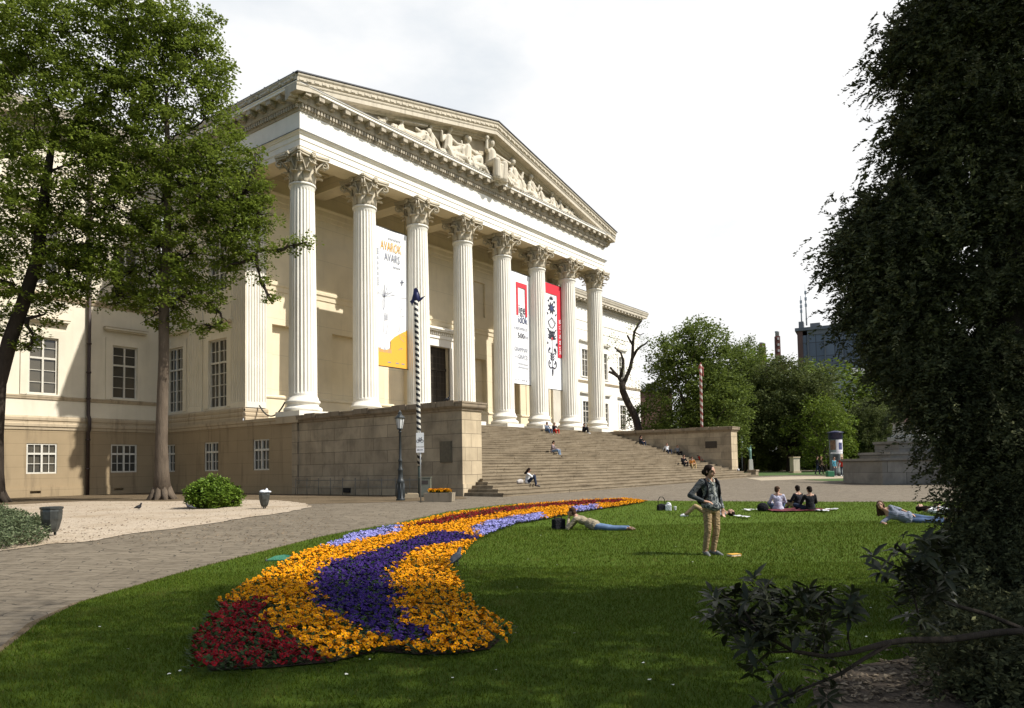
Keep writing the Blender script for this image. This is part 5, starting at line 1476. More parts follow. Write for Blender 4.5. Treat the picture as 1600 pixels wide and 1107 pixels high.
# ------------------------------------------------------------------ sculpture in the pediment
def relief(label_i, x, h, pose, flip=1):
    """a draped stone figure; h is its height on the pediment floor, pose 'throne', 'sit', 'recline' or 'lie'"""
    b = MB(); f = flip; k = h
    Y = -0.95; q = random.Random(int(x * 10))
    def P(a, d, z): return V3((x + a * f * k, Y + d * k, CT + z * k))
    if pose == 'throne':
        b.cap(P(0, 0, 0.38), P(0, 0, 0.66), 0.15 * k, 0.12 * k); b.ell(P(0.0, -0.02, 0.88), (0.075 * k, 0.085 * k, 0.095 * k), 10, 8); b.cap(P(0, 0, 0.7), P(0, 0, 0.84), 0.05 * k, 0.05 * k)
        b.ell(P(0, 0.03, 0.90), (0.11 * k, 0.09 * k, 0.11 * k), 10, 8)
        for s in (-1, 1):
            b.cap(P(s * 0.08, -0.02, 0.36), P(s * 0.14, -0.28, 0.36), 0.10 * k, 0.085 * k); b.cap(P(s * 0.14, -0.28, 0.36), P(s * 0.12, -0.26, 0.02), 0.085 * k, 0.10 * k)
            b.cap(P(s * 0.05, -0.26, 0.3), P(s * 0.04, -0.24, 0.02), 0.06 * k, 0.07 * k)
        b.cap(P(0.14, 0, 0.66), P(0.32, -0.1, 0.58), 0.055 * k, 0.045 * k); b.cap(P(0.32, -0.1, 0.58), P(0.52, -0.16, 0.54), 0.045 * k, 0.03 * k)
        b.cap(P(-0.14, 0, 0.66), P(-0.26, -0.08, 0.66), 0.055 * k, 0.045 * k); b.cap(P(-0.26, -0.08, 0.66), P(-0.27, -0.1, 0.86), 0.045 * k, 0.035 * k); b.ell(P(-0.27, -0.1, 0.9), (0.06 * k,) * 3, 8, 6)
        b.box(*sorted((x - 0.2 * k, x + 0.2 * k)), Y + 0.02, Y + 0.3 * k, CT, CT + 0.36 * k)
    elif pose == 'sit':
        b.cap(P(0, 0, 0.26), P(0.06, 0, 0.60), 0.15 * k, 0.13 * k); b.ell(P(0.10, -0.03, 0.86), (0.085 * k, 0.09 * k, 0.10 * k), 10, 8); b.cap(P(0.08, 0, 0.66), P(0.1, 0, 0.8), 0.05 * k, 0.05 * k)
        b.ell(P(0.07, 0.02, 0.90), (0.09 * k, 0.09 * k, 0.09 * k), 8, 6)
        b.cap(P(0, -0.03, 0.2), P(0.42, -0.15, 0.38), 0.13 * k, 0.10 * k); b.cap(P(0.42, -0.15, 0.38), P(0.5, -0.14, 0.02), 0.10 * k, 0.07 * k)
        b.cap(P(0, -0.1, 0.12), P(0.5, -0.22, 0.13), 0.12 * k, 0.09 * k); b.cap(P(0.5, -0.22, 0.13), P(0.8, -0.16, 0.05), 0.08 * k, 0.05 * k)
        b.cap(P(-0.08, 0, 0.62), P(-0.24, -0.06, 0.44), 0.06 * k, 0.05 * k); b.cap(P(-0.24, -0.06, 0.44), P(-0.30, -0.1, 0.64 if q.random() < 0.6 else 0.22), 0.05 * k, 0.035 * k)
        b.cap(P(0.16, 0, 0.62), P(0.32, -0.1, 0.5), 0.06 * k, 0.05 * k); b.cap(P(0.32, -0.1, 0.5), P(0.46, -0.18, 0.5), 0.05 * k, 0.035 * k)
        b.cap(P(-0.2, 0, 0.1), P(0.2, 0.02, 0.1), 0.14 * k, 0.14 * k)
    elif pose == 'recline':
        b.cap(P(0, 0, 0.3), P(-0.12, 0, 0.66), 0.19 * k, 0.17 * k); b.ell(P(-0.16, -0.04, 0.92), (0.12 * k, 0.12 * k, 0.14 * k), 10, 8); b.cap(P(-0.13, 0, 0.7), P(-0.15, 0, 0.85), 0.07 * k, 0.07 * k)
        b.cap(P(0, -0.05, 0.22), P(0.62, -0.1, 0.42), 0.17 * k, 0.12 * k); b.cap(P(0.62, -0.1, 0.42), P(0.95, -0.08, 0.08), 0.11 * k, 0.07 * k)
        b.cap(P(0.1, -0.12, 0.15), P(1.25, -0.12, 0.10), 0.15 * k, 0.07 * k)
        b.cap(P(-0.28, 0, 0.62), P(-0.42, -0.05, 0.3), 0.08 * k, 0.06 * k); b.cap(P(-0.42, -0.05, 0.3), P(-0.2, -0.16, 0.12), 0.06 * k, 0.05 * k)
        b.cap(P(0.02, -0.04, 0.64), P(0.2, -0.12, 0.44), 0.08 * k, 0.06 * k); b.cap(P(0.2, -0.12, 0.44), P(0.45, -0.16, 0.5), 0.06 * k, 0.04 * k)
    else:
        b.cap(P(0, 0, 0.32), P(-0.5, 0, 0.62), 0.26 * k, 0.24 * k); b.ell(P(-0.78, -0.05, 0.86), (0.17 * k, 0.16 * k, 0.19 * k), 10, 8); b.cap(P(-0.55, 0, 0.7), P(-0.72, 0, 0.8), 0.1 * k, 0.09 * k)
        b.cap(P(0, -0.05, 0.26), P(0.9, -0.08, 0.26), 0.24 * k, 0.16 * k); b.cap(P(0.9, -0.08, 0.26), P(1.7, -0.06, 0.12), 0.16 * k, 0.09 * k)
        b.cap(P(-0.45, -0.1, 0.62), P(-0.75, -0.2, 0.2), 0.11 * k, 0.09 * k); b.cap(P(-0.3, -0.1, 0.6), P(0.2, -0.2, 0.62), 0.1 * k, 0.07 * k)
    for j in range(9):                      # folds of drapery over the lower half
        a = q.uniform(-0.2, 0.5) if pose != 'lie' else q.uniform(-0.4, 1.4)
        b.cap(P(a, -0.16, q.uniform(0.22, 0.36)), P(a + q.uniform(-0.12, 0.16), -0.22, 0.02), 0.035 * k, 0.05 * k, 6)
    me = remesh(b, 0.028, 0, 'relief_figure'); me.materials.clear(); me.materials.append(M_rel)
    link('relief_figure', me, [], ped)
for n_, (x, h, pose, fl) in enumerate(((17.5, 3.45, 'throne', 1), (16.0, 1.5, 'sit', 1), (14.4, 2.75, 'sit', 1), (15.3, 1.7, 'recline', -1), (12.2, 2.75, 'sit', 1), (13.4, 1.6, 'recline', -1), (10.6, 2.0, 'sit', -1), (9.0, 1.55, 'lie', -1), (7.4, 1.2, 'recline', -1), (5.4, 0.85, 'lie', -1),
                                       (19.0, 1.5, 'sit', -1), (20.6, 2.85, 'sit', -1), (21.8, 1.7, 'recline', 1), (23.2, 2.35, 'sit', -1), (24.6, 1.5, 'recline', 1), (26.4, 1.75, 'sit', -1), (27.7, 1.3, 'recline', 1), (29.4, 1.05, 'lie', 1), (31.0, 0.6, 'lie', 1))):
    relief(n_, x, h, pose, fl)
b = MB(); b.tube([(6.9, -1.0, CT + 1.05), (9.9, -1.2, CT + 1.62)], 0.06, 6); b.build('relief_spear', M_rel, ped)
# ------------------------------------------------------------------ trees and shrubs
L_left = leafy('plane_leaves', (0.120, 0.165, 0.022), (0.20, 0.25, 0.036), 0.5, 0.55, 0.36)
L_mid = leafy('park_leaves', (0.085, 0.120, 0.022), (0.14, 0.18, 0.034), 0.5, 0.6, 0.32)
L_dark = leafy('dark_leaves', (0.068, 0.088, 0.026), (0.11, 0.13, 0.036), 0.5, 0.6, 0.28)
L_lime = leafy('fresh_leaves', (0.10, 0.15, 0.018), (0.16, 0.21, 0.026), 0.4, 0.6, 0.25)
L_bronze = leafy('bronze_leaves', (0.075, 0.045, 0.022), (0.085, 0.085, 0.02), 0.5, 0.6, 0.2)
L_bush = leafy('bush_leaves', (0.085, 0.145, 0.016), (0.15, 0.22, 0.028), 0.4, 0.4, 0.2)
L_yew = leafy('conifer_needles', (0.080, 0.086, 0.042), (0.17, 0.168, 0.072), 0.5, 0.7, 0.08, 0.05, 2.2)
L_laurel = leafy('laurel_leaves', (0.024, 0.028, 0.012), (0.044, 0.048, 0.021), 0.4, 0.45, 0.10, 0.2)
B_plane = bark('plane_bark', (0.085, 0.062, 0.043), (0.19, 0.15, 0.108)); B_dark = bark('dark_bark', (0.035, 0.026, 0.019), (0.06, 0.048, 0.036)); B_mid = bark('mid_bark', (0.055, 0.042, 0.03), (0.10, 0.08, 0.06))
def leaf_cloud(C, R, per, size, seed, flat=0.75, ratio=0.62, droop=0.0):
    """C (n,3) clump centres, R (n,) clump radii -> folded diamond leaves round each clump"""
    q = np.random.default_rng(seed); n = len(C) * per
    c = np.repeat(C, per, 0); r = np.repeat(R, per)
    d = q.normal(0, 1, (n, 3)); d /= np.linalg.norm(d, axis=1)[:, None]
    rr = r * q.uniform(0, 1, n) ** 0.45
    P = c + d * rr[:, None] * np.array([1, 1, flat])
    a = q.normal(0, 1, (n, 3)) + d * 0.7; a[:, 2] = a[:, 2] * 0.55 - droop; a /= np.linalg.norm(a, axis=1)[:, None]
    b = np.cross(a, q.normal(0, 0.8, (n, 3)) + np.array([0, 0, 1.5])); b /= np.linalg.norm(b, axis=1)[:, None] + 1e-9
    nn = np.cross(a, b)
    s = size * q.uniform(0.6, 1.3, n)[:, None]
    V = np.stack([P, P + a * s * 0.5 + b * s * ratio * 0.5 + nn * s * 0.08, P + a * s, P + a * s * 0.5 - b * s * ratio * 0.5 + nn * s * 0.08], 1).reshape(-1, 3)
    return V
def quads(n): return np.arange(n * 4).reshape(-1, 4)
def lobes_points(lobes, dens, seed, inner=0.45):
    """clump centres spread through ellipsoid lobes, denser toward their skins; lobes (x,y,z,rx,ry,rz)"""
    q = np.random.default_rng(seed); out = []
    for (x, y, z, rx, ry, rz) in lobes:
        n = max(3, int(dens * (rx * ry + ry * rz + rx * rz)))
        d = q.normal(0, 1, (n, 3)); d /= np.linalg.norm(d, axis=1)[:, None]
        k = inner + (1 - inner) * q.uniform(0, 1, n) ** 0.6
        out.append(np.array([x, y, z]) + d * k[:, None] * np.array([rx, ry, rz]))
    return np.concatenate(out)
def limb(mb, a, b, ra, rb, q, wob=0.08, n=6, seg=7, m=0):
    a = V3(a); b = V3(b); L_ = (b - a).length; pts = []; rs = []
    o1 = V3((q.uniform(-1, 1), q.uniform(-1, 1), q.uniform(-.5, .5))) * L_ * wob; o2 = V3((q.uniform(-1, 1), q.uniform(-1, 1), q.uniform(-.5, .5))) * L_ * wob
    for k in range(n + 1):
        t = k / n; pts.append(a.lerp(b, t) + o1 * math.sin(math.pi * t) + o2 * math.sin(2 * math.pi * t) * 0.6); rs.append(ra + (rb - ra) * t)
    mb.tube(pts, rs, seg, m)
    return pts
# ---- the two plane trees on the left
def big_tree(label, trunk_pts, trunk_r, lobes_px, depth, seed, dens, per, size, mat, barkm, limbs=10, extra=(), spread=0.75):
    base = V3(trunk_pts[0])
    root = thing('plane_tree', label, 'tree', base)
    q = random.Random(seed); rnp = np.random.default_rng(seed)
    k = depth / FPX
    lobes = []
    for (px, py, r, *dz) in lobes_px:
        off = dz[0] if dz else 0
        c = at(px, py, depth + off) - base; R_ = r * k
        lobes.append((c.x, c.y, c.z, R_ * 1.0, R_ * 1.0, R_ * 0.95))
    b = MB()
    T = [V3(p) - base for p in trunk_pts]
    b.tube(T, trunk_r, 14)
    for j in range(9):                                           # root flare
        a = j * math.pi / 4.5 + 0.3; r0 = trunk_r[0]
        b.tube([V3((math.cos(a) * r0 * 0.5, math.sin(a) * r0 * 0.5, 0.75)), V3((math.cos(a) * r0 * 0.85, math.sin(a) * r0 * 0.85, 0.25)), V3((math.cos(a) * r0 * 1.5, math.sin(a) * r0 * 1.5, -0.12))], [r0 * 0.30, r0 * 0.34, r0 * 0.16], 7)
    top = T[-1]; ends = []
    for i, l in enumerate(lobes):
        c_ = V3(l[:3]); hd = (V3((c_.x, c_.y, 0)) - V3((T[-1].x, T[-1].y, 0))).length; zt = c_.z - hd * q.uniform(0.35, 0.75)
        zt = max(T[-1].z * 0.36, min(T[-1].z, zt)); j_ = next((k for k in range(len(T) - 1) if T[k + 1].z >= zt), len(T) - 2)
        st = T[j_].lerp(T[j_ + 1], (zt - T[j_].z) / max(0.01, T[j_ + 1].z - T[j_].z)); r_at = trunk_r[j_ + 1]
        if ends:
            e = min(ends, key=lambda p: (p - c_).length); st = e if (e - c_).length < (st - c_).length * 0.75 else st
        pts = limb(b, st, c_, min(0.13, r_at * 0.5), 0.03, q, 0.14, 6, 7, 1)
        ends += pts[2:]
        for j in range(6):
            d = V3((q.gauss(0, 1), q.gauss(0, 1), q.gauss(0, 0.8))).normalized()
            limb(b, pts[q.choice((3, 4, 5, 6))], V3(l[:3]) + V3((d.x * l[3], d.y * l[4], d.z * l[5])) * 0.92, 0.035, 0.008, q, 0.14, 5, 5, 1)
    b.build('trunk', [barkm, B_dark], root)
    C = lobes_points(lobes, dens, seed)
    V = leaf_cloud(C, rnp.uniform(0.35, 1.0, len(C)) * spread, per, size, seed + 1, 0.5)
    me = np_mesh('crown', V, quads(len(V) // 4), [mat])
    link('crown', me, [], root)
    print(label[:20], 'leaves', len(V) // 4)
    return root
DB = 37.0
g = on_ground(253, 781); DB = depth_of(g)
big_tree('tall plane tree with mottled straight trunk standing on the gravel beside the round bush',
         [g, at(253, 740, DB), at(252, 690, DB), at(254, 620, DB), at(256, 560, DB), at(256, 500, DB), at(258, 430, DB), at(262, 340, DB), at(262, 240, DB), at(260, 150, DB)],
         [0.50, 0.35, 0.30, 0.27, 0.255, 0.25, 0.23, 0.19, 0.15, 0.08],
         [(262, 60, 62), (300, 35, 45), (285, 120, 72), (318, 90, 44), (225, 120, 80), (290, 205, 85), (330, 165, 30), (215, 225, 85), (335, 285, 72), (255, 310, 90), (170, 320, 75), (365, 340, 52), (300, 390, 78), (215, 415, 74), (175, 440, 48), (285, 462, 55), (325, 470, 34), (245, 482, 42), (200, 470, 36),
          (385, 300, 36), (410, 345, 22), (400, 400, 24), (432, 392, 13), (458, 384, 10), (478, 378, 7), (408, 440, 12), (422, 465, 8), (350, 420, 30), (345, 505, 18), (310, 515, 14), (398, 240, 22), (392, 372, 36), (378, 300, 48), (404, 332, 30), (352, 375, 45), (300, 300, 60), (345, 235, 45), (325, 130, 32), (250, 380, 60)],
         DB, 11, 3.6, 62, 0.175, L_left, B_plane)
gA = on_ground(-9, 786); DA = depth_of(gA)
big_tree('broad plane tree with dark leaning trunk before the museum wing',
         [gA, at(-9, 740, DA), at(-8, 680, DA), at(-3, 600, DA), at(16, 530, DA), at(38, 470, DA), at(60, 400, DA), at(70, 300, DA), at(85, 200, DA)],
         [0.52, 0.42, 0.38, 0.36, 0.34, 0.31, 0.28, 0.22, 0.13],
         [(30, 50, 105), (130, 50, 92), (220, 30, 75), (-70, 130, 120), (60, 165, 110), (150, 165, 92), (0, 290, 105), (95, 290, 100), (150, 245, 76), (215, 75, 70), (130, 370, 60), (60, 395, 80), (20, 445, 62), (105, 420, 58), (-80, 400, 90), (72, 490, 30), (52, 528, 20), (140, 420, 40), (-20, 500, 40), (110, 460, 24), (40, 545, 12), (-60, 20, 110)],
         DA, 23, 3.7, 64, 0.185, L_left, B_dark)
# ---- the pollarded tree by the far end of the stairs
def px_path(P, depth): return [at(x, y, depth) for x, y in P]
DD = depth_of((41, 3, 0.5)); gd = at(1000, 692, DD); gd.z = ground_z(gd.x, gd.y)
root = thing('pollarded_tree', 'leaning dark tree with cut back bare limbs and sparse new leaves beside the last column', 'tree', gd)
b = MB(); q = random.Random(3)
def rel(P): return [p - gd for p in px_path(P, DD)]
def smooth_tube(P, r0, r1, n=9):
    k = len(P); b.tube(P, [r0 + (r1 - r0) * i / (k - 1) for i in range(k)], n)
tr = rel([(1000, 692), (997, 669), (993, 653), (981, 630), (973, 611), (972, 597)]); tr[0] = V3((0, 0, -0.1))
smooth_tube(tr, 0.42, 0.34)
for P, r0, r1 in (([(973, 602), (977.5, 592), (984.5, 575.6), (988, 559), (989, 536), (991, 519), (997.5, 507.5), (1003, 501)], 0.25, 0.09), ([(988, 560), (995, 547.5), (1002, 541), (1008, 538), (1013, 533)], 0.17, 0.07), ([(972, 600), (967, 590), (960, 585), (951, 581)], 0.22, 0.13),
                  ([(969, 590), (973, 575), (974, 564), (970, 552), (960, 543)], 0.19, 0.08), ([(989, 540), (984, 532), (980, 524)], 0.13, 0.1), ([(966, 589), (958, 580), (953, 574)], 0.16, 0.12), ([(991, 519), (1000, 524), (1006, 521)], 0.08, 0.04)):
    smooth_tube(rel(P), r0, r1, 7)
b.build('trunk', B_dark, root)
C = np.array([tuple(p - gd) for p in px_path([(950, 520), (957, 528), (965, 535), (948, 535), (975, 540), (960, 560), (950, 560), (1008, 530), (1003, 545), (995, 530), (985, 590), (990, 605), (1000, 600), (985, 512), (1005, 508), (975, 575), (1008, 555), (992, 620), (955, 545), (990, 575)], DD)])
V = leaf_cloud(C, np.full(len(C), 0.75), 60, 0.16, 5)
link('crown', np_mesh('crown', V, quads(len(V) // 4), [L_lime]), [], root)
# ---- trees across the park
def park_proto(name, label, group, seed, h, w, mat, barkm, loc, lean=0.0, nl=16, per=44, size=0.30, cb=0.28, dens=2.3):
    q = random.Random(seed); rnp = np.random.default_rng(seed)
    root = thing(name, label, 'tree', loc, 0, group)
    b = MB(); fork = V3((lean * 0.4, 0, h * cb)); r0 = h * 0.022
    b.tube([V3((0, 0, -0.2)), V3((0, 0, 0.5)), fork * 0.5 + V3((0.05 * h * q.uniform(-.5, .5), 0, 0)), fork], [r0 * 1.4, r0, r0 * 0.9, r0 * 0.75], 9)
    lobes = []
    for i in range(nl):
        t = (i + 0.5) / nl; a = i * 2.4 + q.uniform(-.4, .4); z = h * (cb * 0.9 + (0.93 - cb * 0.9) * t)
        rad_ = w * 0.5 * math.sin(math.pi * min(1, 0.22 + 0.72 * t)) ** 0.8 * q.uniform(0.45, 0.85)
        R_ = w * q.uniform(0.17, 0.27)
        c = V3((math.cos(a) * rad_ + lean * t, math.sin(a) * rad_, z)); lobes.append((c.x, c.y, c.z, R_, R_, R_ * 0.85))
        limb(b, fork if q.random() < 0.6 else fork * 0.75, c, r0 * 0.5, 0.03, q, 0.12, 6, 6)
    b.build('trunk', barkm, root)
    C = lobes_points(lobes, dens, seed)
    V = leaf_cloud(C, rnp.uniform(0.4, 1.1, len(C)), per, size, seed + 1)
    link('crown', np_mesh('crown', V, quads(len(V) // 4), [mat]), [], root)
    return root
def base_at(px, depth):
    p = at(px, 730, depth); p.z = ground_z(p.x, p.y); return p
PARK = 'trees across the park'
def top_scale(root_h, px, py_top, depth):
    return (at(px, py_top, depth).z) / root_h
protoA = park_proto('park_tree', 'large bushy green tree right beside the museum, rising over the far wall and striped pole', PARK, 41, 16.0, 12.0, L_mid, B_mid, base_at(1092, 80), nl=22, per=46, cb=0.16)
protoB = park_proto('park_tree', 'dark spreading tree with forked trunk in the middle of the park trees', PARK, 52, 12.6, 14.0, L_dark, B_dark, base_at(1232, 88), nl=18, per=44, cb=0.3)
protoC = park_proto('park_tree', 'small fresh lime green tree behind the advertising column', PARK, 63, 8.0, 8.0, L_lime, B_mid, base_at(1290, 80), nl=12, per=40, size=0.26, cb=0.2)
protoD = park_proto('park_tree', 'bronze tinted young leaved tree crown below the brick chimney', PARK, 74, 14.4, 11.0, L_bronze, B_mid, base_at(1228, 104), nl=14, per=40, cb=0.4)
protoA.scale = (1.0, 1.0, 1.02)
for (src, h, px, depth, ytop, lab, w_) in (
        (protoA, 16.0, 1165, 92, 538, 'green tree standing right of the large bushy one, behind the far wall', 0.62),
        (protoC, 8.0, 1305, 104, 574, 'yellow green leafy tree in front of the office block', 1.5),
        (protoB, 14.0, 1180, 100, 590, 'dark tree in the shade just right of the stair wall', 0.9),
        (protoB, 14.0, 1360, 84, 620, 'dark low tree between the lime tree and the monument', 0.75),
        (protoB, 14.0, 1410, 100, 590, 'dark tree rising behind the stone monument', 0.9),
        (protoA, 16.0, 1500, 110, 540, 'tall dark green tree behind the conifer', 0.9),
        (protoA, 16.0, 1270, 118, 582, 'green tree deep in the park under the office block', 0.8),
        (protoC, 8.0, 1400, 118, 600, 'pale green tree before the white classical building', 1.3),
        (protoB, 14.0, 1120, 108, 600, 'dark tree in the shade behind the striped pole', 1.0),
        (protoA, 16.0, 1580, 95, 560, 'green tree at the far right behind the conifer', 1.0),
        (protoC, 8.0, 1176, 126, 552, 'thin pale tree top between the bushy tree and the chimney', 1.3)):
    p = base_at(px, depth); s = (at(px, ytop, depth).z - p.z) / h
    c = copy_thing(src, p, random.Random(px).uniform(0, 6.28), lab, (s * w_, s * w_, s))
# undergrowth at the foot of the park trees
def shrub_proto(name, label, cat, loc, r, h, mat, seed, per=46, size=0.16, dens=7.0, group=None):
    root = thing(name, label, cat, loc, 0, group); q = random.Random(seed); rnp = np.random.default_rng(seed)
    lobes = []
    for i in range(9):
        a = i * 2.4; k = q.uniform(0.1, 0.6); lobes.append((math.cos(a) * r * k, math.sin(a) * r * k, h * q.uniform(0.28, 0.62), r * q.uniform(0.34, 0.56), r * q.uniform(0.34, 0.56), h * q.uniform(0.26, 0.42)))
    b = MB()
    for l in lobes: limb(b, V3((0, 0, -0.05)), V3(l[:3]), 0.035, 0.012, q, 0.1, 4, 5)
    b.build('stem', B_mid, root)
    C = lobes_points(lobes, dens / max(0.3, r * r) * 1.0, seed, 0.6); V = leaf_cloud(C, np.full(len(C), r * 0.22), per, size, seed)
    V[:, 2] = np.maximum(V[:, 2], 0.01)
    link('foliage', np_mesh('foliage', V, quads(len(V) // 4), [mat]), [], root)
    return root
us = None; k = 0
UND = 'shrubs along the far edge of the park'
for px in range(1150, 1640, 30):
    q = random.Random(px); d = q.uniform(92, 112); p = base_at(px, d)
    if us is None: us = shrub_proto('shrub', 'dark evergreen shrub in the shade under the park trees', 'shrub', p, 2.6, 3.4, L_dark, 8, 40, 0.30, 60, UND)
    else: copy_thing(us, p, q.uniform(0, 6), None, q.uniform(0.8, 1.35))
# ---- round bush on the gravel
shrub_proto('round_bush', 'low rounded glossy green bush on the gravel by the plane tree', 'bush', on_ground(332, 794), 1.04, 1.12, L_bush, 15, 60, 0.12, 60)
# ---- low hedge at the left edge
pb = on_ground(2, 862)
hedge = thing('low_hedge', 'low grey green ground hugging hedge at the left edge of the path', 'hedge', pb)
q = np.random.default_rng(4); C = []
hp = [on_ground(*p).to_2d() for p in ((-160, 858), (-60, 864), (10, 861), (55, 853), (72, 845), (55, 822), (10, 806), (-60, 800), (-160, 806))]
bb = np.array([[p[0], p[1]] for p in hp]); PT = q.uniform(bb.min(0), bb.max(0), (5200, 2)); PT = PT[inside(PT, hp)]
C = np.stack([PT[:, 0] - pb.x, PT[:, 1] - pb.y, np.array([ground_z(x, y) for x, y in PT]) - pb.z + q.uniform(0.05, 0.30, len(PT)) + 0.1 * np.sin(PT[:, 0] * 3) * np.cos(PT[:, 1] * 2.3)], 1)
V = leaf_cloud(C, np.full(len(C), 0.13), 26, 0.065, 6)
link('foliage', np_mesh('foliage', V, quads(len(V) // 4), [leafy('hedge_leaves', (0.075, 0.10, 0.045), (0.15, 0.17, 0.09), 0.5, 0.6, 0.1)]), [], hedge)
bm_ = MB()
for i in range(40):
    c = C[i * 7 % len(C)]; bm_.tube([(c[0], c[1], c[2] - 0.4), (c[0] + 0.03, c[1], c[2])], 0.008, 5)
bm_.build('stem', B_mid, hedge)
# ---- the dark conifer at the right
def cam_off(r, f):
    p = CAM_P + V3((CAM_R.x, CAM_R.y, 0)).normalized() * r + V3((CAM_F.x, CAM_F.y, 0)).normalized() * f
    p.z = ground_z(p.x, p.y); return p
def spray_cloud(C, n_per, seed, ln=(0.20, 0.42), m=16, droop=0.35, core=None):
    """flat feathery sprays of short needles hanging outward from each clump centre"""
    q = np.random.default_rng(seed); n = len(C) * n_per
    c = np.repeat(C, n_per, 0)
    o = C - core(C); o /= np.linalg.norm(o, axis=1)[:, None] + 1e-9
    b0_ = o * 0.85 + q.normal(0, 0.45, (len(C), 3)); b0_[:, 2] -= droop          # every bough hangs one way, its sprays fanned about it
    d = np.repeat(b0_, n_per, 0) + q.normal(0, 0.62, (n, 3)); d /= np.linalg.norm(d, axis=1)[:, None]
    A = c + q.normal(0, 0.11, (n, 3)); L_ = q.uniform(*ln, n)[:, None]
    t = np.tile(np.linspace(0.05, 1, m), n)[:, None]; a0 = np.repeat(A, m, 0); D = np.repeat(d, m, 0); Ln = np.repeat(L_, m, 0)
    side = np.cross(D, q.normal(0, 0.35, (n * m, 3)) + np.array([0, 0, 1.0])); side /= np.linalg.norm(side, axis=1)[:, None] + 1e-9
    sg = np.tile(np.where(np.arange(m) % 2 == 0, 1.0, -1.0), n)[:, None]
    P = a0 + D * Ln * t + np.array([0, 0, -0.10]) * (t ** 2)
    e = D * 0.8 + side * sg * 0.75 + q.normal(0, 0.2, (n * m, 3)); e /= np.linalg.norm(e, axis=1)[:, None]
    w = np.cross(e, q.normal(0, 1, (n * m, 3))); w /= np.linalg.norm(w, axis=1)[:, None] + 1e-9
    s = q.uniform(0.034, 0.066, (n * m, 1)) * (1.25 - 0.6 * t)
    V = np.stack([P - w * s * 0.10, P + e * s * 0.5 + w * s * 0.20, P + e * s, P + e * s * 0.5 - w * s * 0.20], 1).reshape(-1, 3)
    return V
def conifer(label, base, lobes, seed, dens, n_per, m, trunk_h, mat):
    root = thing('conifer_tree', label, 'tree', base); q = random.Random(seed)
    b = MB(); b.tube([(0, 0, -0.1), (0.02, 0, trunk_h * 0.3), (0, 0.03, trunk_h * 0.7), (0, 0, trunk_h)], [0.26, 0.22, 0.14, 0.03], 10)
    for l in lobes:
        z = max(0.3, min(trunk_h * 0.95, l[2] + q.uniform(-0.2, 0.5))); c = V3(l[:3])
        limb(b, V3((0, 0, z)), c, 0.06, 0.02, q, 0.06, 5, 5)
        for j in range(3):
            d = V3((q.gauss(0, 1), q.gauss(0, 1), q.gauss(0, .6))).normalized(); limb(b, c, c + V3((d.x * l[3], d.y * l[4], d.z * l[5])) * 0.85, 0.022, 0.006, q, 0.08, 4, 4)
    b.build('trunk', B_dark, root)
    qn = np.random.default_rng(seed); CC = []
    for (x, y, z, rx, ry, rz) in lobes:                     # each lobe is a heap of flat drooping boughs
        nbg = max(6, int(15.0 * (rx * ry + ry * rz + rx * rz) / 0.6)); k = max(8, int(dens * (rx * ry + ry * rz + rx * rz) / nbg * 1.0))
        for _ in range(nbg):
            d = qn.normal(0, 1, 3); d /= np.linalg.norm(d); o = np.array([x * 0.6, y * 0.6, 0]); o = o / (np.linalg.norm(o) + 1e-6) * 0.5 + d; o[2] *= 0.5; o /= np.linalg.norm(o)
            cen = np.array([x, y, z]) + d * np.array([rx, ry, rz]) * qn.uniform(0.45, 1.0); out_ = o.copy(); out_[2] = 0; out_ /= np.linalg.norm(out_) + 1e-6; sd_ = np.array([-out_[1], out_[0], 0])
            u = qn.normal(0, 0.17, k); CC.append(cen + out_ * u[:, None] + sd_ * qn.normal(0, 0.11, k)[:, None] + np.array([0, 0, 1.0]) * (qn.normal(0, 0.028, k) - 0.35 * u - 0.9 * u * u * (u > 0))[:, None])
    C = np.concatenate(CC); C[:, 2] = np.maximum(C[:, 2], 0.12)
    core = lambda c: np.stack([c[:, 0] * 0.25, c[:, 1] * 0.25, c[:, 2]], 1)
    V = spray_cloud(C, n_per, seed + 5, (0.13, 0.28), m, 0.30, core); V[:, 2] = np.maximum(V[:, 2], 0.01)
    link('crown', np_mesh('crown', V, quads(len(V) // 4), [mat]), [], root)
    print(label[:18], len(C), 'needles', len(V) // 4)
    return root
CD = 7.4
cb_ = at(1590, 730, CD); cb_.z = 0
def lob_px(L, depth, base):
    out = []
    for (px, py, r, *dz) in L:
        sh_ = 40 if py < 790 else 14
        c = at(px + sh_, py, depth + (dz[0] if dz else 0)) - base; R_ = max(0.06, (r - 42) * depth / FPX); out.append((c.x, c.y, c.z, R_, R_, R_ * 0.9))
    return out
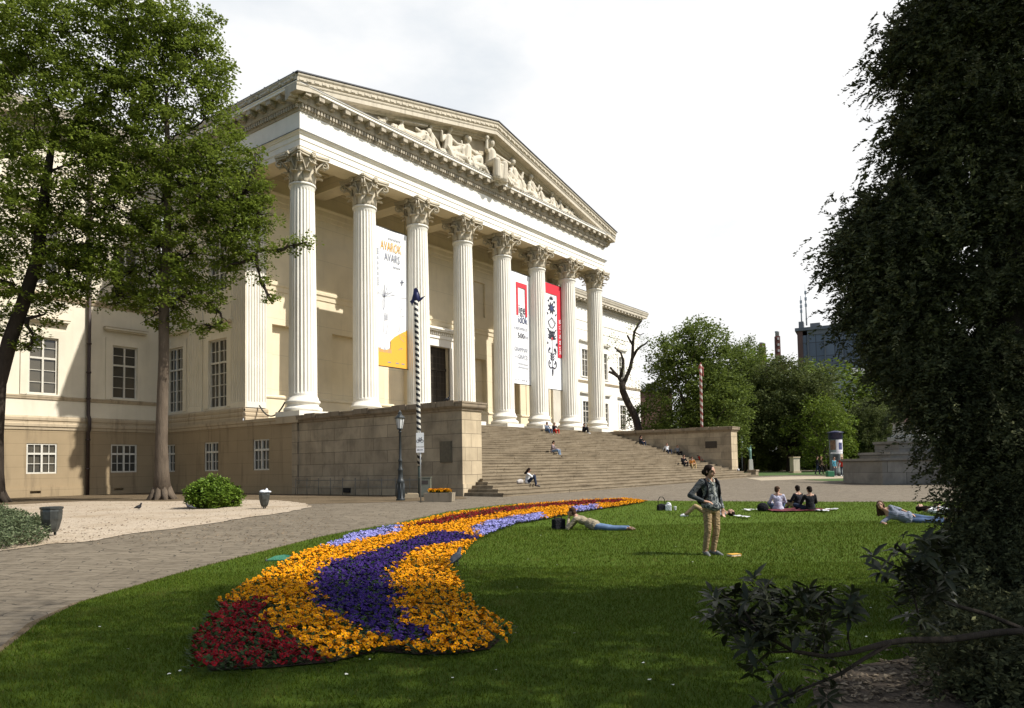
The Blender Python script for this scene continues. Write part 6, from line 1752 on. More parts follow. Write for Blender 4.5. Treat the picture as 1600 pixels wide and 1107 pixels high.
CON = lob_px([(1440, 20, 55), (1520, 30, 80), (1600, 0, 90, .3), (1410, 75, 38), (1440, 120, 60), (1530, 130, 85), (1620, 110, 90, .3), (1410, 190, 34), (1450, 215, 60), (1540, 230, 90), (1640, 220, 95), (1425, 290, 46), (1350, 335, 36), (1320, 375, 36), (1400, 360, 62), (1500, 330, 85), (1600, 340, 95),
              (1345, 425, 40), (1430, 440, 75), (1530, 440, 85), (1630, 450, 90), (1345, 475, 30), (1400, 505, 60), (1480, 540, 80), (1580, 550, 90), (1375, 545, 36), (1440, 580, 45), (1455, 625, 38), (1520, 640, 70), (1610, 650, 80), (1490, 695, 42), (1560, 730, 70), (1640, 750, 80), (1525, 755, 34),
              (1560, 800, 75), (1620, 850, 95), (1530, 850, 62), (1500, 870, 52), (1560, 900, 80), (1512, 925, 60), (1620, 950, 100), (1540, 970, 78, -.7), (1508, 985, 55, -.8), (1590, 1040, 95, -1.8), (1535, 1030, 66, -1.6), (1650, 1060, 100, -2.1), (1575, 1085, 70, -2.5), (1620, 1000, 90, -1.2),
              (1480, -60, 80), (1580, -90, 90), (1540, -180, 90), (1620, -220, 90), (1570, -300, 85), (1600, -420, 75), (1640, -330, 90), (1600, -540, 60), (1610, -640, 45)] + [(1745, y, 95, .5) for y in (40, 330, 640, 900)] + [(1720, y, 90, 1.0) for y in (180, 480, 790, -150)], CD, cb_)
conifer('huge dark yew like conifer filling the right side of the view', cb_, CON, 31, 110.0, 15, 20, 10.5, L_yew)
# a broad tree outside the picture on the right; its shade lies over the near lawn and flower bed
sh = cam_off(10.8, 3.9)
shade = park_proto('park_tree', 'broad leafy tree standing right of the viewer, shading the near lawn', PARK, 95, 18.0, 10.5, L_mid, B_mid, sh, nl=24, per=40, size=0.17, cb=0.22, dens=2.0)
# ---- the broad leaved shrub reaching in from the right
def laurel(label, base_px, depth):
    base = on_ground(*base_px); root = thing('laurel_shrub', label, 'shrub', base); q = random.Random(77)
    b = MB()
    def path(P, r0, r1, dz=0.0):
        pts = [at(x, y, depth + d) - base for x, y, d in P]; k = len(pts); b.tube(pts, [r0 + (r1 - r0) * i / (k - 1) for i in range(k)], 7)
    path([(1640, 985, 1.0), (1560, 988, .7), (1480, 1000, .35), (1420, 1000, .2), (1385, 1005, .1), (1330, 1020, 0), (1290, 1026, 0), (1240, 1018, -.05), (1190, 990, -.1), (1140, 960, -.1)], 0.026, 0.007)
    path([(1390, 1006, .1), (1350, 1030, .05), (1310, 1055, 0), (1260, 1075, 0), (1210, 1095, 0)], 0.014, 0.005)
    path([(1325, 1000, 0), (1326, 960, 0), (1330, 925, 0)], 0.006, 0.004); path([(1330, 1019, 0), (1326, 1000, 0)], 0.006, 0.006)
    path([(1290, 1026, 0), (1285, 980, .1), (1280, 940, .1), (1265, 915, .1)], 0.009, 0.004); path([(1240, 1018, 0), (1230, 970, .15), (1190, 925, .2)], 0.009, 0.004); path([(1190, 990, -.1), (1150, 940, 0), (1115, 925, 0)], 0.008, 0.004); path([(1240, 1018, 0), (1200, 1020, 0), (1165, 1050, 0)], 0.008, 0.004)
    path([(1640, 1000, 1.2), (1540, 960, .9), (1470, 940, .6), (1440, 900, .5), (1420, 870, .5), (1400, 850, .5)], 0.018, 0.006); path([(1440, 905, .5), (1400, 885, .4), (1360, 868, .4)], 0.008, 0.004); path([(1470, 940, .6), (1455, 880, .6), (1460, 845, .6)], 0.008, 0.004); path([(1440, 985, .3), (1430, 940, .3), (1425, 920, .3)], 0.008, 0.005)
    b.build('stem', B_dark, root)
    ROS = []
    def region(n, x0, x1, y0, y1, dd, cond=lambda x, y: True):
        k = 0
        while k < n:
            x, y = q.uniform(x0, x1), q.uniform(y0, y1)
            if cond(x, y): ROS.append((x, y, q.uniform(*dd))); k += 1
    region(66, 1085, 1300, 915, 1015, (-.25, .3), lambda x, y: y > 985 - (x - 1085) * 0.55 - 40 and (x < 1240 or y > 925) and y < 955 + (x - 1085) * 0.9)
    region(16, 1100, 1200, 935, 985, (-.2, .2))
    ROS.extend([(1113, 926, 0), (1178, 903, .1), (1262, 918, .1), (1228, 930, .2), (1331, 922, 0), (1335, 938, 0), (1322, 950, 0), (1328, 962, 0), (1200, 1040, 0), (1175, 1050, .1), (1170, 1030, -.1), (1210, 1065, 0), (1285, 1050, 0), (1300, 1072, .1), (1290, 1090, 0), (1215, 1095, 0), (1190, 1102, .1), (1310, 1030, 0), (1240, 1088, 0)])
    region(36, 1352, 1480, 848, 945, (.25, .7), lambda x, y: y < 880 + (x - 1352) * 0.75 and y > 846 + max(0, 1400 - x) * 0.2)
    region(8, 1400, 1480, 925, 985, (.2, .6)); region(12, 1440, 1500, 835, 930, (.4, .9))
    V = []; F = []
    for (x, y, d) in ROS:
        c = np.array(at(x, y, depth + d) - base); ax = np.array([q.gauss(0, .45), q.gauss(0, .45), 1.0]); ax /= np.linalg.norm(ax)
        u = np.cross(ax, [0.3, 1, 0.1]); u /= np.linalg.norm(u); w = np.cross(ax, u); nl = q.randint(7, 10); a0 = q.uniform(0, 6.28)
        for j in range(nl):
            a = a0 + j * 2.4; o = u * math.cos(a) + w * math.sin(a); el = q.uniform(-0.25, 0.95); L_ = q.uniform(0.07, 0.125); hw = L_ * q.uniform(0.13, 0.17)
            d0 = o * math.cos(el) + ax * math.sin(el); sd = np.cross(d0, ax); sd /= np.linalg.norm(sd) + 1e-9; up = np.cross(sd, d0)
            st = c + ax * (0.03 * (j / nl) - 0.03); k = len(V)
            for t, wd in ((0.06, .12), (0.32, .85), (0.62, 1.0), (0.85, .55), (1.0, .03)):
                cen = st + d0 * L_ * t - up * (L_ * 0.30 * t * t); V.extend([cen + sd * hw * wd + up * hw * wd * .28, cen, cen - sd * hw * wd + up * hw * wd * .28])
            for i in range(4): F.extend([(k + i * 3, k + i * 3 + 1, k + i * 3 + 4, k + i * 3 + 3), (k + i * 3 + 1, k + i * 3 + 2, k + i * 3 + 5, k + i * 3 + 4)])
    me = np_mesh('foliage', np.array(V), np.array(F), [L_laurel], None, True); link('foliage', me, [], root)
laurel('dark glossy broad leaved shrub whose branch reaches over the lawn from the right', (1560, 1090), 4.3)
# ------------------------------------------------------------------ lettering
def lettering(name, txt, size, mat, parent, loc, rot=(rad(90), 0, 0), align='CENTER', width=None, bold=0.0, extrude=0.004):
    cu = bpy.data.curves.new(name, 'FONT'); cu.body = txt; cu.size = size; cu.align_x = align; cu.align_y = 'CENTER'; cu.extrude = extrude; cu.offset = bold; cu.resolution_u = 2
    o = bpy.data.objects.new("temp_text", cu); COL.objects.link(o)
    dg = bpy.context.evaluated_depsgraph_get()
    me = bpy.data.meshes.new_from_object(o.evaluated_get(dg)); me.name = name
    w = max((v.co.x for v in me.vertices), default=1) - min((v.co.x for v in me.vertices), default=0)
    bpy.data.objects.remove(o); bpy.data.curves.remove(cu)
    me.materials.clear(); me.materials.append(mat)
    q = bpy.data.objects.new(name, me); COL.objects.link(q); q.parent = parent; q.location = loc; q.rotation_euler = rot
    if width: q.scale = (width / w, width / w if False else 1, 1)
    return q
INK = solid('print_grey', (0.22, 0.23, 0.27), 0.7); INK_D = solid('print_black', (0.03, 0.03, 0.045), 0.7); INK_R = solid('print_red', (0.55, 0.03, 0.045), 0.7); INK_O = solid('print_orange', (0.62, 0.34, 0.06), 0.7)
INK_P = solid('print_pale_grey', (0.42, 0.43, 0.46), 0.7); INK_B = solid('print_navy', (0.03, 0.045, 0.12), 0.7); INK_W = solid('print_white', (0.7, 0.7, 0.7), 0.7); INK_Y = solid('print_yellow', (0.72, 0.36, 0.035), 0.7)
def fabric(name, c):
    t = NT(name); t.set(c, 0.8, 0, 0.2); t.bump(t.noise(t.coords((1, 1, 0.3)), 0.8, 3), 0.25, 0.15); return t.mat
F_white = fabric('banner_white', (0.78, 0.78, 0.77)); F_red = fabric('banner_red', (0.56, 0.035, 0.05))
def cloth_panel(x0, x1, z0, z1, y, amp, seed, n=10, k=24):
    q = random.Random(seed); a, b = q.uniform(0, 6), q.uniform(0, 6)
    fy = lambda x, z: y + amp * math.sin(2.2 * x + a) * 0.5 + amp * math.sin(0.9 * z + 1.3 * x + b) * 0.5
    vs = [(x0 + (x1 - x0) * i / n, fy(x0 + (x1 - x0) * i / n, z0 + (z1 - z0) * j / k), z0 + (z1 - z0) * j / k) for j in range(k + 1) for i in range(n + 1)]
    w = n + 1
    fs = [(j * w + i, j * w + i + 1, (j + 1) * w + i + 1, (j + 1) * w + i) for j in range(k) for i in range(n)]
    m = MB(); m.add(vs, fs, 0, True)
    m.add([(v[0], v[1] + 0.012, v[2]) for v in vs], [tuple(reversed(f)) for f in fs], 0, True)
    return m
def banner(x0, x1, z0, z1, label, seed):
    root = thing('hanging_banner', label, 'banner', ((x0 + x1) / 2, 0.3, z0))
    cx = (x0 + x1) / 2
    cloth_panel(x0 - cx, x1 - cx, 0, z1 - z0, 0.0, 0.02, seed).build('fabric', F_white, root)
    for zz in (0.0, z1 - z0):
        m = MB(); m.tube([(x0 - cx, 0.01, zz), (x1 - cx, 0.01, zz)], 0.035, 8); m.build('batten', M_iron, root)
    for s in (-1, 1):
        m = MB(); m.tube([((x1 - x0) / 2 * s * 0.9, 0.01, z1 - z0), ((x1 - x0) / 2 * s * 0.9, 0.01, AB + 0.1 - z0)], 0.012, 5); m.build('rope', M_iron, root)
    return root
def stroke(m, pts, w, y, mi=0):
    """a flat printed line"""
    P = [V3((p[0], y, p[1])) for p in pts]
    for a, b in zip(P, P[1:]):
        d = b - a
        if d.length < 1e-5: continue
        n = V3((-d.z, 0, d.x)).normalized() * w
        m.add([a - n, b - n, b + n, a + n], [(0, 1, 2, 3)], mi)
def blob(m, c, rx, rz, y, ang=0.0, mi=0, n=10, point=0.0):
    vs = []
    for k in range(n):
        a = 2 * math.pi * k / n; r = 1 + point * math.cos(a)
        x, z = rx * math.cos(a) * r, rz * math.sin(a) * (1 - point * 0.6 * math.cos(a))
        vs.append((c[0] + x * math.cos(ang) - z * math.sin(ang), y, c[1] + x * math.sin(ang) + z * math.cos(ang)))
    m.add(vs, [tuple(range(n))], mi)
FY = -0.045
# banner of the Avar exhibition
H = 18.25 - 8.65
B1 = banner(5.85, 9.22, 8.65, 18.25, 'white exhibition banner with orange hill hung between the second and third columns', 1)
lettering('lettering', 'AVAROK', 0.95, INK_O, B1, (0.12, FY, H - 1.25), width=2.0); lettering('lettering', 'AVARS', 0.82, INK, B1, (0.22, FY, H - 2.0), width=1.5)
m = MB()
for z, x0, x1 in ((H - 0.68, -0.1, 1.0), (H - 2.62, 0.3, 1.0)):
    x = x0
    while x < x1: m.add([(x, FY, z), (x + 0.1, FY, z), (x + 0.1, FY, z + 0.15), (x, FY, z + 0.15)], [(0, 1, 2, 3)]); x += 0.15
z = H - 1.6
for k in range(22):
    if k not in (4, 7, 10, 13, 16): m.add([(-1.22, FY, z), (-1.04, FY, z), (-1.04, FY, z + 0.085), (-1.22, FY, z + 0.085)], [(0, 1, 2, 3)])
    z -= 0.118
m.build('small_print', INK_P, B1)
m = MB()
hill = [(-1.62, 0.03)] + [(1.62, 0.03), (1.62, 3.85), (1.0, 3.45), (0.35, 2.95), (0.0, 2.55), (-0.05, 1.75), (-0.6, 1.55), (-1.2, 1.75), (-1.62, 1.5)]
m.add([(x, FY, z * 0.72) for x, z in hill], [tuple(range(len(hill)))]); m.build('printed_hill', INK_Y, B1)
m = MB()                                       # thin pen drawing: a tree, two figures, grasses
for k in range(9):
    a = rad(20 + k * 17.5); stroke(m, [(-0.55, 6.0), (-0.55 + 1.05 * math.cos(a), 6.0 + 1.15 * math.sin(a))], 0.016, FY - 0.004)
stroke(m, [(-0.55, 7.0), (-0.55, 5.2), (-0.62, 4.9)], 0.022, FY - 0.004); stroke(m, [(-0.7, 5.8), (-0.72, 5.0), (-0.55, 4.6), (-0.3, 4.7), (-0.25, 4.1), (-0.6, 4.0), (-0.65, 2.9), (-0.4, 2.8), (-0.2, 3.9)], 0.016, FY - 0.004)
for k in range(8): stroke(m, [(-0.6 + k * 0.045, 4.55), (-0.62 + k * 0.045, 4.05)], 0.008, FY - 0.004)
stroke(m, [(-0.5, 6.3), (-0.1, 6.45), (0.45, 6.3), (1.0, 6.25), (1.55, 6.3)], 0.016, FY - 0.004); stroke(m, [(-0.45, 5.75), (0.3, 5.7)], 0.012, FY - 0.004)
stroke(m, [(0.75, 5.2), (0.9, 5.4), (1.15, 5.3), (0.95, 5.1), (0.95, 4.6), (0.9, 3.4), (0.75, 3.2), (0.6, 3.9), (0.3, 4.3)], 0.016, FY - 0.004); stroke(m, [(1.2, 4.9), (1.25, 3.6)], 0.012, FY - 0.004); stroke(m, [(1.1, 4.6), (1.45, 4.75)], 0.012, FY - 0.004)
for r in (0.2, 0.13): stroke(m, [(-1.3 + r * math.cos(a * 0.52), 6.2 + r * math.sin(a * 0.52)) for a in range(13)], 0.012, FY - 0.004)
stroke(m, [(0.95, 7.6), (1.35, 7.7)], 0.05, FY - 0.004); stroke(m, [(1.15, 7.9), (1.13, 7.35)], 0.05, FY - 0.004)
for k in range(14): stroke(m, [(-1.55 + k * 0.12, 1.2), (-1.57 + k * 0.12, 1.55 + 0.12 * math.sin(k * 1.7))], 0.02, FY - 0.006)
stroke(m, [(-1.3, 1.5), (-1.2, 3.0)], 0.012, FY - 0.004); stroke(m, [(-0.7, 2.6), (-1.0, 2.0), (-0.5, 1.7), (-0.2, 2.3)], 0.012, FY - 0.004)
stroke(m, [(0.8, 3.1), (0.95, 2.6), (1.3, 2.4)], 0.016, FY - 0.008); stroke(m, [(0.75, 1.6), (1.0, 1.8), (1.1, 1.65)], 0.024, FY - 0.008); stroke(m, [(1.0, 3.1), (1.4, 2.85)], 0.012, FY - 0.008)
for x in (-0.3, 0.45, 1.0): m.add([(x, FY - 0.008, 0.35), (x + 0.3, FY - 0.008, 0.35), (x + 0.3, FY - 0.008, 0.45), (x, FY - 0.008, 0.45)], [(0, 1, 2, 3)])
m.v = [(x, y, z * 0.80) for x, y, z in m.v]; m.build('pen_drawing_foliage', INK, B1)
# banner of the Reformation year
B2 = banner(21.3, 24.42, 8.7, 18.3, 'white banner with open red rectangle and black words hung between the fifth and sixth columns', 2); H = 9.6
m = MB(); T0 = H - 0.85
for p in ([(-0.62, T0), (0.98, T0), (0.70, T0 - 0.42), (-0.34, T0 - 0.42)], [(-0.62, T0), (-0.34, T0 - 0.42), (-0.34, T0 - 2.85), (-0.62, T0 - 2.85)], [(0.98, T0), (0.98, T0 - 2.85), (0.70, T0 - 2.85), (0.70, T0 - 0.42)]):
    m.add([(x, FY, z) for x, z in p], [(0, 1, 2, 3)])
m.build('red_frame', INK_R, B2)
lettering('lettering', 'ige', 1.15, INK_D, B2, (0.2, FY - 0.004, 6.45), width=0.92); lettering('lettering', 'idők', 0.95, INK_B, B2, (0.30, FY, 5.55), width=1.35)
lettering('lettering', 'A REFORMÁCIÓ', 0.36, INK, B2, (0.0, FY, 4.75), width=2.0); lettering('lettering', '500', 0.66, INK_D, B2, (0.02, FY, 4.15), width=0.95); lettering('lettering', 'ÉVE', 0.34, INK, B2, (0.80, FY, 4.1), width=0.5)
lettering('lettering', 'GRAMMAR', 0.55, INK, B2, (0.0, FY, 2.95), width=1.95)
lettering('lettering', 'and', 0.36, INK_P, B2, (-0.70, FY, 2.35), width=0.5); lettering('lettering', 'GRACE', 0.55, INK, B2, (0.26, FY, 2.35), width=1.4)
m = MB()
for zz, x0 in ((1.7, -0.45), (1.4, -0.45)):
    x = x0
    while x < 1.0: m.add([(x, FY, zz), (x + 0.09, FY, zz), (x + 0.09, FY, zz + 0.14), (x, FY, zz + 0.14)], [(0, 1, 2, 3)]); x += 0.125
for x in (-0.9, -0.5, 0.1, 0.35, 0.7): m.add([(x, FY, 0.3), (x + 0.14, FY, 0.3), (x + 0.14, FY, 0.46), (x, FY, 0.46)], [(0, 1, 2, 3)])
m.build('small_print', INK_P, B2)
# red and white banner with folk ornament
B3 = banner(26.4, 29.53, 8.62, 18.3, 'white banner with red edge and dark floral ornament hung beside the seventh column', 3)
m = MB(); m.add([(x, FY, z) for x, z in ((-1.55, 9.64), (1.53, 9.64), (1.53, 8.72), (-1.55, 8.72))], [(0, 1, 2, 3)]); m.add([(x, FY - 0.002, z) for x, z in ((0.62, 8.72), (1.53, 8.72), (1.53, 3.0), (0.62, 3.0))], [(0, 1, 2, 3)])
m.build('red_border', F_red, B3)
lettering('lettering', '2017. 04. 26. – 11. 05.', 0.42, INK_W, B3, (1.02, FY - 0.01, 4.95), (rad(90), rad(-90), 0), width=3.3, bold=0.006)
m = MB(); cx = -0.28
def petal(c, ang, L_, w, mi=0): blob(m, (c[0] + math.cos(ang) * L_ * 0.55, c[1] + math.sin(ang) * L_ * 0.55), L_ * 0.5, w, FY, ang, mi, 10, 0.35)
for k in range(8): petal((cx, 6.9), k * math.pi / 4 + 0.39, 0.52, 0.11)
blob(m, (cx, 6.9), 0.24, 0.26, FY - 0.004, 0, 1); 
for k in range(5): petal((cx, 7.65), rad(30 + k * 30), 0.36, 0.06)
for s in (-1, 1):
    petal((cx + s * 0.65, 7.45), rad(90 + s * 60), 0.3, 0.1); petal((cx + s * 0.5, 6.2), rad(90 - s * 50), 0.3, 0.08)
    stroke(m, [(cx + s * 0.05, 5.0), (cx + s * 0.35, 5.2), (cx + s * 0.6, 5.55), (cx + s * 0.3, 5.75), (cx, 6.0)], 0.05, FY)
    stroke(m, [(cx, 4.6), (cx + s * 0.4, 4.65), (cx + s * 0.7, 4.95)], 0.06, FY)
    for k in range(4): petal((cx, 4.0), rad(90) - s * rad(12 + 24 * k), 0.75 - 0.05 * k, 0.085)
    petal((cx + s * 0.25, 3.2), rad(270) + s * rad(45), 0.5, 0.13); petal((cx + s * 0.55, 3.6), rad(270) + s * rad(70), 0.35, 0.12)
    petal((cx + s * 0.5, 2.5), rad(90) - s * rad(20), 0.3, 0.08)
    for k in range(3): petal((cx, 1.9 + 0.25 * k), rad(90) - s * rad(50), 0.38, 0.08)
    stroke(m, [(cx, 1.3), (cx + s * 0.35, 1.2), (cx + s * 0.6, 1.4), (cx + s * 0.62, 1.75), (cx + s * 0.45, 1.95)], 0.06, FY); petal((cx + s * 0.3, 1.55), rad(90) - s * rad(30), 0.25, 0.08)
stroke(m, [(cx, 3.9), (cx, 0.9)], 0.035, FY - 0.003); blob(m, (cx, 4.0), 0.12, 0.12, FY - 0.004, 0, 2); petal((cx, 1.3), rad(270), 0.7, 0.12)
m.v = [(x, y, z * 0.97 + 0.75) for x, y, z in m.v]; m.build('floral_print', [INK_D, INK_B, INK_R], B3)
# ------------------------------------------------------------------ street furniture by the left cheek wall
def hgt(p, px, py): return at(px, py, depth_of(p)).z - p.z
gl = on_ground(626, 782.5)
Hl = hgt(gl, 628, 642)
lamp = thing('street_lamp', 'dark cast iron lamp post with white lantern in front of the stone wall', 'street lamp', gl)
m = MB(); m.lathe([(0.19, 0), (0.20, 0.06), (0.17, 0.1), (0.165, 0.75), (0.185, 0.8), (0.15, 0.88), (0.115, 0.95), (0.105, 1.25), (0.125, 1.28), (0.125, 1.33), (0.085, 1.4), (0.075, 1.65), (0.095, 1.68), (0.095, 1.72), (0.058, 1.8), (0.052, Hl - 0.95), (0.075, Hl - 0.93), (0.075, Hl - 0.88), (0.05, Hl - 0.85), (0.05, Hl - 0.78)], 12)
for k in range(8): a = k * math.pi / 4; m.tube([(0.17 * math.cos(a), 0.17 * math.sin(a), 0.12), (0.165 * math.cos(a), 0.165 * math.sin(a), 0.74)], 0.018, 5)
m.build('post', M_iron, lamp)
m = MB(); m.lathe([(0.11, Hl - 0.76), (0.185, Hl - 0.32)], 8, smooth=False); m.build('lamp_glass', plain('opal_glass', (0.6, 0.6, 0.57), 0.25, 0.05), lamp)
m = MB(); m.lathe([(0.06, Hl - 0.80), (0.13, Hl - 0.79), (0.13, Hl - 0.75)], 8, smooth=False); m.lathe([(0.215, Hl - 0.33), (0.225, Hl - 0.29), (0.15, Hl - 0.2), (0.08, Hl - 0.14), (0.075, Hl - 0.08), (0.10, Hl - 0.07), (0.04, Hl - 0.02), (0.015, Hl + 0.03)], 8, smooth=False)
for k in range(8):
    a = k * math.pi / 4; m.tube([(0.118 * math.cos(a), 0.118 * math.sin(a), Hl - 0.77), (0.195 * math.cos(a), 0.195 * math.sin(a), Hl - 0.31)], 0.010, 4)
m.build('lamp_frame', M_iron, lamp)
def spiral_mat(name, c1, c2, pitch, duty):
    t = NT(name); tc = t.n('ShaderNodeTexCoord'); sp = t.n('ShaderNodeSeparateXYZ'); t.l(tc.outputs['Object'], sp.inputs[0])
    at_ = t.math('ARCTAN2', sp.outputs[1], sp.outputs[0]); k = t.math('ADD', t.math('DIVIDE', at_, 2 * math.pi), t.math('DIVIDE', sp.outputs[2], pitch))
    fr_ = t.math('FRACT', k); g = t.math('GREATER_THAN', fr_, duty)
    t.set(t.mix(g, c1, c2), 0.6, 0, 0.3); return t.mat
gp = on_ground(656, 777); Hp = hgt(gp, 650, 470)
pole = thing('striped_flagpole', 'tall black and white spiral striped pole topped by a dark blue bird shape', 'flagpole', gp)
top_off = at(650, 470, depth_of(gp)) - gp; zs_ = hgt(gp, 654, 728)
b0 = V3((0, 0, -0.1)); f_ = zs_ / top_off.z
m = MB(); m.tube([(0, 0, -0.1), (0, 0, zs_)], 0.075, 10); m.build('pole_foot', plain('bottle_green_paint', (0.02, 0.035, 0.028), 0.5), pole)
m = MB(); m.tube([(0, 0, 0)] + [(0, 0, (top_off.z - zs_) * k / 8) for k in range(1, 9)], 0.10, 14)
so = m.build('striped_shaft', spiral_mat('black_white_spiral', (0.012, 0.012, 0.014), (0.60, 0.57, 0.48), 0.27, 0.52), pole, (0, 0, zs_))
tilt = V3((top_off.x, top_off.y, top_off.z - zs_)).to_track_quat('Z', 'Y').to_euler(); so.rotation_euler = tilt
m = MB()
def bird_px(P): return [at(x, y, depth_of(gp)) - gp for x, y in P]
out = bird_px([(640.5, 472), (643.5, 469), (646, 458), (647, 452), (650.5, 450), (653, 453), (655.5, 460), (657, 466), (664, 463), (657.5, 470), (650, 474), (645.5, 473.5), (644, 478.5), (642.5, 474)])
dv = V3((CAM_F.x, CAM_F.y, 0)).normalized()
vs = [p - dv * 0.05 for p in out] + [p + dv * 0.05 for p in out]; n = len(out)
m.add(vs, [tuple(range(n)), tuple(reversed(range(n, 2 * n)))] + [(i, n + i, n + (i + 1) % n, (i + 1) % n) for i in range(n)])
m.ell(at(651, 464, depth_of(gp)) - gp, (0.13, 0.13, 0.26), 10, 8)
m.build('bird_finial', plain('dark_blue_paint', (0.014, 0.018, 0.075), 0.5), pole)
gs = on_ground(657.5, 785.5); Hs = hgt(gs, 655, 674)
sg = thing('bicycle_sign', 'white sign plate with a bicycle and a smaller arrow plate on a thin steel pole', 'road sign', gs, FACE + math.pi)
M_steel = plain('galvanised_steel', (0.28, 0.28, 0.27), 0.4, 0.1, 10, 0.6)
m = MB(); m.tube([(0, 0, -0.05), (0, 0, Hs)], 0.028, 10); m.ell((0, 0, Hs), (0.035, 0.035, 0.02), 8, 5); m.build('pole', M_steel, sg)
m = MB(); w = 0.155; m.box(-w, w, -0.042, -0.030, Hs - 0.62, Hs - 0.06); m.build('sign_plate', plain('sign_white', (0.72, 0.72, 0.70), 0.4, 0.03), sg)
m = MB(); m.box(-w - 0.005, w + 0.005, -0.042, -0.030, Hs - 0.86, Hs - 0.645); m.build('arrow_plate', plain('sign_white_small', (0.72, 0.70, 0.69), 0.4, 0.03), sg)
m = MB(); y = -0.045; cz = Hs - 0.40
for cx_ in (-0.078, 0.078):
    stroke(m, [(cx_ + 0.058 * math.cos(a * 0.393), cz + 0.058 * math.sin(a * 0.393)) for a in range(17)], 0.009, y)
for P in ([(-0.078, cz), (-0.03, cz + 0.10), (0.05, cz + 0.10), (0.0, cz), (-0.078, cz)], [(-0.03, cz + 0.10), (0.0, cz)], [(0.078, cz), (0.045, cz + 0.15), (0.085, cz + 0.15)], [(-0.05, cz + 0.135), (-0.01, cz + 0.135)]): stroke(m, P, 0.010, y)
m.build('bicycle_symbol', INK_D, sg)
m = MB(); z = Hs - 0.75; m.add([(-0.12, y, z), (-0.07, y, z + 0.035), (-0.07, y, z - 0.035)], [(0, 1, 2)]); stroke(m, [(-0.07, z), (0.12, z)], 0.012, y); m.build('arrow_symbol', INK_D, sg)
# stone trough with flowers
gt = on_ground(687, 784); rt = FACE + math.pi - rad(8)
tr_ = thing('flower_trough', 'mossy stone trough planted with orange and red flowers beside the sign pole', 'planter', gt, rt)
m = MB(); L2, W2, H2 = 0.60, 0.30, 0.36
m.add([(-L2 * .94, -W2 * .9, 0), (L2 * .94, -W2 * .9, 0), (L2 * .94, W2 * .9, 0), (-L2 * .94, W2 * .9, 0), (-L2, -W2, H2), (L2, -W2, H2), (L2, W2, H2), (-L2, W2, H2), (-L2 + .09, -W2 + .08, H2), (L2 - .09, -W2 + .08, H2), (L2 - .09, W2 - .08, H2), (-L2 + .09, W2 - .08, H2), (-L2 + .09, -W2 + .08, H2 - .08), (L2 - .09, -W2 + .08, H2 - .08), (L2 - .09, W2 - .08, H2 - .08), (-L2 + .09, W2 - .08, H2 - .08)],
      [(0, 1, 5, 4), (1, 2, 6, 5), (2, 3, 7, 6), (3, 0, 4, 7), (4, 5, 9, 8), (5, 6, 10, 9), (6, 7, 11, 10), (7, 4, 8, 11), (8, 9, 13, 12), (9, 10, 14, 13), (10, 11, 15, 14), (11, 8, 12, 15), (12, 13, 14, 15), (3, 2, 1, 0)])
m.build('stone_basin', stucco('trough_stone', (0.30, 0.25, 0.18), (0.05, 0.045, 0.03), 0.8), tr_)
q = random.Random(9); arr = []
V_ = []; F_ = []; M_ = []; nb = 0
for k in range(46):
    v, f, mi = PV['orange'][k % 6] if q.random() < 0.62 else PV['red'][k % 6]
    cmat = 2 if f is PV['red'][k % 6][1] else 0
    a = q.uniform(0, 6.28); s_ = 0.8; px_, py_ = q.uniform(-0.44, 0.44), q.uniform(-0.16, 0.16)
    V_.append(np.stack([v[:, 0] * s_ + px_, v[:, 1] * s_ + py_, v[:, 2] * 2.0 + H2 - 0.05], 1)); F_.append(f + nb); nb += len(v); M_.append(np.where(mi == 0, 0, 1 + cmat))
link('flowers', np_mesh('flowers', np.concatenate(V_), np.concatenate(F_), [M_pleaf, M_pet['orange'], M_pet['orange'], M_pet['red']], np.concatenate(M_)), [], tr_)
gc_ = on_ground(665, 777)
cab = thing('utility_cabinet', 'grey green metal utility cabinet standing against the stone wall by the trough', 'cabinet', gc_, FACE + math.pi - rad(5)); Hc = hgt(gc_, 665, 747)
m = MB(); m.box(-0.26, 0.26, -0.14, 0.14, 0.0, Hc); m.box(-0.29, 0.29, -0.17, 0.17, Hc, Hc + 0.04); m.build('housing', plain('cabinet_paint', (0.13, 0.135, 0.10), 0.5), cab)
m = MB(); m.box(-0.23, 0.23, -0.155, -0.141, 0.08, Hc - 0.05); m.build('cabinet_door', plain('cabinet_door_paint', (0.15, 0.155, 0.12), 0.5), cab)
m = MB(); m.box(-0.14, 0.16, -0.163, -0.156, Hc - 0.30, Hc - 0.12); m.build('notice', plain('notice_dark', (0.05, 0.04, 0.035), 0.5), cab)
gk = on_ground(643, 779)
m = MB(); q = random.Random(2); me = None
m.obox((0, 0, 0.09), (0.33, 0.03, 0), (-0.02, 0.13, 0), (0, 0.01, 0.11)); m.obox((-0.05, 0.0, 0.215), (0.22, 0.02, 0.01), (0, 0.09, 0), (0, 0, 0.025))
o = m.build('loose_stone_block', M_front, None, gk); o.rotation_euler = (0, 0, FACE); tag(o, 'loose pale stone block lying at the foot of the wall by the lamp post', 'stone block')
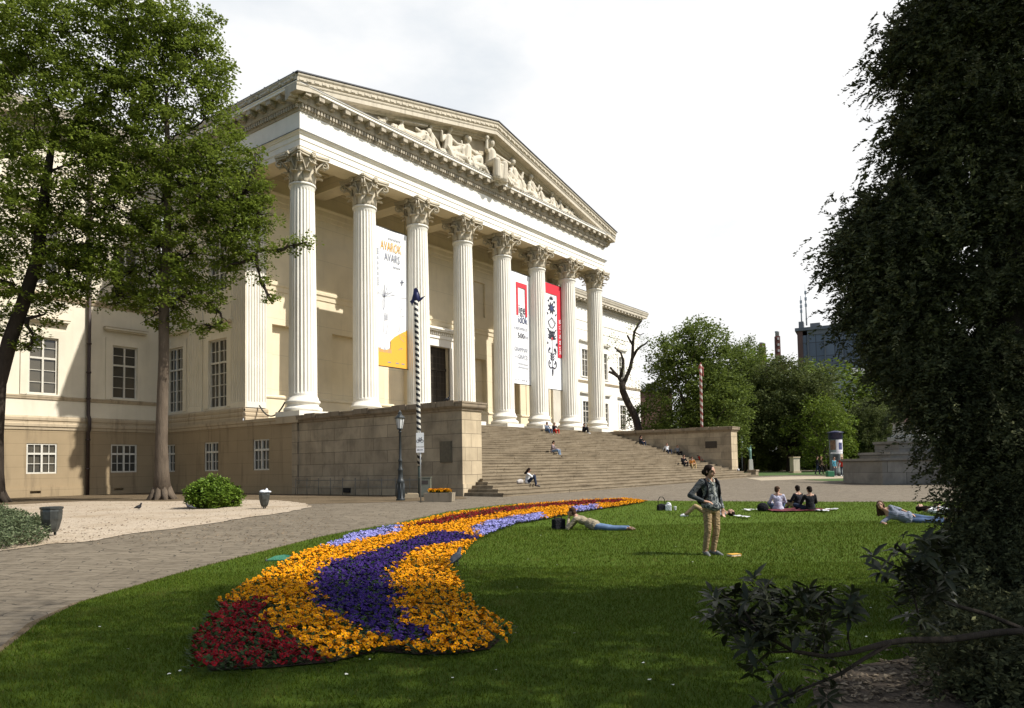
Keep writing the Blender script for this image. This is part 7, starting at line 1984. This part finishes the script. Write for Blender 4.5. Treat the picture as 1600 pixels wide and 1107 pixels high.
# low rail along the foot of the cheek wall
rail = thing('low_railing', 'thin low metal railing running along the foot of the stone cheek wall', 'railing', (-1.75, -2.0, ground_z(-1.75, -2)))
M_rail = plain('rail_grey', (0.20, 0.185, 0.15), 0.5, 0.1, 10, 0.3)
m = MB(); m.tube([(0, 0.4, 0.80), (0, -9.6, 0.80)], 0.022, 6); m.tube([(0, 0.4, 0.45), (0, -9.6, 0.45)], 0.014, 6); m.build('rail_bar', M_rail, rail)
for k in range(11):
    m = MB(); m.tube([(0, 0.4 - k, -0.05), (0, 0.4 - k, 0.86)], 0.02, 6); m.ell((0, 0.4 - k, 0.89), (0.032, 0.032, 0.032), 6, 5); m.build('rail_post', M_rail, rail)
# ------------------------------------------------------------------ litter bins
M_bin = plain('bin_sheet_metal', (0.065, 0.07, 0.066), 0.38, 0.35, 7, 0.55, 0.15)
def litter_bin(label, g, H_, rz):
    root = thing('litter_bin', label, 'litter bin', g, rz, 'faceted litter bins'); k = H_ / 0.86
    m = MB(); P = [(0.15, 0.12), (0.20, 0.22), (0.27, 0.50), (0.285, 0.72), (0.275, 0.80), (0.255, 0.80), (0.25, 0.70), (0.20, 0.35)]
    m.lathe([(r * k, z * k) for r, z in P], 8, smooth=False); m.build('body', M_bin, root)
    m = MB(); m.lathe([(0.29 * k, 0.78 * k), (0.305 * k, 0.80 * k), (0.305 * k, 0.85 * k), (0.27 * k, 0.86 * k), (0.235 * k, 0.84 * k), (0.235 * k, 0.78 * k)], 8, smooth=False); m.build('rim', M_bin, root)
    for s in (-1, 1):
        m = MB(); m.box(s * 0.12 * k - 0.022 * k, s * 0.12 * k + 0.022 * k, -0.03 * k, 0.03 * k, -0.02, 0.17 * k); m.build('foot', M_iron, root)
    return root
gb = on_ground(80, 838); litter_bin('large faceted metal litter bin at the edge of the gravel near the low hedge', gb, hgt(gb, 80, 792), 0.3)
gb2 = on_ground(413, 795.5); lb = litter_bin('faceted metal litter bin overfull with white rubbish by the round bush', gb2, hgt(gb2, 413, 769.5), 0.6)
m = MB(); hb = hgt(gb2, 413, 769.5)
m.ell((-0.05, 0.0, hb + 0.02), (0.15, 0.12, 0.07), 9, 6); m.ell((0.12, 0.03, hb + 0.05), (0.06, 0.05, 0.10), 8, 6); m.ell((0.17, -0.05, hb + 0.01), (0.09, 0.07, 0.04), 8, 6)
rb = remesh(m, 0.02, 1, 'rubbish'); rb.materials.clear(); rb.materials.append(plain('white_plastic_bag', (0.55, 0.57, 0.60), 0.4, 0.2, 12)); o = link('rubbish', rb, [], None, gb2); tag(o, 'white rubbish heaped on top of the far litter bin', 'rubbish')
# ------------------------------------------------------------------ red and white pole behind the far cheek wall
dP = depth_of((38.2, -8.5, 2)); gr = at(1096.5, 690, dP); gr.z = ground_z(gr.x, gr.y); Hr = hgt(gr, 1094.5, 570)
rp = thing('striped_flagpole', 'red and white spiral striped pole behind the far stair wall', 'flagpole', gr)
tp = at(1094.5, 570, dP) - gr
m = MB(); m.tube([(0, 0, tp.z * k / 8) for k in range(9)], 0.12, 14); so = m.build('striped_shaft', spiral_mat('red_white_spiral', (0.20, 0.05, 0.04), (0.45, 0.40, 0.35), 0.62, 0.5), rp); so.rotation_euler = tp.to_track_quat('Z', 'Y').to_euler()
m = MB(); c = at(1097, 575, dP) - gr
for (a, b2, r) in (((1094.5, 572), (1099, 576), 0.11), ((1097, 574), (1099, 588), 0.09), ((1094, 571), (1091.5, 577), 0.10), ((1094.5, 573), (1095, 567), 0.07)): m.cap(at(a[0], a[1], dP) - gr, at(b2[0], b2[1], dP) - gr, r, r * 0.6)
fm = remesh(m, 0.05, 1, 'finial'); fm.materials.clear(); fm.materials.append(plain('faded_red_paint', (0.28, 0.07, 0.06), 0.6)); link('finial', fm, [], rp)
# ------------------------------------------------------------------ things lying on the lawn
def soft(name, label, cat, parts, mat, loc, rz=0, vox=0.015, extra=()):
    m = MB(); parts(m); me = remesh(m, vox, 3, name); me.materials.clear(); me.materials.append(mat)
    o = link(name, me, [], None, loc); o.rotation_euler = (0, 0, rz); return tag(o, label, cat)
gbg = on_ground(873, 829)
def bagp(m):
    m.box(-0.16, 0.16, -0.10, 0.10, 0.02, 0.29); m.ell((0, 0, 0.27), (0.15, 0.09, 0.06), 10, 6)
sb = soft('shoulder_bag', 'black shoulder bag standing on the grass in front of the reader', 'bag', bagp, BLACK, gbg, FACE + 0.5)
m = MB(); m.tube([(-0.11, -0.02, 0.30), (-0.09, -0.03, 0.37), (0.09, -0.03, 0.37), (0.11, -0.02, 0.30)], 0.012, 6); m.build('bag_handle', BLACK, sb)
m = MB(); m.box(-0.14, 0.14, -0.115, -0.098, 0.10, 0.27); m.build('bag_flap', cloth('black_leather', (0.02, 0.02, 0.022)), sb)
gw = on_ground(1034, 799)
hb_ = soft('handbag', 'black handbag with tall looped handles standing alone on the lawn', 'bag', lambda m: (m.box(-0.15, 0.15, -0.09, 0.09, 0.02, 0.22), m.ell((0, 0, 0.2), (0.14, 0.08, 0.07), 10, 6)), BLACK, gw, FACE + 0.2)
m = MB(); m.tube([(-0.13, 0, 0.22), (-0.12, 0, 0.40), (-0.05, 0, 0.50), (0.06, 0, 0.50), (0.13, 0, 0.38), (0.13, 0, 0.22)], 0.013, 6); m.build('bag_handle', BLACK, hb_)
soft('paper_bag', 'white crumpled paper bag leaning on the black handbag', 'bag', lambda m: (m.box(-0.12, 0.10, -0.07, 0.07, 0.0, 0.22), m.ell((-0.02, 0, 0.24), (0.09, 0.06, 0.08), 8, 6)), WHITEC, on_ground(1044, 799), FACE - 0.2)
soft('paper_cup', 'small white paper cup on the grass beside the bags', 'cup', lambda m: m.lathe([(0.04, 0.0), (0.055, 0.16)], 10), WHITEC, on_ground(1055, 798.5), 0, 0.012)
soft('daypack', 'black day pack on the grass left of the blanket', 'bag', lambda m: (m.ell((0, 0, 0.15), (0.20, 0.13, 0.17), 12, 8), m.ell((0, -0.08, 0.11), (0.13, 0.08, 0.10), 10, 6)), BLACK, on_ground(1192, 800.5), FACE)
gq = on_ground(1242, 799.5)
m = MB(); n = 14; q = random.Random(4)
vs = [((i / n - 0.5) * 1.9, (j / 8 - 0.5) * 1.3, 0.075 + 0.012 * math.sin(i * 1.7) * math.cos(j * 2.1)) for j in range(9) for i in range(n + 1)]
m.add(vs, [(j * (n + 1) + i, j * (n + 1) + i + 1, (j + 1) * (n + 1) + i + 1, (j + 1) * (n + 1) + i) for j in range(8) for i in range(n)], 0, True)
m.add([(v[0], v[1], v[2] - 0.02) for v in vs], [(j * (n + 1) + i, (j + 1) * (n + 1) + i, (j + 1) * (n + 1) + i + 1, j * (n + 1) + i + 1) for j in range(8) for i in range(n)])
o = m.build('picnic_blanket', cloth('maroon_blanket', (0.14, 0.035, 0.045)), None, gq); o.rotation_euler = (0, 0, FACE + 0.1); tag(o, 'maroon picnic blanket under the three seated friends', 'blanket')
def papers(label, px, py, seed, n=3, mat=WHITEC, name='paper_sheet', spread=0.25):
    q = random.Random(seed)
    for k in range(n):
        p = on_ground(px + q.uniform(-8, 8) * spread * 4, py + q.uniform(-.8, .8)); m = MB(); a = q.uniform(0, 3); L_, W_ = 0.16, 0.11
        vs = []
        for j in range(4):
            for i in range(5): vs.append(((i / 4 - .5) * 2 * L_, (j / 3 - .5) * 2 * W_, 0.065 + q.uniform(0, 0.035)))
        m.add(vs, [(j * 5 + i, j * 5 + i + 1, (j + 1) * 5 + i + 1, (j + 1) * 5 + i) for j in range(3) for i in range(4)], 0, True)
        o = m.build(name, mat, None, p); o.rotation_euler = (0, 0, a); tag(o, label, 'paper', label)
papers('crumpled white paper on the grass left of the day pack', 1173, 800, 1, 3)
papers('white paper lying to the right of the blanket', 1283, 801, 2, 3)
papers('white scrap farther right of the blanket', 1303, 799.5, 3, 2)
papers('white open magazine on the grass behind the standing woman', 1160, 811, 4, 2)
gbk = on_ground(1147, 872)
bk = thing('book', 'thick yellow and white book lying shut on the lawn near the standing woman', 'book', gbk + V3((0, 0, 0.035)), FACE + rad(24))
m = MB(); m.box(-0.10, 0.10, -0.065, 0.065, 0.0, 0.03); m.build('pages', plain('book_paper', (0.62, 0.55, 0.42), 0.8), bk)
m = MB(); m.box(-0.105, 0.105, -0.07, 0.07, 0.03, 0.036); m.box(-0.105, 0.105, -0.07, 0.07, -0.006, 0.0); m.box(-0.111, -0.105, -0.07, 0.07, -0.006, 0.036); m.build('cover', plain('yellow_card', (0.62, 0.33, 0.03), 0.6), bk)
ggn = on_ground(437, 878)
gf_ = thing('green_flap', 'teal green plastic flap lying tilted in the lawn beside the path', 'flap', ggn)
rr_ = V3((CAM_R.x, CAM_R.y, 0)).normalized(); ff_ = V3((CAM_F.x, CAM_F.y, 0)).normalized()
m = MB(); C4 = [rr_ * -0.21 - ff_ * 0.12 + V3((0, 0, 0.05)), rr_ * 0.20 - ff_ * 0.15 + V3((0, 0, 0.05)), rr_ * 0.24 + ff_ * 0.06 + V3((0, 0, 0.10)), rr_ * -0.02 + ff_ * 0.34 + V3((0, 0, 0.09)), rr_ * -0.16 + ff_ * 0.24 + V3((0, 0, 0.08))]
m.add(C4 + [p - V3((0, 0, 0.03)) for p in C4], [(0, 1, 2, 3, 4), (9, 8, 7, 6, 5)] + [(i, 5 + i, 5 + (i + 1) % 5, (i + 1) % 5) for i in range(5)]); m.build('lid', plain('teal_plastic', (0.012, 0.145, 0.085), 0.45, 0.06), gf_)
m = MB(); m.tube([rr_ * -0.2 - ff_ * 0.13 + V3((0, 0, 0.0)), rr_ * -0.2 - ff_ * 0.13 + V3((0, 0, 0.06))], 0.02, 6); m.build('hinge', M_iron, gf_)
# ------------------------------------------------------------------ birds
M_pig = plain('pigeon_grey', (0.055, 0.06, 0.075), 0.6, 0.35, 30); M_pigd = plain('pigeon_dark', (0.022, 0.024, 0.03), 0.6, 0.3, 30); M_beak = solid('beak', (0.12, 0.09, 0.06))
def pigeon(label, p, rz, s=1.0, mat=M_pig, upright=0.0):
    m = MB(); u = upright
    m.cap((0, 0.02, 0.13), (0, -0.09, 0.115 - u * 0.05), 0.062, 0.045, 10); m.cap((0, -0.08, 0.11 - u * 0.05), (0, -0.21, 0.085 - u * 0.09), 0.036, 0.016, 8)
    m.cap((0, 0.05, 0.155), (0, 0.085, 0.215), 0.042, 0.028, 9); m.ell((0, 0.095, 0.232), (0.028, 0.033, 0.028), 9, 7); m.cap((0, 0.12, 0.230), (0, 0.148, 0.222), 0.010, 0.004, 6)
    for sx in (-1, 1):
        m.cap((sx * 0.048, 0.02, 0.14), (sx * 0.03, -0.16, 0.095 - u * 0.06), 0.032, 0.012, 7); m.cap((sx * 0.026, 0.0, 0.08), (sx * 0.028, 0.0, 0.015), 0.012, 0.007, 6); m.cap((sx * 0.028, -0.012, 0.008), (sx * 0.03, 0.035, 0.008), 0.008, 0.006, 5)
    me = remesh(m, 0.0075, 2, 'pigeon'); me.materials.clear(); me.materials.append(mat)
    o = link('pigeon', me, [], None, p); o.rotation_euler = (0, 0, rz); o.scale = (s, s, s); tag(o, label, 'pigeon')
    m = MB(); m.cap((0, 0.128, 0.228), (0, 0.156, 0.218), 0.008, 0.003, 6); m.build('beak', M_beak, o)
pigeon('grey pigeon standing in the lawn at the edge of the orange pansies', on_ground(713, 887) + V3((0, 0, 0.03)), FACE + rad(150), 1.15, M_pig, 0.6)
pigeon('dark pigeon pecking on the gravel in front of the plane tree', on_ground(217, 798), FACE + rad(70), 1.1, M_pigd)
pigeon('dark pigeon on the gravel just left of the round bush', on_ground(296, 798), FACE - rad(60), 1.0, M_pigd)
pigeon('small dark pigeon perched on the near end of the wall coping', V3((-0.9, -12.4, 4.88)), FACE + rad(60), 1.2, M_pigd)
# ------------------------------------------------------------------ advertising column
ga = base_at(1307, 66)
Ha = at(1307, 676, depth_of(ga)).z - ga.z; ra = 0.55
adv = thing('advertising_column', 'round advertising column with dark blue cap and pasted posters in the park', 'advertising column', ga, FACE + math.pi)
m = MB(); m.lathe([(ra + 0.06, -0.05), (ra + 0.06, 0.35), (ra, 0.4), (ra, Ha - 0.55)], 28); m.build('drum', plain('column_grey', (0.09, 0.11, 0.10), 0.6, 0.3, 3), adv)
m = MB(); m.lathe([(ra + 0.02, Ha - 0.60), (ra + 0.06, Ha - 0.55), (ra + 0.06, Ha - 0.08), (ra + 0.16, Ha - 0.04), (ra + 0.14, Ha + 0.02), (ra * 0.4, Ha + 0.14), (0.02, Ha + 0.16)], 28); m.build('cap', plain('navy_cap', (0.012, 0.014, 0.05), 0.4), adv)
def poster(a0, a1, z0, z1, mat, e=0.012):
    m = MB(); n = 8; vs = []
    for j in range(2):
        for i in range(n + 1):
            a = a0 + (a1 - a0) * i / n - math.pi / 2; vs.append(((ra + e) * math.cos(a), (ra + e) * math.sin(a), z1 if j else z0))
    m.add(vs, [(i, i + 1, n + 2 + i, n + 1 + i) for i in range(n)]); return m.build('poster', mat, adv)
poster(-0.35, 1.05, Ha - 1.75, Ha - 0.66, plain('poster_white', (0.62, 0.60, 0.62), 0.7, 0.08)); poster(-1.3, -0.40, Ha - 1.55, Ha - 0.70, plain('poster_brown', (0.16, 0.09, 0.05), 0.7, 0.5, 4)); poster(-1.3, 0.95, Ha - 1.90, Ha - 1.78, INK_W)
poster(0.05, 0.75, Ha - 1.55, Ha - 0.92, plain('poster_blue_figure', (0.04, 0.05, 0.13), 0.7, 0.8, 5), 0.018); poster(-0.9, 0.2, Ha - 2.6, Ha - 1.95, plain('poster_dark', (0.05, 0.06, 0.06), 0.7, 0.5, 4)); poster(0.3, 1.1, Ha - 2.9, Ha - 1.95, plain('poster_cream', (0.42, 0.32, 0.22), 0.7, 0.5, 4))
soft('shopping_bag', 'yellow and white shopping bag on the ground by the red jacket', 'bag', lambda m: m.box(-0.32, 0.32, -0.18, 0.18, 0.0, 0.42), plain('yellow_bag', (0.55, 0.40, 0.08), 0.6, 0.3, 4), on_ground(1327, 746), FACE, 0.04)
soft('park_crate', 'green plastic crate at the foot of the advertising column', 'crate', lambda m: m.box(-0.3, 0.3, -0.22, 0.22, 0.0, 0.5), plain('green_plastic', (0.02, 0.13, 0.06), 0.5), on_ground(1297, 745.5), FACE, 0.04)
# ------------------------------------------------------------------ monument with stepped stone base
gm = base_at(1442, 50)
mon = thing('stone_monument', 'stepped grey stone monument base with pedestal and seated bronze figure behind the conifer', 'monument', gm, FACE + math.pi + rad(12))
dm = depth_of(gm)
def mz(py): return at(1442, py, dm - 4).z - gm.z
M_gran = ashlar('monument_stone', (0.24, 0.225, 0.195), (0, 2, None), 1.5, 0.75, (0.06, 0.055, 0.05), 0.5)
def tier(r, z0, z1, lip):
    m = MB(); m.lathe([(r, z0), (r, z1 - 0.22), (r + lip, z1 - 0.16), (r + lip, z1), (0.3, z1 + 0.02)], 8, smooth=False, a0=math.pi / 8); return m
tier(5.1, -0.1, mz(715), 0.14).build('lower_step', M_gran, mon); tier(4.0, mz(715) + 0.0, mz(705), 0.10).build('middle_step', M_gran, mon); tier(3.0, mz(705), mz(687), 0.12).build('upper_step', M_gran, mon)
m = MB(); h1 = mz(687); m.lathe([(1.5, h1 + 1.3), (1.2, h1 + 1.5), (1.05, h1 + 3.3), (1.25, h1 + 3.5), (1.25, h1 + 3.8), (0.2, h1 + 3.85)], 4, smooth=False, a0=math.pi / 4); m.build('pedestal', stucco('pink_granite', (0.27, 0.17, 0.135), (0.1, 0.07, 0.06), 0.3), mon)
m = MB(); zt_ = h1 + 3.85
m.box(-0.5, 0.5, -0.3, 0.6, zt_, zt_ + 0.7); m.cap((0, 0, zt_ + 0.8), (0, 0.1, zt_ + 1.6), 0.42, 0.36); m.ell((0, 0.05, zt_ + 2.15), (0.2, 0.23, 0.27), 10, 8); m.cap((0, 0.1, zt_ + 1.6), (0, 0.06, zt_ + 2.0), 0.14, 0.12)
for s in (-1, 1): m.cap((s * 0.22, 0, zt_ + 0.8), (s * 0.3, -0.7, zt_ + 0.85), 0.24, 0.2); m.cap((s * 0.3, -0.7, zt_ + 0.85), (s * 0.28, -0.65, zt_ + 0.05), 0.2, 0.16); m.cap((s * 0.4, 0.1, zt_ + 1.6), (s * 0.55, -0.1, zt_ + 1.1), 0.15, 0.12); m.cap((s * 0.55, -0.1, zt_ + 1.1), (s * 0.3, -0.5, zt_ + 1.1), 0.12, 0.09)
fm = remesh(m, 0.06, 2, 'bronze_figure'); fm.materials.clear(); fm.materials.append(plain('green_bronze', (0.09, 0.14, 0.115), 0.6, 0.3, 3)); link('bronze_figure', fm, [], mon)
m = MB(); m.lathe([(2.1, h1), (2.1, h1 + 0.3), (1.8, h1 + 0.45), (1.7, h1 + 1.2), (1.85, h1 + 1.3), (0.3, h1 + 1.32)], 4, smooth=False, a0=math.pi / 4); m.build('pedestal_foot', stucco('pale_monument_stone', (0.36, 0.36, 0.32), (0.13, 0.13, 0.11), 0.4), mon)
# slim statue on a pedestal, stone block, far lamp
gst = base_at(1173, 76); st_ = thing('garden_statue', 'slim verdigris bronze figure with raised arms on a white pedestal', 'statue', gst, FACE)
D_ = depth_of(gst); zp = at(1173, 718, D_).z - gst.z; ztop = at(1172, 699, D_).z - gst.z
m = MB(); m.box(-0.34, 0.34, -0.34, 0.34, -0.05, 0.25); m.add([(-0.22, -0.22, 0.25), (0.22, -0.22, 0.25), (0.22, 0.22, 0.25), (-0.22, 0.22, 0.25), (-0.17, -0.17, zp), (0.17, -0.17, zp), (0.17, 0.17, zp), (-0.17, 0.17, zp)], [(0, 1, 5, 4), (1, 2, 6, 5), (2, 3, 7, 6), (3, 0, 4, 7), (4, 5, 6, 7)]); m.build('pedestal', stucco('white_limestone', (0.52, 0.49, 0.43), (0.2, 0.18, 0.15), 0.3), st_)
m = MB(); hh = ztop - zp
m.cap((0, 0, zp), (0, 0, zp + hh * 0.45), 0.11, 0.12); m.cap((0, 0, zp + hh * 0.45), (0.03, 0, zp + hh * 0.72), 0.12, 0.15); m.cap((0.12, 0, zp + hh * 0.72), (0.30, 0.02, zp + hh * 0.95), 0.055, 0.04); m.cap((-0.1, 0, zp + hh * 0.72), (-0.04, 0.03, zp + hh * 1.15), 0.055, 0.035); m.ell((0.05, 0, zp + hh * 0.9), (0.08, 0.09, 0.11), 8, 6)
fm = remesh(m, 0.035, 2, 'bronze_figure'); fm.materials.clear(); fm.materials.append(plain('verdigris', (0.16, 0.27, 0.22), 0.6, 0.2, 4)); link('bronze_figure', fm, [], st_)
gsb = base_at(1242, 74); m = MB(); zb_ = at(1242, 714, depth_of(gsb)).z - gsb.z
bl = thing('bare_pedestal', 'plain pale stone pedestal standing empty under the park trees', 'pedestal', gsb, FACE + 0.2)
m.box(-0.42, 0.42, -0.42, 0.42, -0.05, 0.2); m.build('base', M_front, bl); m = MB(); m.box(-0.34, 0.34, -0.34, 0.34, 0.2, zb_ - 0.12); m.build('block', stucco('pale_block', (0.55, 0.48, 0.36), (0.12, 0.1, 0.07), 0.4), bl); m = MB(); m.box(-0.4, 0.4, -0.4, 0.4, zb_ - 0.12, zb_); m.build('cap', M_front, bl)
gfl = base_at(1159.5, 80); zf = at(1159.5, 684, depth_of(gfl)).z - gfl.z
fl = thing('park_lamp', 'thin dark park lamp with square white lantern beyond the stair wall', 'street lamp', gfl)
m = MB(); m.tube([(0, 0, -0.05), (0, 0, 0.8), (0, 0, zf - 0.55)], [0.11, 0.07, 0.05], 8); m.build('post', M_iron, fl)
m = MB(); m.lathe([(0.16, zf - 0.55), (0.27, zf - 0.08)], 6, smooth=False); m.build('lamp_glass', plain('opal_lantern', (0.6, 0.62, 0.62), 0.3, 0.05), fl); m = MB(); m.lathe([(0.30, zf - 0.08), (0.1, zf + 0.08), (0.02, zf + 0.14)], 6, smooth=False); m.build('lamp_frame', M_iron, fl)
# stone end block of the steps and what lies on the ledge
m = MB(); m.box(36.25, 36.95, -15.0, -14.3, ground_z(36.5, -15) - 0.1, ground_z(36.5, -15) + 0.42); m.box(36.2, 37.0, -15.05, -14.25, ground_z(36.5, -15) + 0.42, ground_z(36.5, -15) + 0.55)
b2_ = m.build('end_block', M_cope, MUS)
soft('white_bundle', 'white clothes or papers dropped at the far end of the museum steps', 'bundle', lambda m: (m.cap((0, 0, 0.12), (0.5, 0.1, 0.10), 0.12, 0.08), m.cap((0.9, 0.1, 0.10), (1.3, 0.2, 0.08), 0.08, 0.07)), WHITEC, V3((35.0, -13.9, step_top(3))), 0.2, 0.03)
# ------------------------------------------------------------------ buildings behind the park
def far_base(px, d):
    p = at(px, 728, d); p.z = 0; return p
go = far_base(1253, 190); ry = FACE + math.pi
off = thing('office_block', 'dark glass office block with roof masts rising over the park trees', 'office building', go, ry - rad(26))
zo = at(1253, 510, depth_of(go)).z; 
def glass_mat():
    t = NT('office_glass'); v = t.coords(swap=(0, 2, None))
    b = t.n('ShaderNodeTexBrick'); b.offset = 0.0; b.inputs['Scale'].default_value = 1; b.inputs['Brick Width'].default_value = 2.2; b.inputs['Row Height'].default_value = 3.6; b.inputs['Mortar Size'].default_value = 0.10
    b.inputs['Color1'].default_value = (0.085, 0.10, 0.125, 1); b.inputs['Color2'].default_value = (0.15, 0.17, 0.20, 1); b.inputs['Mortar'].default_value = (0.05, 0.05, 0.055, 1)
    t.l(v, b.inputs['Vector']); t.set(b.outputs[0], 0.25, 0, 0.4); return t.mat
M_og = glass_mat(); M_oc = plain('office_concrete', (0.16, 0.16, 0.165), 0.7, 0.1, 0.4); M_ob = plain('office_brick', (0.14, 0.075, 0.055), 0.8, 0.2, 0.6)
m = MB(); m.box(1.3, 34, 0.3, 22, 0, zo - 2.2); m.build('glass_front', M_og, off)
m = MB(); m.box(0, 1.3, 0, 22, 0, zo - 1.0); m.build('brick_flank', M_ob, off)
m = MB(); m.box(-0.5, 34.5, -0.4, 22.4, zo - 2.2 + 1.2, zo - 0.2); m.box(2.41, 34, 0.05, 21.9, zo - 2.2, zo - 1.0)
for k in range(9): m.box(2.4 + k * 4, 2.7 + k * 4, 0.0, 0.3, 0, zo - 2.2)
for k in range(1, 9): m.box(2.7, 34, 0.12, 0.3, zo - 2.2 - k * 7.2 - 0.7, zo - 2.2 - k * 7.2)
m.build('roof_edge', M_oc, off)
for x, w_, h_ in ((0.2, 1.2, 2.2), (3.0, 2.4, 1.5), (8, 1.2, 1.0)):
    m = MB(); m.box(x, x + w_, 3, 6, zo - 0.2, zo - 0.2 + h_); m.build('plant_room', M_oc, off)
for x, h_ in ((0.9, 9.0), (2.1, 12.0), (11.6, 6.0)):
    m = MB(); m.tube([(x, 4, zo + 1), (x, 4, zo + h_ * 0.6), (x, 4, zo + h_)], [0.22, 0.18, 0.08], 6)
    for k in range(3): m.box(x - 0.28, x + 0.28, 3.8, 4.2, zo + h_ * (0.5 + 0.14 * k), zo + h_ * (0.5 + 0.14 * k) + 0.8)
    m.build('aerial_mast', plain('mast_white', (0.5, 0.5, 0.5), 0.5), off)
m = MB(); m.box(25, 33.5, 1, 1.5, zo - 0.1, zo + 3.2)
m.build('roof_sign', plain('orange_sign', (0.60, 0.13, 0.015), 0.5, 0.35, 1.4), off)
m = MB(); m.box(25.3, 25.6, 1.5, 2.2, zo - 0.2, zo + 2.8); m.box(33, 33.3, 1.5, 2.2, zo - 0.2, zo + 2.8); m.build('sign_bracket', M_iron, off)
def chimney(label, px, ytop, d, w, cap_h):
    g_ = far_base(px, d); z1 = at(px, ytop, d).z
    c = thing('brick_chimney', label, 'chimney', g_, ry)
    m = MB(); m.add([(-w, -w, 0), (w, -w, 0), (w, w, 0), (-w, w, 0), (-w * .8, -w * .8, z1 - cap_h), (w * .8, -w * .8, z1 - cap_h), (w * .8, w * .8, z1 - cap_h), (-w * .8, w * .8, z1 - cap_h)], [(0, 1, 5, 4), (1, 2, 6, 5), (2, 3, 7, 6), (3, 0, 4, 7), (4, 5, 6, 7)])
    m.build('stack', ashlar('chimney_brick_' + str(px), (0.13, 0.05, 0.04), (0, 2, None), 1.2, 0.9, (0.03, 0.015, 0.012), 0.4), c)
    m = MB(); k = z1 - cap_h
    while k > z1 - cap_h - 12: m.box(-0.22, 0.22, -w - 0.06, -w * 0.8 + 0.2, k - 0.9, k - 0.35); k -= 1.4
    m.build('ladder', plain('ladder_pale', (0.36, 0.34, 0.32), 0.6), c)
    m = MB(); m.lathe([(w * 0.75, z1 - cap_h), (w * 0.75, z1 - 0.3), (w * 0.85, z1 - 0.25), (w * 0.85, z1)], 10); m.build('cap', plain('chimney_cap', (0.45, 0.44, 0.43), 0.6), c)
chimney('tall slim dark red brick chimney with pale top beyond the trees', 1221.5, 516, 170, 0.62, 1.2)
chimney('shorter blackened chimney left of the tall slim one', 1197, 534, 165, 0.75, 0.3)
gwb = far_base(1335, 128)
wb = thing('classical_building', 'pale grey classical building glimpsed between the park trees', 'building', gwb, ry + rad(6)); zw = at(1360, 572, 128).z
M_pw = stucco('pale_grey_render', (0.42, 0.42, 0.40), (0.2, 0.2, 0.19), 0.25)
m = MB(); hl = [(x, x + 1.7, z, z + 2.8) for x in (2, 6, 10, 14, 18, 22) for z in (3.5, 8.5)]
wall(m, 'y', 0, 0, 27, 0, zw - 2, hl, 0.35); m.quad((0, 0, 0), (0, 14, 0), (0, 14, zw - 2), (0, 0, zw - 2)); m.build('wall', M_pw, wb)
for a, b_, c_, d_ in hl: m = MB(); m.box(a, b_, 0.3, 0.4, c_, d_); w_o = m.build('window', M_pane, wb)
m = MB(); sweep(m, [(0, 0), (27, 0)], [(0, zw - 2.6), (0.5, zw - 2.2), (0.55, zw - 1.9), (0.9, zw - 1.8), (0.9, zw - 1.4), (0, zw - 1.3)]); m.box(0.2, 26.8, 0.2, 13, zw - 1.3, zw - 0.2); m.build('cornice', M_pw, wb)
m = MB(); m.add([(6, -0.6, zw - 6.3), (20, -0.6, zw - 6.3), (13, -0.6, zw - 3.6), (6, 0, zw - 6.3), (20, 0, zw - 6.3), (13, 0, zw - 3.6)], [(0, 1, 2), (0, 3, 5, 2), (1, 4, 5, 2), (0, 1, 4, 3)]); m.build('window_gable', M_pw, wb)
gbb = far_base(1002, 135)
bb_ = thing('brick_house', 'red brick house end glimpsed between museum and trees', 'house', gbb, ry); zz_ = at(1005, 612, 135).z
m = MB(); m.box(0, 6, 0, 10, 0, zz_); m.build('wall', M_ob, bb_); m = MB(); m.add([(-0.3, -0.3, zz_), (6.3, -0.3, zz_), (6.3, 10.3, zz_), (-0.3, 10.3, zz_), (3, -0.3, zz_ + 2), (3, 10.3, zz_ + 2)], [(0, 1, 4), (2, 3, 5), (0, 4, 5, 3), (1, 2, 5, 4)]); m.build('roof', M_roof, bb_)
# pale bag beside the person low on the steps
soft('pale_bag', 'pale bag on the steps left of the person in white', 'bag', lambda m: (m.ell((0, 0, 0.13), (0.24, 0.16, 0.14), 10, 7), m.ell((-0.2, 0, 0.11), (0.1, 0.1, 0.11), 8, 6)), plain('pale_bag_cloth', (0.36, 0.33, 0.30), 0.7, 0.2), seat(812, 2) + V3((0, -0.02, 0)), 0.1, 0.03)
